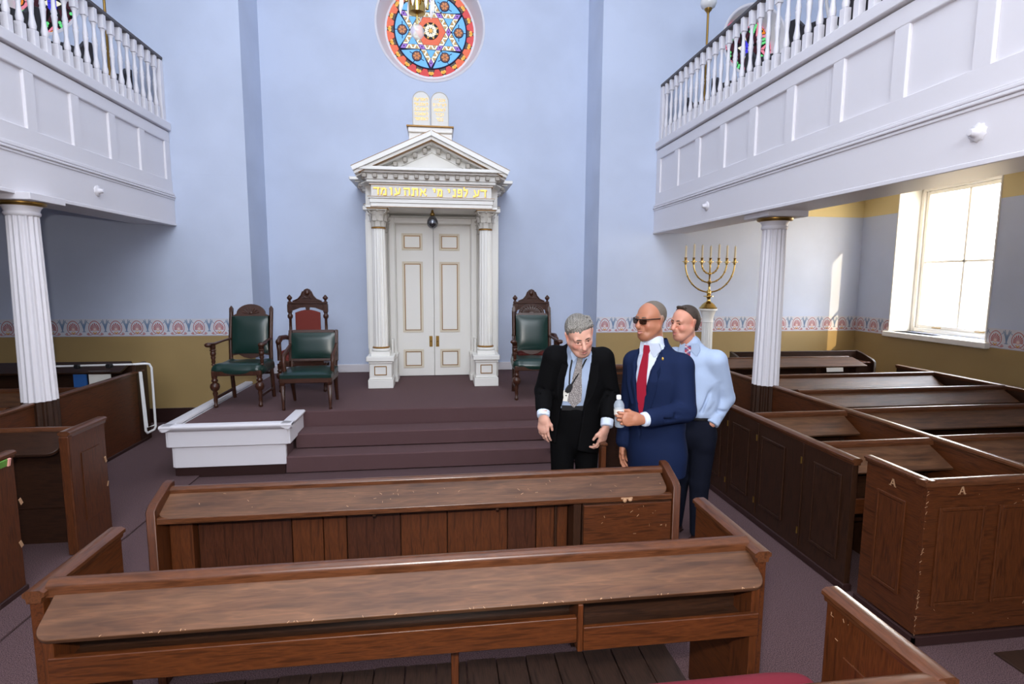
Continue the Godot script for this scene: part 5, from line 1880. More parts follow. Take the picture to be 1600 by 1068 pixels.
# armchair with turned legs and a leather back between posts; carved = pierced crest instead of a plain arch
func turned_armchair(label: String, p: Vector3, turn: float, carved: bool) -> void:
	var c := thing("armchair", label, "chair", p, turn)
	var wood: Material = M.chair_y
	for s in [-1, 1]:
		var m := MB.new()
		turned(m, 0.245 * s, 0.25, 0.0, 0.42, 1.15)
		part("leg", m, wood, c)
		m = MB.new()
		m.tube([Vector3(0.235 * s, 0, -0.30), Vector3(0.235 * s, 0.4, -0.24), Vector3(0.235 * s, 0.75, -0.27), Vector3(0.235 * s, 1.08, -0.34)], 0.025, 4)
		part("leg", m, wood, c)
		m = MB.new()
		m.extrude(PackedVector2Array([Vector2(-0.02, 0), Vector2(0.02, 0), Vector2(0.022, 0.05), Vector2(0.0, 0.085), Vector2(-0.022, 0.05)]), -0.02, 0.02, 0.5, 0.004)
		tilt(m, Vector3(0.235 * s, 1.06, -0.335), -0.2)
		part("finial", m, wood, c)
		m = MB.new()
		turned(m, 0.265 * s, 0.20, 0.48, 0.72, 0.7)
		part("arm_post", m, wood, c)
		m = MB.new()
		m.tube([Vector3(0.235 * s, 0.745, -0.27), Vector3(0.25 * s, 0.74, -0.05), Vector3(0.275 * s, 0.725, 0.12), Vector3(0.285 * s, 0.735, 0.26)], [0.022, 0.02, 0.026, 0.032], 10, 0.6)
		m.lathe([Vector2(0, -0.04), Vector2(0.03, -0.03), Vector2(0.034, 0), Vector2(0.03, 0.03), Vector2(0, 0.04)], 12, Vector3.ZERO) if false else m.ball(Vector3(0.287 * s, 0.728, 0.27), Vector3(0.04, 0.028, 0.03), 10)
		part("armrest", m, wood, c)
		m = MB.new()
		m.bb(Vector3(0.235 * s - 0.012, 0.10, -0.28), Vector3(0.235 * s + 0.012, 0.135, 0.25), 0.006)
		part("stretcher", m, wood, c)
	part("stretcher", MB.new().bb(Vector3(-0.235, 0.30, -0.27), Vector3(0.235, 0.33, -0.245), 0.006), wood, c)
	part("seat_frame", MB.new().bb(Vector3(-0.27, 0.37, -0.27), Vector3(0.27, 0.43, 0.28), 0.008), wood, c)
	var f := Field.new(Vector3(-0.34, 0.36, -0.34), Vector3(0.34, 0.56, 0.36), 0.014)
	f.cap(Vector3(0, 0.42, -0.1), Vector3(0, 0.42, 0.14), 0.27, 0.29, 0.02, Vector3(1, 0.3, 0.5))
	f.cap(Vector3(-0.2, 0.43, 0.2), Vector3(0.2, 0.43, 0.2), 0.07, 0.07, 0.05)
	f.cap(Vector3(-0.2, 0.43, -0.2), Vector3(0.2, 0.43, -0.2), 0.06, 0.06, 0.05)
	f.cap(Vector3(-0.22, 0.43, -0.2), Vector3(-0.22, 0.43, 0.2), 0.06, 0.06, 0.05)
	f.cap(Vector3(0.22, 0.43, -0.2), Vector3(0.22, 0.43, 0.2), 0.06, 0.06, 0.05)
	var sm := MB.new()
	f.into(sm)
	part("seat", sm, M.green_leather, c)
	part("backrest", tilt(tufted(0.42, 0.46, 0.10), Vector3(0, 0.79, -0.275), -0.14), M.green_leather, c)
	var m := MB.new()
	var top := PackedVector2Array([Vector2(-0.225, 0), Vector2(0.225, 0)])
	for k in 15:
		var t := PI * k / 14
		top.append(Vector2(cos(t) * 0.17, 0.03 + sin(t) * 0.12))
	m.extrude(top, -0.02, 0.02, 0.8, 0.006)
	tilt(m, Vector3(0, 1.015, -0.325), -0.16)
	var cr := part("crest", m, M.chair_x if not carved else M.chair_x, c)
	m = MB.new()
	if carved:
		for k in 11:
			var t := PI * (k + 0.5) / 11
			var d := Vector2(cos(t), sin(t))
			m.ball(Vector3(d.x * 0.13, 0.035 + d.y * 0.085, 0.022), Vector3(0.016, 0.016, 0.012), 8)
			m.tube([Vector3(d.x * 0.03, 0.03 + d.y * 0.02, 0.022), Vector3(d.x * 0.11, 0.03 + d.y * 0.07, 0.026)], 0.006, 6)
		m.tube(arc(Vector3(0, 0.03, 0.02), 0.16, 0.05, PI - 0.05, 16, Vector3.RIGHT, Vector3(0, 0.7, 0)), 0.009, 6)
	else:
		for k in 7:
			var t := PI * (k + 0.5) / 7
			m.tube([Vector3(cos(t) * 0.02, 0.03, 0.02), Vector3(cos(t) * 0.10, 0.03 + sin(t) * 0.075, 0.022)], 0.007, 6)
		m.ball(Vector3(0, 0.04, 0.02), Vector3(0.025, 0.02, 0.01), 10)
	tilt(m, Vector3(0, 1.015, -0.325), -0.16)
	part("carving", m, M.chair_y, cr)
	m = MB.new()
	var bot := PackedVector2Array([Vector2(-0.215, 0.05), Vector2(0.215, 0.05), Vector2(0.215, 0.0), Vector2(0.14, 0.015), Vector2(0.08, -0.02), Vector2(0.0, -0.04), Vector2(-0.08, -0.02), Vector2(-0.14, 0.015), Vector2(-0.215, 0.0)])
	m.extrude(bot, -0.018, 0.018, 0.5, 0.005)
	tilt(m, Vector3(0, 0.535, -0.25), -0.12)
	part("lower_rail", m, M.chair_x, c)

# tall carved throne with a red cloth back
func throne(label: String, p: Vector3, turn: float) -> void:
	var c := thing("throne_chair", label, "chair", p, turn, "")
	var w := 0.235
	for s in [-1, 1]:
		var m := MB.new()
		m.bb(Vector3(w * s - 0.028, 0.0, -0.03), Vector3(w * s + 0.028, 0.62, 0.03), 0.008)
		m.lathe([Vector2(0.02, 0.62), Vector2(0.03, 0.64), Vector2(0.022, 0.67), Vector2(0.036, 0.70), Vector2(0.036, 0.73), Vector2(0.02, 0.755), Vector2(0.018, 0.93), Vector2(0.036, 0.955), Vector2(0.036, 0.985), Vector2(0.022, 1.0), Vector2(0.03, 1.03)], 12, Vector3(w * s, 0, 0), 0, 0, 0.3)
		m.bb(Vector3(w * s - 0.03, 1.02, -0.03), Vector3(w * s + 0.03, 1.14, 0.03), 0.008)
		part("post", m, M.chair_y, c)
		m = MB.new()
		m.lathe([Vector2(0.03, 1.165), Vector2(0.014, 1.175), Vector2(0.016, 1.19), Vector2(0.034, 1.21), Vector2(0.036, 1.225), Vector2(0.012, 1.255), Vector2(0.0, 1.265)], 12, Vector3(w * s, 0, 0), 0, 0, 0.3)
		part("finial", m, M.chair_y, c)
		m = MB.new()
		turned(m, 0.28 * s, 0.42, 0.0, 0.38, 1.1)
		part("leg", m, M.chair_y, c)
		m = MB.new()
		m.tube([Vector3(w * s, 0.665, 0.0), Vector3(0.27 * s, 0.70, 0.15), Vector3(0.285 * s, 0.705, 0.32), Vector3(0.285 * s, 0.66, 0.42), Vector3(0.285 * s, 0.55, 0.40), Vector3(0.28 * s, 0.42, 0.41)], [0.026, 0.032, 0.036, 0.034, 0.028, 0.03], 10)
		m.lathe([Vector2(0.0, 0.0), Vector2(0.036, 0.0), Vector2(0.036, 0.03), Vector2(0, 0.03)], 12, Vector3(0.285 * s, 0.655, 0.44)) if false else m.ball(Vector3(0.285 * s, 0.665, 0.435), Vector3(0.034, 0.042, 0.03), 10)
		part("armrest", m, M.chair_y, c)
		m = MB.new()
		m.bb(Vector3(0.26 * s - 0.012, 0.40, 0.02), Vector3(0.26 * s + 0.012, 0.54, 0.40), 0.01)
		part("side_panel", m, M.red_cloth, c)
	part("seat_frame", MB.new().bb(Vector3(-0.28, 0.34, -0.02), Vector3(0.28, 0.42, 0.46), 0.012), M.chair_x, c)
	var sm := tufted(0.5, 0.44, 0.12)
	part("seat", tilt(sm, Vector3(0, 0.43, 0.22), -PI / 2), M.red_cloth, c)
	# red padded panel with an arched top
	var pl := PackedVector2Array([Vector2(-0.165, 0.46), Vector2(0.165, 0.46), Vector2(0.165, 1.02)])
	for k in range(1, 8):
		pl.append(Vector2(0.165 - 0.33 * k / 8.0, 1.02 + 0.04 * sin(PI * k / 8)))
	pl.append(Vector2(-0.165, 1.02))
	part("backrest", MB.new().extrude(pl, -0.02, 0.035, 0.6, 0.02), M.red_cloth, c)
	var m := MB.new()
	m.bb(Vector3(-0.26, 1.14, -0.035), Vector3(0.26, 1.165, 0.035), 0.008)
	m.extrude(PackedVector2Array([Vector2(-0.215, 1.04), Vector2(-0.19, 1.05), Vector2(-0.1, 1.085), Vector2(0, 1.095), Vector2(0.1, 1.085), Vector2(0.19, 1.05), Vector2(0.215, 1.04), Vector2(0.215, 1.145), Vector2(-0.215, 1.145)]), -0.02, 0.02, 0.6, 0.004)
	m.extrude(PackedVector2Array([Vector2(-0.02, 1.05), Vector2(0.02, 1.05), Vector2(0.03, 1.1), Vector2(-0.03, 1.1)]), -0.018, 0.022, 0.6, 0.004)
	part("top_rail", m, M.chair_x, c)
	m = MB.new()
	m.extrude(PackedVector2Array([Vector2(-0.2, 1.165), Vector2(0.2, 1.165), Vector2(0.13, 1.195), Vector2(0.085, 1.24), Vector2(0.06, 1.30), Vector2(0.035, 1.335), Vector2(0, 1.348), Vector2(-0.035, 1.335), Vector2(-0.06, 1.30), Vector2(-0.085, 1.24), Vector2(-0.13, 1.195)]), -0.022, 0.022, 0.8, 0.008)
	var cr := part("crest", m, M.chair_x, c)
	m = MB.new()
	m.ball(Vector3(0, 1.29, 0.024), Vector3(0.032, 0.04, 0.018), 12)
	for k in 5:
		var t := PI * (k + 0.5) / 5
		m.tube([Vector3(0, 1.22, 0.022), Vector3(cos(t) * 0.07, 1.205 + sin(t) * 0.04, 0.024)], 0.009, 6)
	for s in [-1, 1]:
		m.tube([Vector3(0.19 * s, 1.175, 0.02), Vector3(0.12 * s, 1.205, 0.024), Vector3(0.08 * s, 1.25, 0.024), Vector3(0.055 * s, 1.31, 0.022)], 0.009, 6)
	part("carving", m, M.chair_y, cr)

func low_armchair(label: String, p: Vector3, turn: float) -> void:
	var c := thing("armchair", label, "chair", p, turn)
	for s in [-1, 1]:
		var m := MB.new()
		m.lathe([Vector2(0.012, 0.0), Vector2(0.02, 0.01), Vector2(0.015, 0.03), Vector2(0.017, 0.06), Vector2(0.028, 0.28), Vector2(0.02, 0.285), Vector2(0.032, 0.30), Vector2(0.032, 0.36)], 12, Vector3(0.255 * s, 0, 0.22), 0.1, 8, 0.3)
		part("leg", m, M.chair_y, c)
		m = MB.new()
		m.tube([Vector3(0.25 * s, 0, -0.29), Vector3(0.25 * s, 0.2, -0.22), Vector3(0.25 * s, 0.42, -0.21), Vector3(0.255 * s, 0.86, -0.28)], [0.018, 0.024, 0.028, 0.026], 4)
		part("leg", m, M.chair_y, c)
		m = MB.new()
		m.tube([Vector3(0.262 * s, 0.70, -0.25), Vector3(0.27 * s, 0.655, -0.12), Vector3(0.272 * s, 0.60, 0.06), Vector3(0.268 * s, 0.52, 0.09), Vector3(0.262 * s, 0.38, 0.07)], [0.018, 0.02, 0.026, 0.022, 0.024], 8)
		part("armrest", m, M.chair_y, c)
	part("seat_frame", MB.new().bb(Vector3(-0.285, 0.31, -0.23), Vector3(0.285, 0.375, 0.25), 0.01), M.chair_x, c)
	part("seat", tilt(tufted(0.56, 0.48, 0.12), Vector3(0, 0.39, 0.01), -PI / 2 + 0.05), M.green_leather, c)
	var m := MB.new()
	frame(m, -0.285, -0.19, 0.285, 0.19, 0.04, -0.022, 0.022, 0.008)
	tilt(m, Vector3(0, 0.68, -0.25), -0.15)
	part("back_frame", m, M.chair_x, c)
	part("backrest", tilt(tufted(0.50, 0.31, 0.09), Vector3(0, 0.68, -0.245), -0.15), M.green_leather, c)

func chairs() -> void:
	turned_armchair("dark armchair with green leather and bulbous turned legs at the left end of the stage", Vector3(-2.32, 0.53, -6.78), 0.0, false)
	low_armchair("low wooden armchair with a square green back, in front of the red throne", Vector3(-1.51, 0.53, -6.53), 0.02)
	throne("tall carved throne with red back behind the low green armchair, left of the ark", Vector3(-1.79, 0.53, -7.75), 0.0)
	throne("tall carved throne behind the green armchair to the right of the ark", Vector3(1.31, 0.53, -7.75), 0.0)
	turned_armchair("green leather armchair with a pierced carved crest, right of the ark", Vector3(1.19, 0.53, -6.78), -0.05, true)

# ---------------------------------------------------------------- menorah, lamps, chandelier
func fittings() -> void:
	var base := Vector3(3.84, 0, -7.4)
	var p := thing("candlestick_pedestal", "slender white fluted pedestal below the brass candlestick", "pedestal", base)
	part("shaft", MB.new().lathe([Vector2(0.085, 0.15), Vector2(0.082, 0.7), Vector2(0.074, 1.42)], 64, Vector3.ZERO, 0.12, 14), M.ark_paint, p)
	part("capital", MB.new().lathe([Vector2(0.074, 1.415), Vector2(0.08, 1.42), Vector2(0.076, 1.43), Vector2(0.08, 1.5), Vector2(0.105, 1.57), Vector2(0.11, 1.585), Vector2(0.128, 1.59), Vector2(0.128, 1.612), Vector2(0.0, 1.613)], 40), M.ark_paint, p)
	part("foot", MB.new().lathe([Vector2(0.0, 0.0), Vector2(0.15, 0.0), Vector2(0.15, 0.08), Vector2(0.11, 0.10), Vector2(0.085, 0.155)], 32), M.ark_paint, p)
	base.y = 1.613
	var c := thing("menorah", "seven-branched brass candlestick with curved arms on a white pedestal", "candlestick", base)
	part("foot", MB.new().lathe([Vector2(0.0, 0.0), Vector2(0.122, 0.0), Vector2(0.125, 0.012), Vector2(0.11, 0.025), Vector2(0.085, 0.06), Vector2(0.055, 0.085), Vector2(0.035, 0.095), Vector2(0.022, 0.115), Vector2(0.024, 0.14), Vector2(0.034, 0.165), Vector2(0.075, 0.172), Vector2(0.072, 0.182), Vector2(0.025, 0.188), Vector2(0.0, 0.19)], 32), M.brass, c)
	part("stem", MB.new().lathe([Vector2(0.022, 0.185), Vector2(0.03, 0.20), Vector2(0.03, 0.255), Vector2(0.014, 0.27), Vector2(0.014, 0.345), Vector2(0.026, 0.355), Vector2(0.026, 0.39), Vector2(0.012, 0.40), Vector2(0.012, 0.475), Vector2(0.022, 0.485), Vector2(0.022, 0.51), Vector2(0.011, 0.52), Vector2(0.011, 0.66)], 16), M.brass, c)
	var hs := [0.235, 0.372, 0.497]
	var rs := [0.372, 0.250, 0.127]
	var cup := MB.new().lathe([Vector2(0.008, 0.62), Vector2(0.02, 0.64), Vector2(0.02, 0.655), Vector2(0.046, 0.662), Vector2(0.046, 0.668), Vector2(0.018, 0.672), Vector2(0.018, 0.715), Vector2(0.024, 0.722), Vector2(0.0, 0.723)], 18).mesh()
	for k in 3:
		for s in [-1, 1]:
			var pts := []
			var n := 14
			for j in n + 1:
				var t := PI / 2 * j / n
				pts.append(Vector3(s * rs[k] * sin(t), hs[k] + (0.64 - hs[k]) * (1.0 - cos(t)), 0))
			var m := MB.new().tube(pts, 0.0105, 8)
			for j in [4, 7, 10]:
				m.ball(pts[j], Vector3(0.016, 0.016, 0.016), 8)
			var br := part("branch", m, M.brass, c)
			var cu := part("cup", cup, M.brass, br)
			cu.position = Vector3(s * rs[k], 0, 0)
	part("cup", cup, M.brass, c)
	var xs := [-0.372, -0.25, -0.127, 0.0, 0.127, 0.25, 0.372]
	var nm := ["first from its left end", "second from its left end", "third from its left end", "on the middle stem", "third from its right end", "second from its right end", "first from its right end"]
	for k in 7:
		var h := 0.17 + 0.012 * ((k * 5) % 3)
		var cd := thing("candle", "cream candle in the brass candlestick, %s" % nm[k], "candle", base + Vector3(xs[k], 0.722, 0), 0, "candles of the seven-branched candlestick")
		part("wax", MB.new().lathe([Vector2(0.0, 0.0), Vector2(0.0135, 0.0), Vector2(0.0125, h - 0.02), Vector2(0.009, h - 0.005), Vector2(0.0, h)], 12), M.wax, cd)
		part("wick", MB.new().tube([Vector3(0, h - 0.002, 0), Vector3(0.001, h + 0.012, 0)], 0.0012, 5), M.black, cd)
	# eternal light under the ark's entablature
	var e := thing("eternal_lamp", "hanging glass globe lamp with a brass neck in front of the ark doors", "lamp", Vector3(-0.085, 2.70, -7.66))
	part("globe", MB.new().lathe([Vector2(0.0, 0.0), Vector2(0.035, 0.008), Vector2(0.062, 0.032), Vector2(0.076, 0.07), Vector2(0.07, 0.11), Vector2(0.045, 0.155), Vector2(0.022, 0.175)], 28), M.lamp_glass if M.has("lamp_glass") else mat("lamp_glass", rgb(120, 122, 128), 0.06, 0.9), e)
	part("neck", MB.new().lathe([Vector2(0.02, 0.165), Vector2(0.032, 0.175), Vector2(0.032, 0.2), Vector2(0.022, 0.215), Vector2(0.014, 0.23), Vector2(0.02, 0.24), Vector2(0.0, 0.258)], 18), M.old_brass, e)
	# chandelier hanging over the nave
	var ch := thing("chandelier", "brass chandelier with crystal drops and a clear ball before the round window", "chandelier", Vector3(-0.1, 3.25, -3.0))
	part("ball", MB.new().ball(Vector3(0, 0.03, 0), Vector3(0.036, 0.036, 0.036), 20), M.globe_glass, ch, "clear glass ball")
	part("shaft", MB.new().lathe([Vector2(0.0, 0.066), Vector2(0.006, 0.068), Vector2(0.006, 0.115), Vector2(0.042, 0.12), Vector2(0.044, 0.2), Vector2(0.038, 0.24), Vector2(0.02, 0.28), Vector2(0.02, 0.6), Vector2(0.05, 0.63), Vector2(0.05, 0.68), Vector2(0.02, 0.7), Vector2(0.015, 1.4), Vector2(0.012, 5.55)], 20), M.brass, ch)
	for k in 8:
		var t := TAU * k / 8 + 0.2
		var d := Vector3(cos(t), 0, sin(t))
		var arm := part("arm", MB.new().tube([d * 0.03 + Vector3(0, 0.62, 0), d * 0.18 + Vector3(0, 0.50, 0), d * 0.36 + Vector3(0, 0.47, 0), d * 0.50 + Vector3(0, 0.56, 0), d * 0.52 + Vector3(0, 0.64, 0)], 0.012, 8), M.brass, ch)
		var m := MB.new()
		m.lathe([Vector2(0.01, 0.63), Vector2(0.06, 0.65), Vector2(0.065, 0.66), Vector2(0.02, 0.665), Vector2(0.02, 0.70)], 14, d * 0.52)
		part("drip_pan", m, M.brass, arm)
		m = MB.new()
		for j in 4:
			var q := d * 0.52 + Vector3(cos(j * TAU / 4), 0, sin(j * TAU / 4)) * 0.058
			m.lathe([Vector2(0.0, 0.54), Vector2(0.01, 0.56), Vector2(0.004, 0.60), Vector2(0.003, 0.65)], 6, q)
		part("crystal_drop", m, M.crystal, arm)
		m = MB.new()
		m.lathe([Vector2(0.0, 0.115), Vector2(0.008, 0.14), Vector2(0.004, 0.20), Vector2(0.002, 0.46)], 6, d * 0.085)
		part("crystal_drop", m, M.crystal, ch)
		if k % 2:
			part("candle_tube", MB.new().lathe([Vector2(0.0, 0.155), Vector2(0.009, 0.157), Vector2(0.011, 0.27), Vector2(0.0, 0.275)], 10, d * 0.062), M.brass, ch)

# ---------------------------------------------------------------- people
func lin(r: int, g: int, b: int) -> Color:
	return Color8(r, g, b).srgb_to_linear()

func sample(f: Field, p: Vector3) -> float:
	var q := (p - f.o) / f.h
	var x := clampi(int(q.x), 0, f.nx - 2)
	var y := clampi(int(q.y), 0, f.ny - 2)
	var z := clampi(int(q.z), 0, f.nz - 2)
	var t := q - Vector3(x, y, z)
	var id := (z * f.ny + y) * f.nx + x
	var a := lerpf(lerpf(f.d[id], f.d[id + 1], t.x), lerpf(f.d[id + f.nx], f.d[id + f.nx + 1], t.x), t.y)
	id += f.nx * f.ny
	var b := lerpf(lerpf(f.d[id], f.d[id + 1], t.x), lerpf(f.d[id + f.nx], f.d[id + f.nx + 1], t.x), t.y)
	return lerpf(a, b, t.z)

# the point where a ray from outside meets the field
func hit(f: Field, p: Vector3, dirn: Vector3, far := 0.6) -> Vector3:
	var t := 0.0
	var best := 1e9
	var near := p + dirn * far
	while t < far:
		var q := p + dirn * t
		var g := q - f.o
		var inside := g.x > 0 and g.y > 0 and g.z > 0 and g.x < (f.nx - 1) * f.h and g.y < (f.ny - 1) * f.h and g.z < (f.nz - 1) * f.h
		if inside:
			var s := sample(f, q)
			if s < 0.001:
				return q
			if s < best:
				best = s
				near = q
		t += 0.004
	return near

# a strip laid on a field: centre line points (outside it), half widths, pressed along dirn
func laid(m: MB, f: Field, pts: Array, w: Array, dirn: Vector3, th: float, side: Vector3) -> void:
	var l := []
	var r := []
	var nn := []
	for k in pts.size():
		var d: Vector3 = side
		var c := hit(f, pts[k], dirn)
		for s in [-1.0, 1.0]:
			var q: Vector3 = hit(f, pts[k] + d * (w[k] * s), dirn)
			var dd := (q - c).dot(dirn)
			q -= dirn * (dd - clampf(dd, -0.025, 0.018) + 0.001)
			if s < 0:
				l.append(q)
			else:
				r.append(q)
		nn.append(-dirn)
	m.ribbon(l, r, nn, th)

class SkinPaint:
	var base: Color
	var spots := []   # [centre, radius, colour, strength]
	func at(p: Vector3) -> Color:
		var c := base
		for s in spots:
			var q: Vector3 = (p - s[0]) / s[1]
			var t := q.length_squared()
			if t < 1.0:
				c = c.lerp(s[2], s[3] * (1.0 - t) * (1.0 - t * 0.4))
		return c

# a head in its own axes: +z is the face, +x the person's left, eyes at y = 0
func head_mesh(mb: MB, T: Transform3D, o: Dictionary) -> void:
	var f := Field.new(Vector3(-0.105, -0.235, -0.125), Vector3(0.105, 0.135, 0.13), 0.0042)
	var j: float = o.get("jowl", 0.0)
	f.cap(Vector3(0, 0.035, -0.018), Vector3(0, 0.035, -0.018), 0.085, 0.085, 0.01, Vector3(0.90, 0.98, 1.12))
	f.cap(Vector3(0, 0.03, 0.022), Vector3(0, -0.075, 0.028), 0.068, 0.05 + j * 0.6, 0.03, Vector3(0.97, 1, 0.95))
	for s in [-1, 1]:
		f.cap(Vector3(0.054 * s, -0.045, 0.0), Vector3(0.024 * s, -0.098, 0.052), 0.022 + j, 0.02 + j * 0.8, 0.03)
		f.cap(Vector3(0.038 * s, -0.032, 0.06), Vector3(0.045 * s, -0.035, 0.045), 0.024, 0.022, 0.025)
	f.cap(Vector3(0, -0.102, 0.06), Vector3(0, -0.102, 0.06), 0.024, 0.024, 0.03)
	f.cap(Vector3(-0.04, 0.02, 0.076), Vector3(0.04, 0.02, 0.076), 0.0135, 0.0135, 0.02)
	for s in [-1, 1]:
		f.cap(Vector3(0.032 * s, 0.0, 0.104), Vector3(0.034 * s, 0.0, 0.10), 0.016, 0.016, 0.014, Vector3(1.3, 0.8, 1), Basis(), true)
	f.cap(Vector3(0, 0.010, 0.087), Vector3(0, -0.034, 0.110), 0.0098, 0.0140 + o.get("nose", 0.0), 0.012)
	for s in [-1, 1]:
		f.cap(Vector3(0.013 * s, -0.04, 0.093), Vector3(0.013 * s, -0.04, 0.093), 0.0095, 0.0095, 0.008)
		# lids round the eyes
		f.cap(Vector3(0.018 * s, 0.008, 0.086), Vector3(0.046 * s, 0.006, 0.076), 0.0055, 0.0055, 0.007)
		f.cap(Vector3(0.02 * s, -0.0115, 0.085), Vector3(0.044 * s, -0.0105, 0.076), 0.005, 0.005, 0.008)
	var sm: float = o.get("smile", 0.0)
	var lp: float = o.get("lips", 0.0)
	f.cap(Vector3(0, -0.06, 0.088), Vector3(0, -0.075, 0.086), 0.016, 0.015, 0.016, Vector3(1.5, 1, 1))
	for s in [-1, 1]:
		f.cap(Vector3(0, -0.0615, 0.099 + lp), Vector3(0.022 * s, -0.064 + sm * 0.5, 0.089), 0.0062 + lp * 0.5, 0.003, 0.005)
		f.cap(Vector3(0, -0.0755, 0.0985 + lp), Vector3(0.020 * s, -0.071 + sm * 0.5, 0.089), 0.0074 + lp * 0.5, 0.003, 0.005)
		f.cap(Vector3(0, -0.068, 0.107 + lp), Vector3(0.027 * s, -0.067 + sm, 0.093), 0.0034 + lp * 0.3, 0.0026, 0.002, Vector3.ONE, Basis(), true)
		# ears
		var eb := Basis(Vector3.UP, 0.35 * s)
		f.cap(Vector3(0.084 * s, 0.014, -0.016), Vector3(0.079 * s, -0.030, -0.006), 0.022, 0.013, 0.006, Vector3(0.42, 1, 0.85), eb)
		f.cap(Vector3(0.096 * s, 0.010, -0.012), Vector3(0.092 * s, -0.012, -0.008), 0.011, 0.008, 0.005, Vector3(0.5, 1, 0.8), eb, true)
		if sm > 0:
			f.cap(Vector3(0.043 * s, -0.036, 0.066), Vector3(0.036 * s, -0.03, 0.072), 0.016, 0.014, 0.012)
	f.cap(Vector3(0, -0.05, -0.028), o.get("neck", Vector3(0, -0.22, -0.05)), 0.054, 0.058 + j * 0.5, 0.03)
	var sk := SkinPaint.new()
	sk.base = o.skin
	var lip: Color = o.lip
	sk.spots = [[Vector3(0, -0.069, 0.1), Vector3(0.03, 0.017, 0.026), lip, 1.0], [Vector3(0, -0.068, 0.098), Vector3(0.027, 0.004, 0.012), lip * 0.35, 0.8], [Vector3(0.034, 0.0, 0.09), Vector3(0.026, 0.016, 0.02), o.skin * 0.72, 0.5], [Vector3(-0.034, 0.0, 0.09), Vector3(0.026, 0.016, 0.02), o.skin * 0.72, 0.5], [Vector3(0, -0.036, 0.112), Vector3(0.025, 0.02, 0.02), o.flush, 0.6],
		[Vector3(0.045, -0.03, 0.07), Vector3(0.035, 0.03, 0.04), o.flush, 0.7], [Vector3(-0.045, -0.03, 0.07), Vector3(0.035, 0.03, 0.04), o.flush, 0.7], [Vector3(0.082, -0.005, -0.01), Vector3(0.02, 0.035, 0.03), o.flush, 0.6], [Vector3(-0.082, -0.005, -0.01), Vector3(0.02, 0.035, 0.03), o.flush, 0.6]]
	if o.has("beard"):
		sk.spots.append([Vector3(0, -0.09, 0.045), Vector3(0.075, 0.05, 0.075), o.beard, 0.45])
		sk.spots.append([Vector3(0, -0.053, 0.1), Vector3(0.03, 0.008, 0.02), o.beard, 0.7])
	if o.has("cap"):
		for q in o.cap:
			sk.spots.append(q)
	mb.x = T
	f.into(mb, sk.at)
	mb.tint = null

func face_parts(p: Node3D, T: Transform3D, brow: Material, o := {}) -> void:
	var m := at(T.origin, T.basis)
	for s in [-1, 1]:
		m.ball(Vector3(0.032 * s, -0.001, 0.0722), Vector3(0.0125, 0.0115, 0.0115), 12)
	part("eye", m, M.eye_white, p)
	m = at(T.origin, T.basis)
	var look: Vector3 = o.get("look", Vector3(0, -0.001, 0))
	for s in [-1, 1]:
		m.ball(Vector3(0.0325 * s, -0.001, 0.0805) + look, Vector3(0.0072, 0.0066, 0.0042), 10)
	part("iris", m, M.eye_dark, p)
	m = at(T.origin, T.basis)
	for s in [-1, 1]:
		m.tube([Vector3(0.012 * s, 0.0205, 0.0925), Vector3(0.024 * s, 0.0245, 0.0925), Vector3(0.038 * s, 0.0255, 0.0885), Vector3(0.052 * s, 0.0205, 0.0795)], [0.0035, 0.0048, 0.0044, 0.002], 8, 0.7)
	part("eyebrow", m, brow, p)
	m = at(T.origin, T.basis)
	for s in [-1, 1]:
		m.tube([Vector3(0.019 * s, 0.003, 0.0855), Vector3(0.032 * s, 0.0065, 0.0865), Vector3(0.046 * s, 0.003, 0.079)], [0.0014, 0.0022, 0.0014], 6)
	part("eyelash", m, M.eye_dark, p)

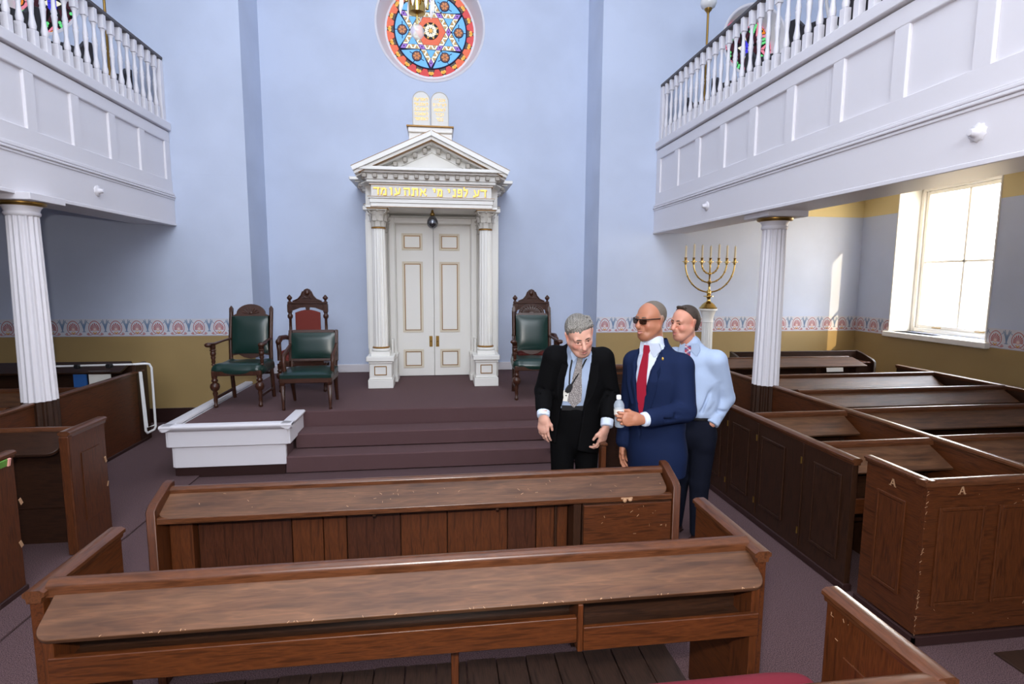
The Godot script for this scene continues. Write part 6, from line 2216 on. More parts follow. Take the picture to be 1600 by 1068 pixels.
# a hand in its own axes: +y towards the fingers, +z out of the palm, +x the thumb's side
func hand_mesh(mb: MB, T: Transform3D, col: Color, nail: Color, curl: Array, thumb: Array, spread := 1.0) -> void:
	var f := Field.new(Vector3(-0.062, -0.05, -0.035), Vector3(0.085, 0.2, 0.085), 0.0034)
	f.cap(Vector3(0, -0.05, 0), Vector3(0, 0.02, 0), 0.026, 0.03, 0.02, Vector3(1, 1, 0.75))
	f.cap(Vector3(0.0, 0.02, 0.0), Vector3(0.0, 0.074, 0.0), 0.034, 0.043, 0.02, Vector3(1, 1, 0.33))
	f.cap(Vector3(0.022, 0.02, 0.008), Vector3(0.034, 0.05, 0.006), 0.018, 0.014, 0.015)
	var sk := SkinPaint.new()
	sk.base = col
	var bx := [0.031, 0.0105, -0.0105, -0.0305]
	var by := [0.086, 0.092, 0.088, 0.078]
	var ln := [0.95, 1.06, 1.0, 0.78]
	for k in 4:
		var p := Vector3(bx[k], by[k], 0.002)
		var a: float = 0.0
		var seg := [0.044 * ln[k], 0.027 * ln[k], 0.023 * ln[k]]
		var rr := [0.0098, 0.0088, 0.0080, 0.0070]
		f.cap(Vector3(bx[k] * 0.8, by[k] - 0.03, 0), p, 0.011, 0.0105, 0.008)
		for s in 3:
			a += curl[s] * (1.0 + 0.06 * (k - 1))
			var d := Vector3(0.05 * (1.5 - k) * spread * (1 if s == 0 else 0), cos(a), sin(a)).normalized()
			var q = p + d * seg[s]
			f.cap(p, q, rr[s], rr[s + 1], 0.003)
			if s == 2:
				sk.spots.append([q - Vector3(0, sin(a) * -0.006 + 0.0, cos(a) * 0.006), Vector3(0.008, 0.008, 0.008), nail, 0.8])
			else:
				sk.spots.append([q - Vector3(0, -sin(a), cos(a)) * 0.008, Vector3(0.008, 0.008, 0.006), nail, 0.5])
			p = q
	var t0 := Vector3(0.026, 0.022, 0.010)
	for s in 2:
		f.cap(t0 if s == 0 else thumb[0], thumb[s], 0.0125 if s == 0 else 0.0105, 0.0105 if s == 0 else 0.0085, 0.008)
	mb.x = T
	f.into(mb, sk.at)
	mb.tint = null

func fr(dirn: Vector3, up := Vector3.UP) -> Basis:  # columns: left, up, forward
	var z := dirn.normalized()
	var x := up.cross(z).normalized()
	return Basis(x, z.cross(x), z)

func shoe(p: Node3D, o: Vector3, at_: Vector3, dirn: Vector3) -> void:
	var b := fr(dirn)
	var f := Field.new(Vector3(-0.06, -0.01, -0.1), Vector3(0.06, 0.12, 0.22), 0.008)
	f.cap(Vector3(0, 0.035, -0.04), Vector3(0, 0.03, 0.13), 0.042, 0.045, 0.02, Vector3(0.95, 0.75, 1))
	f.cap(Vector3(0, 0.05, -0.03), Vector3(0, 0.09, -0.02), 0.042, 0.038, 0.03)
	f.carve([Plane(Vector3.UP, 0.008)])
	var m := at(at_ - o, b)
	f.into(m)
	m.bb(Vector3(-0.042, 0.0, -0.085), Vector3(0.042, 0.012, -0.02), 0.004)
	m.bb(Vector3(-0.045, 0.0, 0.03), Vector3(0.045, 0.01, 0.165), 0.004)
	part("shoe", m, M.leather, p)

# field of a torso: points with half widths (x) and depth ratios, in the frame b
func trunk(f: Field, pts: Array, w: Array, dr: Array, b: Basis, grow := 0.0, k := 0.05) -> void:
	for i in pts.size() - 1:
		f.cap(pts[i], pts[i + 1], w[i] + grow / dr[i] * 0.7, w[i + 1] + grow / dr[i] * 0.7, k, Vector3(1, 1, dr[i]), b)

func emit(called: String, f: Field, m: Material, p: Node3D) -> MeshInstance3D:
	var mb := MB.new()
	mb.x.origin = -p.position
	f.into(mb)
	return part(called, mb, m, p)

# the part of the body that the clothes hide: trunk, arms and legs, joined to head and hands
func inner(mb: MB, root: Vector3, bones: Array, lo: Vector3, hi: Vector3, col: Color) -> void:
	var f := Field.new(lo, hi, 0.016)
	for q in bones:
		f.cap(q[0], q[1], q[2], q[3], 0.03)
	mb.x = Transform3D(Basis(), -root)
	mb.tint = col
	f.into(mb)
	mb.tint = null

func people() -> void:
	man_black()
	man_navy()
	man_shirt()

func man_black() -> void:
	var root := Vector3(0.93, 0, -3.64)
	var p := thing("person", "grey-haired man in a black suit leaning forward, with patterned tie, lanyard and badge", "person", root)
	var b := fr(Vector3(-0.16, 0, 0.987))
	var lean := fr(Vector3(-0.14, -0.32, 0.94))
	var neck := Vector3(0.905, 1.535, -3.475)
	var chest := Vector3(0.925, 1.36, -3.57)
	var waist := Vector3(0.93, 1.12, -3.63)
	var hip := Vector3(0.935, 0.92, -3.65)
	var shR := Vector3(0.757, 1.505, -3.51)
	var shL := Vector3(1.092, 1.485, -3.54)
	var elR := Vector3(0.698, 1.27, -3.56)
	var elL := Vector3(1.158, 1.245, -3.56)
	var wrR := Vector3(0.668, 1.135, -3.43)
	var wrL := Vector3(1.10, 1.055, -3.43)
	var lo := Vector3(0.52, 0.0, -3.95)
	var hi := Vector3(1.32, 1.66, -3.2)
	# trousers
	var f := Field.new(Vector3(0.68, 0.03, -3.86), Vector3(1.18, 1.2, -3.42), 0.014)
	f.cap(Vector3(0.93, 1.12, -3.62), Vector3(0.935, 0.95, -3.65), 0.158, 0.165, 0.03, Vector3(1, 1, 0.78), b)
	for q in [[-0.088, -3.62], [0.088, -3.64]]:
		f.cap(Vector3(0.935 + q[0], 0.90, -3.64), Vector3(0.937 + q[0] * 1.02, 0.52, q[1]), 0.088, 0.072, 0.022)
		f.cap(Vector3(0.937 + q[0] * 1.02, 0.52, q[1]), Vector3(0.937 + q[0] * 1.05, 0.07, q[1] - 0.03), 0.072, 0.062, 0.02)
	f.carve([Plane(Vector3.DOWN, -1.165)])
	emit("trousers", f, M.trouser_black, p)
	for q in [-0.09, 0.095]:
		shoe(p, root, Vector3(0.937 + q, 0, -3.63), Vector3(q - 0.1, 0, 1))
	# shirt
	f = Field.new(Vector3(0.72, 1.08, -3.85), Vector3(1.14, 1.62, -3.25), 0.011)
	trunk(f, [waist, chest, Vector3(0.91, 1.47, -3.51)], [0.155, 0.168, 0.12], [0.72, 0.66], b)
	f.cap(Vector3(0.91, 1.47, -3.52), Vector3(0.895, 1.575, -3.435), 0.082, 0.07, 0.03)
	var shirt := f
	emit("shirt", f, M.shirt_blue, p)
	# jacket: hangs open over the shirt
	f = Field.new(Vector3(0.56, 0.80, -3.92), Vector3(1.30, 1.62, -3.22), 0.012)
	trunk(f, [Vector3(0.935, 0.87, -3.645), waist, chest, Vector3(0.915, 1.45, -3.53)], [0.195, 0.182, 0.19, 0.14], [0.74, 0.74, 0.68], b)
	f.cap(shR, shL, 0.07, 0.07, 0.05)
	f.cap(Vector3(0.92, 1.46, -3.56), Vector3(0.915, 1.54, -3.52), 0.11, 0.082, 0.04)
	for q in [[shR, elR, wrR], [shL, elL, wrL]]:
		f.cap(q[0], q[1], 0.082, 0.066, 0.025)
		f.cap(q[1], q[2].lerp(q[1], 0.29), 0.066, 0.055, 0.015)
	# creases at the elbows and the front opening
	for q in [[elR, -1], [elL, 1]]:
		for k in 3:
			f.cap(q[0] + Vector3(-0.04, 0.03 - 0.045 * k, 0.06), q[0] + Vector3(0.05, 0.0 - 0.04 * k, 0.05), 0.006, 0.004, 0.02, Vector3.ONE, Basis(), true)
	var bx := b.x
	f.carve([Plane(-b.z, -(Vector3(0.93, 0, -3.60).dot(b.z))), Plane((bx + Vector3(0, -0.12, 0)).normalized(), (bx + Vector3(0, -0.12, 0)).normalized().dot(Vector3(0.955, 1.17, -3.5))), Plane((-bx + Vector3(0, 0.10, 0)).normalized(), (-bx + Vector3(0, 0.10, 0)).normalized().dot(Vector3(0.805, 1.17, -3.5)))], 0.008)
	f.carve([Plane(Vector3(0.25, 1, 0).normalized(), Vector3(0.25, 1, 0).normalized().dot(Vector3(0.93, 0.855, -3.6)))])
	var jacket := f
	emit("jacket", f, M.suit_black, p)
	# lapels, collar
	var m := MB.new()
	m.x.origin = -root
	laid(m, jacket, [Vector3(0.836, 1.56, -3.1), Vector3(0.814, 1.46, -3.1), Vector3(0.80, 1.36, -3.1), Vector3(0.798, 1.26, -3.1), Vector3(0.805, 1.17, -3.1)], [0.012, 0.03, 0.034, 0.025, 0.006], Vector3(0, 0, -1), 0.006, Vector3(0.97, -0.1, 0).normalized())
	laid(m, jacket, [Vector3(1.008, 1.55, -3.1), Vector3(1.010, 1.46, -3.1), Vector3(1.003, 1.36, -3.1), Vector3(0.982, 1.26, -3.1), Vector3(0.955, 1.17, -3.1)], [0.012, 0.03, 0.034, 0.025, 0.006], Vector3(0, 0, -1), 0.006, Vector3(0.97, 0.1, 0).normalized())
	part("lapel", m, M.suit_black, p)
	m = MB.new()
	m.x.origin = -root
	laid(m, shirt, [Vector3(0.863, 1.59, -3.1), Vector3(0.86, 1.545, -3.1), Vector3(0.86, 1.49, -3.1)], [0.018, 0.026, 0.003], Vector3(0, 0, -1), 0.008, Vector3.RIGHT)
	laid(m, shirt, [Vector3(0.94, 1.59, -3.1), Vector3(0.943, 1.545, -3.1), Vector3(0.945, 1.49, -3.1)], [0.018, 0.026, 0.003], Vector3(0, 0, -1), 0.008, Vector3.RIGHT)
	part("collar", m, M.shirt_blue, p)
	# tie, lanyard, badge, belt
	m = MB.new()
	m.x.origin = -root
	laid(m, shirt, [Vector3(0.902, 1.575, -3.1), Vector3(0.90, 1.54, -3.1), Vector3(0.897, 1.505, -3.1), Vector3(0.893, 1.38, -3.1), Vector3(0.890, 1.28, -3.1), Vector3(0.888, 1.21, -3.1), Vector3(0.888, 1.165, -3.1)], [0.02, 0.022, 0.016, 0.028, 0.04, 0.044, 0.004], Vector3(0, 0, -1), 0.009, Vector3.RIGHT)
	part("tie", m, M.tie_pattern, p, "pale patterned tie")
	m = MB.new()
	m.x.origin = -root
	laid(m, shirt, [Vector3(0.945, 1.51, -3.1), Vector3(0.915, 1.44, -3.1), Vector3(0.88, 1.37, -3.1), Vector3(0.853, 1.315, -3.1)], [0.005, 0.005, 0.005, 0.006], Vector3(0, 0, -1), 0.012, Vector3.RIGHT)
	laid(m, shirt, [Vector3(0.852, 1.50, -3.1), Vector3(0.846, 1.42, -3.1), Vector3(0.846, 1.33, -3.1)], [0.004, 0.004, 0.004], Vector3(0, 0, -1), 0.006, Vector3.RIGHT)
	laid(m, shirt, [Vector3(0.858, 1.33, -3.1), Vector3(0.852, 1.315, -3.1), Vector3(0.842, 1.29, -3.1), Vector3(0.83, 1.272, -3.1)], [0.008, 0.016, 0.018, 0.01], Vector3(0, 0, -1), 0.016, Vector3(0.8, -0.5, 0))
	part("lanyard", m, M.black, p)
	m = MB.new()
	m.x.origin = -root
	laid(m, shirt, [Vector3(0.833, 1.285, -3.1), Vector3(0.833, 1.205, -3.1)], [0.024, 0.024], Vector3(0, 0, -1), 0.006, Vector3.RIGHT)
	var bd := part("badge", m, M.paper, p, "white badge")
	m = MB.new()
	m.x.origin = -root
	laid(m, shirt, [Vector3(0.833, 1.252, -3.1), Vector3(0.833, 1.246, -3.1)], [0.004, 0.004], Vector3(0, 0, -1), 0.008, Vector3.RIGHT)
	part("badge_mark", m, M.black, bd)
	m = MB.new()
	m.x.origin = -root
	laid(m, shirt, [Vector3(0.882, 1.175, -3.1), Vector3(0.882, 1.14, -3.1)], [0.07, 0.07], Vector3(0, 0, -1), 0.008, Vector3.RIGHT)
	part("belt", m, M.black, p)
	# cuffs
	for q in [[elR, wrR], [elL, wrL]]:
		f = Field.new(q[1] - Vector3(0.09, 0.09, 0.09), q[1] + Vector3(0.09, 0.09, 0.09), 0.009)
		var d: Vector3 = (q[1] - q[0]).normalized()
		f.cap(q[1] - d * 0.05, q[1] + d * 0.0, 0.044, 0.043, 0.01)
		f.carve([Plane(-d, (-d).dot(q[1] + d * 0.014))])
		emit("cuff", f, M.shirt_white, p)
	# body: head, neck and hands in one mesh
	var mb := MB.new()
	var skin := lin(222, 170, 150)
	inner(mb, root, [[Vector3(0.902, 1.60, -3.43), neck, 0.05, 0.05], [neck, chest, 0.05, 0.09], [chest, hip, 0.09, 0.1], [shR, shL, 0.04, 0.04], [shR, elR, 0.045, 0.04], [elR, wrR, 0.038, 0.028], [shL, elL, 0.045, 0.04], [elL, wrL, 0.038, 0.028], [hip + Vector3(-0.09, 0, 0), Vector3(0.845, 0.1, -3.65), 0.06, 0.04], [hip + Vector3(0.09, 0, 0), Vector3(1.03, 0.1, -3.66), 0.06, 0.04]], Vector3(0.6, 0.02, -3.8), Vector3(1.24, 1.68, -3.34), skin)
	var hb := fr(Vector3(0.06, -0.44, 0.90)) * Basis(Vector3.BACK, 0.22)
	var T := Transform3D(hb, Vector3(0.882, 1.668, -3.36) - root)
	head_mesh(mb, T, {"skin": skin, "lip": lin(190, 120, 112), "flush": lin(222, 142, 126), "jowl": 0.008, "nose": 0.001, "neck": Vector3(0, -0.10, -0.10)})
	hand_mesh(mb, Transform3D(Basis(Vector3(0.75, 0, 0.66), Vector3(0.12, -0.98, 0.1).normalized(), Vector3(0.66, 0.1, -0.75)).orthonormalized(), wrR + Vector3(0.0, -0.01, 0.005) - root), skin, lin(232, 190, 178), [0.25, 0.35, 0.25], [Vector3(0.046, 0.055, 0.02), Vector3(0.05, 0.088, 0.03)])
	hand_mesh(mb, Transform3D(Basis(Vector3(-0.8, 0, 0.6), Vector3(-0.28, -0.92, 0.1).normalized(), Vector3(-0.6, 0.25, -0.75)), wrL + Vector3(-0.006, -0.02, 0.0) - root), skin, lin(232, 190, 178), [0.35, 0.55, 0.45], [Vector3(0.05, 0.05, 0.02), Vector3(0.056, 0.084, 0.032)])
	part("body", mb, M.skin, p)
	face_parts(p, T, M.hair_brown, {"look": Vector3(0.001, -0.002, 0)})
	# thick grey hair combed to the side
	f = Field.new(Vector3(-0.11, -0.08, -0.14), Vector3(0.11, 0.16, 0.12), 0.004)
	f.cap(Vector3(0, 0.042, -0.02), Vector3(0, 0.042, -0.02), 0.094, 0.094, 0.01, Vector3(0.91, 0.97, 1.10))
	f.carve([Plane(Vector3(0.12, 1, 0.0).normalized(), 0.070), Plane(Vector3(0, 0, -1), -0.030)], 0.012)
	for k in 9:   # locks swept across the brow and back over the crown
		var a := -0.075 + 0.0185 * k
		f.cap(Vector3(a, 0.082 + 0.004 * sin(k * 2.1), 0.064 - absf(a) * 0.35), Vector3(a * 0.9 - 0.012, 0.066 + (0.016 if k > 4 else 0.0), 0.075 - absf(a) * 0.5), 0.013, 0.008, 0.006)
		f.cap(Vector3(a, 0.088, 0.06 - absf(a) * 0.3), Vector3(a * 0.8 + 0.01, 0.126 - absf(a) * 0.35, -0.02), 0.013, 0.016, 0.008)
	for k in 10:
		var a := -0.95 + 0.2 * k
		f.cap(Vector3(0.104 * sin(a), 0.120 * cos(a) + 0.016, 0.07), Vector3(0.098 * sin(a + 0.3), 0.137 * cos(a + 0.3), -0.08), 0.0035, 0.0035, 0.009, Vector3.ONE, Basis(), true)
	f.carve([Plane(Vector3(0, 1, 0), 0.022), Plane(Vector3(0, 0, -1), 0.045)], 0.008)
	f.carve([Plane(Vector3(0, 1, 0), -0.045)], 0.01)
	m = at(T.origin, T.basis)
	f.into(m)
	part("hair", m, M.hair_grey, p)

func man_navy() -> void:
	var root := Vector3(1.425, 0, -3.38)
	var p := thing("person", "man in a navy suit with red tie and dark glasses, holding a bottle", "person", root)
	var b := fr(Vector3(-0.85, 0, 0.53))
	var neck := Vector3(1.39, 1.57, -3.385)
	var chest := Vector3(1.42, 1.38, -3.375)
	var waist := Vector3(1.425, 1.11, -3.375)
	var hip := Vector3(1.435, 0.88, -3.38)
	var shL := Vector3(1.515, 1.475, -3.24)
	var shR := Vector3(1.31, 1.465, -3.50)
	var elL := Vector3(1.515, 1.205, -3.16)
	var wrL := Vector3(1.19, 1.185, -3.05)
	var elR := Vector3(1.30, 1.13, -3.56)
	var wrR := Vector3(1.245, 0.92, -3.50)
	var f := Field.new(Vector3(1.14, 0.03, -3.65), Vector3(1.72, 1.12, -3.1), 0.014)
	f.cap(Vector3(1.425, 1.05, -3.38), Vector3(1.43, 0.92, -3.38), 0.158, 0.16, 0.03, Vector3(1, 1, 0.82), b)
	for s in [-1, 1]:
		var o: Vector3 = b.x * (0.088 * s)
		f.cap(Vector3(1.43, 0.88, -3.38) + o, Vector3(1.44, 0.50, -3.37) + o, 0.09, 0.072, 0.022)
		f.cap(Vector3(1.44, 0.50, -3.37) + o, Vector3(1.465, 0.07, -3.4) + o, 0.072, 0.062, 0.02)
	f.carve([Plane(Vector3.DOWN, -1.07)])
	emit("trousers", f, M.trouser_navy, p)
	for s in [-1, 1]:
		shoe(p, root, Vector3(1.45, 0, -3.40) + b.x * (0.09 * s), b.z)
	f = Field.new(Vector3(1.16, 1.06, -3.62), Vector3(1.66, 1.66, -3.14), 0.011)
	trunk(f, [waist, chest, Vector3(1.40, 1.48, -3.385)], [0.16, 0.175, 0.12], [0.76, 0.70], b)
	f.cap(Vector3(1.40, 1.50, -3.385), Vector3(1.385, 1.615, -3.375), 0.085, 0.067, 0.03)
	var shirt := f
	emit("shirt", f, M.shirt_white, p)
	f = Field.new(Vector3(1.02, 0.72, -3.72), Vector3(1.74, 1.64, -2.94), 0.012)
	trunk(f, [Vector3(1.44, 0.76, -3.39), hip, waist, chest, Vector3(1.41, 1.46, -3.385)], [0.205, 0.20, 0.186, 0.198, 0.14], [0.76, 0.76, 0.76, 0.72], b)
	f.cap(shR, shL, 0.076, 0.078, 0.06)
	f.cap(Vector3(1.42, 1.47, -3.39), Vector3(1.402, 1.60, -3.385), 0.11, 0.084, 0.04)
	f.cap(shL, elL, 0.084, 0.072, 0.022)
	f.cap(elL, wrL.lerp(elL, 0.2), 0.07, 0.055, 0.02)
	f.cap(shR, elR, 0.078, 0.064, 0.022)
	f.cap(elR, wrR, 0.064, 0.054, 0.02)
	for q in [[0.02, 0.05, 0.10], [-0.03, 0.0, 0.06], [0.01, 0.03, 0.0]]:   # creases inside the elbow
		f.cap(elL + Vector3(-0.11 + q[0], q[2], 0.09), elL + Vector3(0.03 + q[1], q[2] * 0.3 - 0.03, 0.085), 0.009, 0.004, 0.025, Vector3.ONE, Basis(), true)
	f.cap(elL + Vector3(-0.25, -0.01, 0.11), elL + Vector3(-0.08, -0.035, 0.10), 0.005, 0.008, 0.02, Vector3.ONE, Basis(), true)
	# V of the front, flared skirt with the back vent, hem
	var mid := Vector3(1.40, 1.03, -3.38)
	f.carve([Plane(-b.z, -(Vector3(1.395, 1.3, -3.40).dot(b.z))), Plane((b.x + Vector3(0, -0.15, 0)).normalized(), (b.x + Vector3(0, -0.15, 0)).normalized().dot(mid - b.x * 0.004)), Plane((-b.x + Vector3(0, -0.15, 0)).normalized(), (-b.x + Vector3(0, -0.15, 0)).normalized().dot(mid - b.x * 0.015))], 0.008)
	f.carve([Plane(Vector3.UP, 0.735)])
	f.cap(Vector3(1.60, 0.98, -3.42), Vector3(1.605, 0.72, -3.42), 0.004, 0.012, 0.012, Vector3.ONE, Basis(), true)
	var jacket := f
	emit("jacket", f, M.suit_navy, p)
	var out := b.z * 0.5
	var m := MB.new()
	m.x.origin = -root
	var lw := [0.012, 0.036, 0.04, 0.03, 0.004]
	var cl := []
	var cr := []
	for k in 5:
		var t := k / 4.0
		cl.append(Vector3(1.40, lerpf(1.56, 1.09, t), -3.38) + b.x * [0.084, 0.085, 0.071, 0.044, 0.004][k] + out)
		cr.append(Vector3(1.40, lerpf(1.565, 1.09, t), -3.38) - b.x * [0.10, 0.103, 0.09, 0.063, 0.022][k] + out)
	laid(m, jacket, cl, lw, -b.z, 0.011, b.x)
	laid(m, jacket, cr, lw, -b.z, 0.011, b.x)
	part("lapel", m, M.suit_navy, p)
	m = MB.new()
	m.x.origin = -root
	laid(m, shirt, [Vector3(1.385, 1.615, -3.38) + b.x * 0.045 + out, Vector3(1.39, 1.575, -3.38) + b.x * 0.055 + out, Vector3(1.39, 1.53, -3.38) + b.x * 0.06 + out], [0.03, 0.032, 0.004], -b.z, 0.008, b.x)
	laid(m, shirt, [Vector3(1.385, 1.615, -3.38) - b.x * 0.04 + out, Vector3(1.39, 1.575, -3.38) - b.x * 0.05 + out, Vector3(1.39, 1.53, -3.38) - b.x * 0.055 + out], [0.03, 0.032, 0.004], -b.z, 0.008, b.x)
	part("collar", m, M.shirt_white, p)
	m = MB.new()
	m.x.origin = -root
	var tp := []
	for k in 7:
		tp.append(Vector3(1.39, [1.60, 1.572, 1.545, 1.46, 1.35, 1.22, 1.08][k], -3.38) + out)
	laid(m, shirt, tp, [0.02, 0.025, 0.018, 0.03, 0.038, 0.044, 0.046], -b.z, 0.012, b.x)
	part("tie", m, M.tie_red, p, "red tie")
	m = MB.new()
	m.x.origin = -root
	var pin := hit(jacket, Vector3(1.40, 1.525, -3.38) + b.x * 0.115 + out, -b.z)
	m.ball(pin + b.z * 0.008, Vector3(0.008, 0.011, 0.005), 8, b)
	part("lapel_pin", m, M.gold_leaf, p)
	f = Field.new(wrL - Vector3(0.09, 0.08, 0.08), wrL + Vector3(0.09, 0.08, 0.08), 0.009)
	var d := (wrL - elL).normalized()
	f.cap(wrL - d * 0.06, wrL - d * 0.02, 0.045, 0.044, 0.01)
	f.carve([Plane(-d, (-d).dot(wrL - d * 0.008))])
	emit("cuff", f, M.shirt_white, p)
	# body
	var mb := MB.new()
	var skin := lin(182, 122, 94)
	inner(mb, root, [[Vector3(1.37, 1.66, -3.375), neck, 0.05, 0.05], [neck, chest, 0.05, 0.09], [chest, hip, 0.09, 0.1], [shR, shL, 0.04, 0.04], [shR, elR, 0.045, 0.04], [elR, wrR, 0.038, 0.026], [shL, elL, 0.045, 0.04], [elL, wrL, 0.038, 0.026], [hip + b.x * 0.09, Vector3(1.46, 0.1, -3.4) + b.x * 0.09, 0.06, 0.04], [hip - b.x * 0.09, Vector3(1.46, 0.1, -3.4) - b.x * 0.09, 0.06, 0.04]], Vector3(1.12, 0.02, -3.66), Vector3(1.62, 1.74, -2.98), skin)
	var hb := fr(Vector3(-0.90, -0.04, 0.42)) * Basis(Vector3.BACK, -0.03)
	var T := Transform3D(hb, Vector3(1.355, 1.762, -3.365) - root)
	var bz := lin(128, 112, 98)
	head_mesh(mb, T, {"skin": skin, "lip": lin(186, 116, 112), "flush": lin(186, 122, 98), "jowl": 0.006, "nose": 0.0045, "lips": 0.004, "beard": lin(112, 78, 58),
		"cap": [[Vector3(0, 0.09, -0.07), Vector3(0.13, 0.085, 0.09), bz, 1.0], [Vector3(0.085, 0.045, -0.035), Vector3(0.04, 0.055, 0.055), lin(150, 140, 128), 0.9], [Vector3(-0.085, 0.045, -0.035), Vector3(0.04, 0.055, 0.055), lin(150, 140, 128), 0.9], [Vector3(0, 0.0, -0.115), Vector3(0.09, 0.07, 0.05), bz, 1.0]]})
	var hy := Vector3(-0.985, 0.10, 0.12).normalized()
	var hx := Vector3(0.08, 0.98, -0.1)
	hx = (hx - hy * hx.dot(hy)).normalized()
	var hz := -hx.cross(hy)
	hand_mesh(mb, Transform3D(Basis(hx, hy, hz), wrL + Vector3(-0.012, 0.005, 0.008) - root), skin, lin(190, 138, 112), [0.55, 1.15, 0.75], [Vector3(0.046, 0.06, 0.03), Vector3(0.046, 0.086, 0.052)], 0.4)
	var rb := Basis(Vector3(-0.7, 0, 0.7), Vector3(-0.15, -0.98, 0.05), Vector3(0.68, -0.1, 0.68)).orthonormalized()
	hand_mesh(mb, Transform3D(rb, wrR + Vector3(0, -0.02, 0) - root), skin, lin(190, 138, 112), [0.3, 0.4, 0.3], [Vector3(0.046, 0.055, 0.02), Vector3(0.05, 0.088, 0.03)])
	part("body", mb, M.skin, p)
	face_parts(p, T, M.hair_buzz, {"look": Vector3(0.0, -0.001, 0)})
	m = MB.new()
	m.x = Transform3D(Basis(hx, hy, hz), wrL + Vector3(-0.012, 0.005, 0.008) - root)
	var rg := []
	for k in 13:
		rg.append(Vector3(-0.0105 + 0.0115 * cos(TAU * k / 12), 0.105 + 0.002 * sin(TAU * k / 12), 0.009 + 0.0125 * sin(TAU * k / 12)))
	m.tube(rg, 0.002, 6)
	part("ring", m, M.gold_leaf, p)
	# cropped grey hair
	f = Field.new(Vector3(-0.10, -0.07, -0.13), Vector3(0.10, 0.14, 0.10), 0.0045)
	f.cap(Vector3(0, 0.036, -0.02), Vector3(0, 0.036, -0.02), 0.0885, 0.0885, 0.01, Vector3(0.90, 0.98, 1.10))
	f.carve([Plane(Vector3(0, 0.45, -0.9).normalized(), Vector3(0, 0.45, -0.9).normalized().dot(Vector3(0, 0.10, 0.028)))], 0.006)
	f.carve([Plane(Vector3(0, 1, 0), 0.022), Plane(Vector3(0, 0, -1), 0.045)], 0.008)
	f.carve([Plane(Vector3(0, 1, 0), -0.035)], 0.008)
	m = at(T.origin, T.basis)
	f.into(m)
	part("hair", m, M.hair_buzz, p)
	# spectacles with dark lenses
	m = at(T.origin, T.basis)
	for s in [-1, 1]:
		m.tube([Vector3(0.008 * s, 0.012, 0.112), Vector3(0.036 * s, 0.014, 0.108), Vector3(0.062 * s, 0.014, 0.094)], 0.0032, 6)
		m.tube([Vector3(0.062 * s, 0.014, 0.094), Vector3(0.074 * s, 0.016, 0.06), Vector3(0.080 * s, 0.014, -0.012), Vector3(0.08 * s, 0.0, -0.025)], 0.0034, 6)
	m.tube([Vector3(-0.009, 0.012, 0.112), Vector3(0, 0.011, 0.115), Vector3(0.009, 0.012, 0.112)], 0.0025, 6)
	var gl := part("glasses_frame", m, M.black, p)
	m = at(T.origin, T.basis)
	for s in [-1, 1]:
		var q := Transform3D(Basis(Vector3.UP, 0.28 * s), Vector3(0.034 * s, -0.002, 0.106))
		m.x = T * q
		m.extrude(PackedVector2Array([Vector2(-0.024, 0.014), Vector2(0.026, 0.014), Vector2(0.027, 0.0), Vector2(0.022, -0.014), Vector2(0.0, -0.018), Vector2(-0.02, -0.013), Vector2(-0.025, 0.0)]), -0.001, 0.001)
	part("lens", m, M.dark_lens, gl)
	# water bottle in his hand
	var bt := thing("water_bottle", "small clear water bottle with white cap held by the man in navy", "bottle", Vector3(1.075, 1.135, -3.098))
	bt.rotation.z = 0.06
	part("bottle_body", MB.new().lathe([Vector2(0.0, 0.0), Vector2(0.026, 0.0), Vector2(0.031, 0.008), Vector2(0.0285, 0.03), Vector2(0.031, 0.045), Vector2(0.0285, 0.06), Vector2(0.0315, 0.075), Vector2(0.0315, 0.118), Vector2(0.033, 0.125), Vector2(0.031, 0.14), Vector2(0.022, 0.158), Vector2(0.0135, 0.166), Vector2(0.013, 0.182)], 24), M.clear_plastic, bt)
	part("label", MB.new().lathe([Vector2(0.0322, 0.078), Vector2(0.0325, 0.112)], 24), M.paper, bt)
	m = MB.new()
	for k in 5:
		var a := PI * 0.5 + 0.5 - 0.2 * k
		m.box(Vector3(cos(a), 0, sin(a)) * 0.0325 + Vector3(0, 0.098, 0), Vector3(0.0035, 0.014, 0.004), 0.0005, Basis(Vector3.UP, PI / 2 - a))
	part("label_print", m, M.blue_card, bt)
	part("cap", MB.new().lathe([Vector2(0.0, 0.196), Vector2(0.013, 0.195), Vector2(0.0145, 0.192), Vector2(0.0145, 0.172), Vector2(0.0, 0.171)], 20, Vector3.ZERO, 0.06, 18), M.enamel, bt)

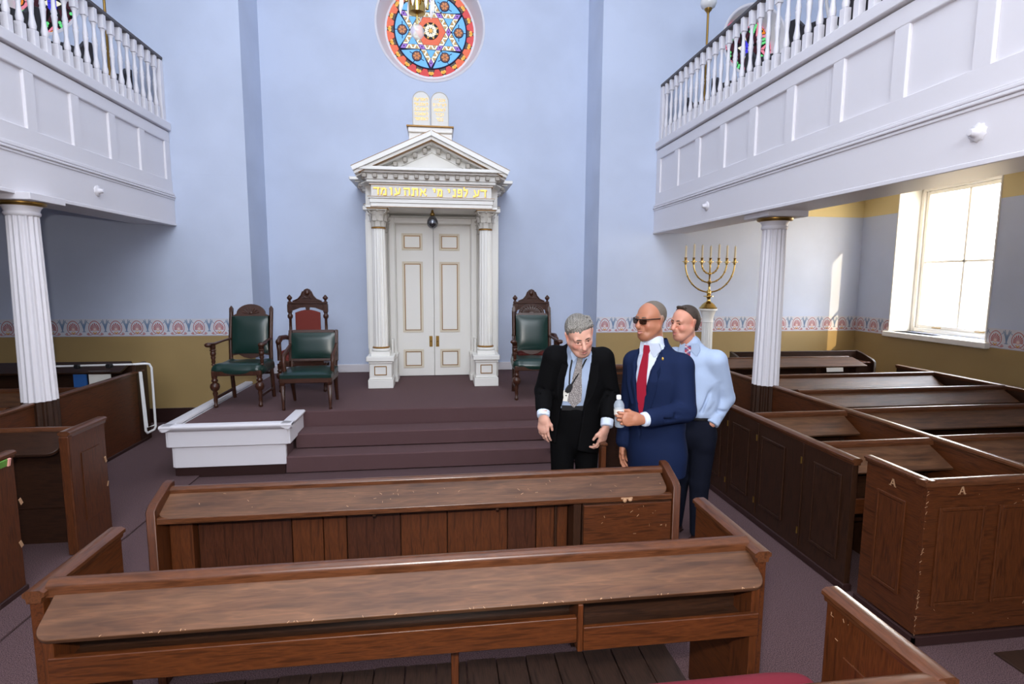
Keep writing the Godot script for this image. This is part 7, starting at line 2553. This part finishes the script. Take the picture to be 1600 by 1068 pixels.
func man_shirt() -> void:
	var root := Vector3(1.93, 0, -3.82)
	var p := thing("person", "smiling man in pale blue shirt and dark trousers, one hand in his pocket", "person", root)
	var b := fr(Vector3(-0.70, 0, 0.71))
	var chest := Vector3(1.925, 1.29, -3.84)
	var waist := Vector3(1.91, 1.03, -3.84)
	var shL := Vector3(2.005, 1.43, -3.715)
	var shR := Vector3(1.80, 1.425, -3.95)
	var elL := Vector3(2.125, 1.14, -3.77)
	var wrL := Vector3(1.99, 0.965, -3.70)
	var f := Field.new(Vector3(1.66, 0.03, -4.1), Vector3(2.16, 1.08, -3.6), 0.014)
	f.cap(Vector3(1.91, 1.0, -3.84), Vector3(1.915, 0.88, -3.84), 0.152, 0.162, 0.03, Vector3(1, 1, 0.86), b)
	f.cap(Vector3(1.97, 0.86, -3.77), Vector3(1.955, 0.48, -3.78), 0.096, 0.074, 0.022)
	f.cap(Vector3(1.955, 0.48, -3.78), Vector3(1.965, 0.085, -3.79), 0.074, 0.058, 0.02)
	f.cap(Vector3(1.87, 0.86, -3.90), Vector3(1.865, 0.48, -3.92), 0.092, 0.072, 0.022)
	f.cap(Vector3(1.865, 0.48, -3.92), Vector3(1.86, 0.085, -3.97), 0.072, 0.058, 0.02)
	f.cap(Vector3(1.972, 0.93, -3.735), Vector3(1.96, 0.80, -3.73), 0.062, 0.058, 0.04)
	emit("trousers", f, M.trouser_navy, p)
	shoe(p, root, Vector3(1.965, 0, -3.79), Vector3(-0.75, 0, 0.66))
	shoe(p, root, Vector3(1.86, 0, -3.97), Vector3(-0.75, 0, 0.66))
	f = Field.new(Vector3(1.62, 0.90, -4.1), Vector3(2.26, 1.62, -3.55), 0.011)
	trunk(f, [Vector3(1.91, 1.0, -3.84), Vector3(1.912, 1.10, -3.838), chest, Vector3(1.90, 1.42, -3.83)], [0.158, 0.176, 0.178, 0.12], [0.82, 0.80, 0.72], b)
	f.cap(shR, shL, 0.075, 0.075, 0.06)
	f.cap(Vector3(1.89, 1.43, -3.835), Vector3(1.865, 1.545, -3.825), 0.10, 0.068, 0.04)
	f.cap(shL, elL, 0.084, 0.07, 0.02)
	f.cap(elL, wrL, 0.068, 0.05, 0.02)
	f.cap(shR, Vector3(1.74, 1.14, -4.0), 0.08, 0.066, 0.02)
	f.cap(Vector3(1.74, 1.14, -4.0), Vector3(1.72, 0.98, -3.88), 0.064, 0.05, 0.02)
	for q in [[Vector3(1.97, 1.22, -3.665), Vector3(2.06, 1.12, -3.68)], [Vector3(1.99, 1.17, -3.66), Vector3(2.03, 1.26, -3.66)], [Vector3(2.03, 1.06, -3.69), Vector3(2.10, 1.05, -3.69)], [Vector3(1.95, 1.06, -3.66), Vector3(2.02, 1.16, -3.66)], [Vector3(2.0, 1.34, -3.63), Vector3(2.06, 1.24, -3.66)], [Vector3(1.90, 1.06, -3.69), Vector3(1.95, 1.2, -3.68)]]:
		f.cap(q[0], q[1], 0.008, 0.004, 0.03, Vector3.ONE, Basis(), true)
	f.carve([Plane(Vector3.UP, 1.005), Plane(Vector3(1, 0, -1).normalized(), Vector3(1, 0, -1).normalized().dot(Vector3(1.975, 1, -3.74)))], 0.008)
	var shirt := f
	emit("shirt", f, M.shirt_blue, p)
	f = Field.new(Vector3(1.70, 0.95, -4.06), Vector3(2.12, 1.06, -3.6), 0.01)
	f.cap(Vector3(1.91, 0.99, -3.84), Vector3(1.91, 1.03, -3.84), 0.166, 0.166, 0.01, Vector3(1, 1, 0.84), b)
	f.carve([Plane(Vector3.UP, 0.985)])
	f.carve([Plane(Vector3.DOWN, -1.022)])
	emit("belt", f, M.black, p)
	var d := (wrL - elL).normalized()
	f = Field.new(wrL - Vector3(0.09, 0.09, 0.09), wrL + Vector3(0.09, 0.09, 0.09), 0.009)
	f.cap(wrL - d * 0.05, wrL, 0.053, 0.052, 0.01)
	f.carve([Plane(-d, (-d).dot(wrL + d * 0.008))])
	emit("cuff", f, M.shirt_blue, p)
	var out := b.z * 0.5
	var m := MB.new()
	m.x.origin = -root
	for s in [-1, 1]:
		laid(m, shirt, [Vector3(1.865, 1.555, -3.825) + b.x * (0.045 * s) + out, Vector3(1.87, 1.505, -3.83) + b.x * (0.055 * s) + out, Vector3(1.87, 1.468, -3.83) + b.x * (0.066 * s) + out], [0.024, 0.028, 0.004], -b.z, 0.009, b.x)
	part("collar", m, M.shirt_blue, p)
	m = MB.new()
	m.x.origin = -root
	laid(m, shirt, [Vector3(1.87, 1.54, -3.83) + out, Vector3(1.87, 1.51, -3.83) + out, Vector3(1.872, 1.48, -3.83) + out, Vector3(1.88, 1.36, -3.83) + out, Vector3(1.89, 1.06, -3.83) + out], [0.02, 0.024, 0.018, 0.032, 0.042], -b.z, 0.011, b.x)
	part("tie", m, M.striped_tie, p, "red and white striped tie")
	var mb := MB.new()
	var skin := lin(214, 152, 128)
	inner(mb, root, [[Vector3(1.82, 1.60, -3.82), Vector3(1.87, 1.5, -3.83), 0.05, 0.05], [Vector3(1.87, 1.5, -3.83), chest, 0.05, 0.09], [chest, Vector3(1.915, 0.9, -3.84), 0.09, 0.1], [shR, shL, 0.04, 0.04], [shL, elL, 0.045, 0.04], [elL, wrL, 0.038, 0.026], [wrL, Vector3(1.972, 0.92, -3.73), 0.026, 0.026], [Vector3(1.95, 0.86, -3.79), Vector3(1.965, 0.1, -3.79), 0.06, 0.04], [Vector3(1.87, 0.86, -3.90), Vector3(1.86, 0.1, -3.97), 0.06, 0.04], [shR, Vector3(1.74, 1.14, -4.0), 0.045, 0.04], [Vector3(1.74, 1.14, -4.0), Vector3(1.72, 0.96, -3.88), 0.038, 0.03]], Vector3(1.66, 0.02, -4.08), Vector3(2.2, 1.68, -3.62), skin)
	var hb := fr(Vector3(-0.93, -0.06, 0.36)) * Basis(Vector3.BACK, -0.03)
	var T := Transform3D(hb, Vector3(1.80, 1.705, -3.82) - root)
	head_mesh(mb, T, {"skin": skin, "lip": lin(176, 104, 98), "flush": lin(214, 132, 112), "jowl": 0.007, "nose": 0.0035, "smile": 0.008})
	hand_mesh(mb, Transform3D(Basis(Vector3(0.2, 0, 0.98), Vector3(-0.35, -0.93, 0.07), Vector3(0.9, -0.35, -0.2)).orthonormalized(), Vector3(1.972, 0.955, -3.735) - root), skin, lin(226, 176, 156), [0.3, 0.3, 0.2], [Vector3(0.03, 0.065, 0.01), Vector3(0.03, 0.09, 0.015)])
	part("body", mb, M.skin, p)
	face_parts(p, T, M.hair_brown, {"look": Vector3(0.0, -0.001, 0)})
	f = Field.new(Vector3(-0.11, -0.10, -0.15), Vector3(0.11, 0.15, 0.11), 0.0045)
	f.cap(Vector3(0, 0.04, -0.022), Vector3(0, 0.04, -0.022), 0.094, 0.094, 0.01, Vector3(0.90, 0.97, 1.14))
	f.cap(Vector3(0, -0.03, -0.07), Vector3(0, 0.0, -0.08), 0.058, 0.06, 0.03)
	f.cap(Vector3(-0.02, 0.115, 0.045), Vector3(0.03, 0.115, 0.04), 0.014, 0.014, 0.02)
	f.carve([Plane(Vector3(0, 0.62, -0.78).normalized(), Vector3(0, 0.62, -0.78).normalized().dot(Vector3(0, 0.108, 0.048)))], 0.008)
	f.carve([Plane(Vector3(0, 1, 0), 0.026), Plane(Vector3(0, 0, -1), 0.048)], 0.008)
	f.carve([Plane(Vector3(0, 1, 0), -0.075)], 0.01)
	m = at(T.origin, T.basis)
	f.into(m)
	part("hair", m, M.hair_brown, p)
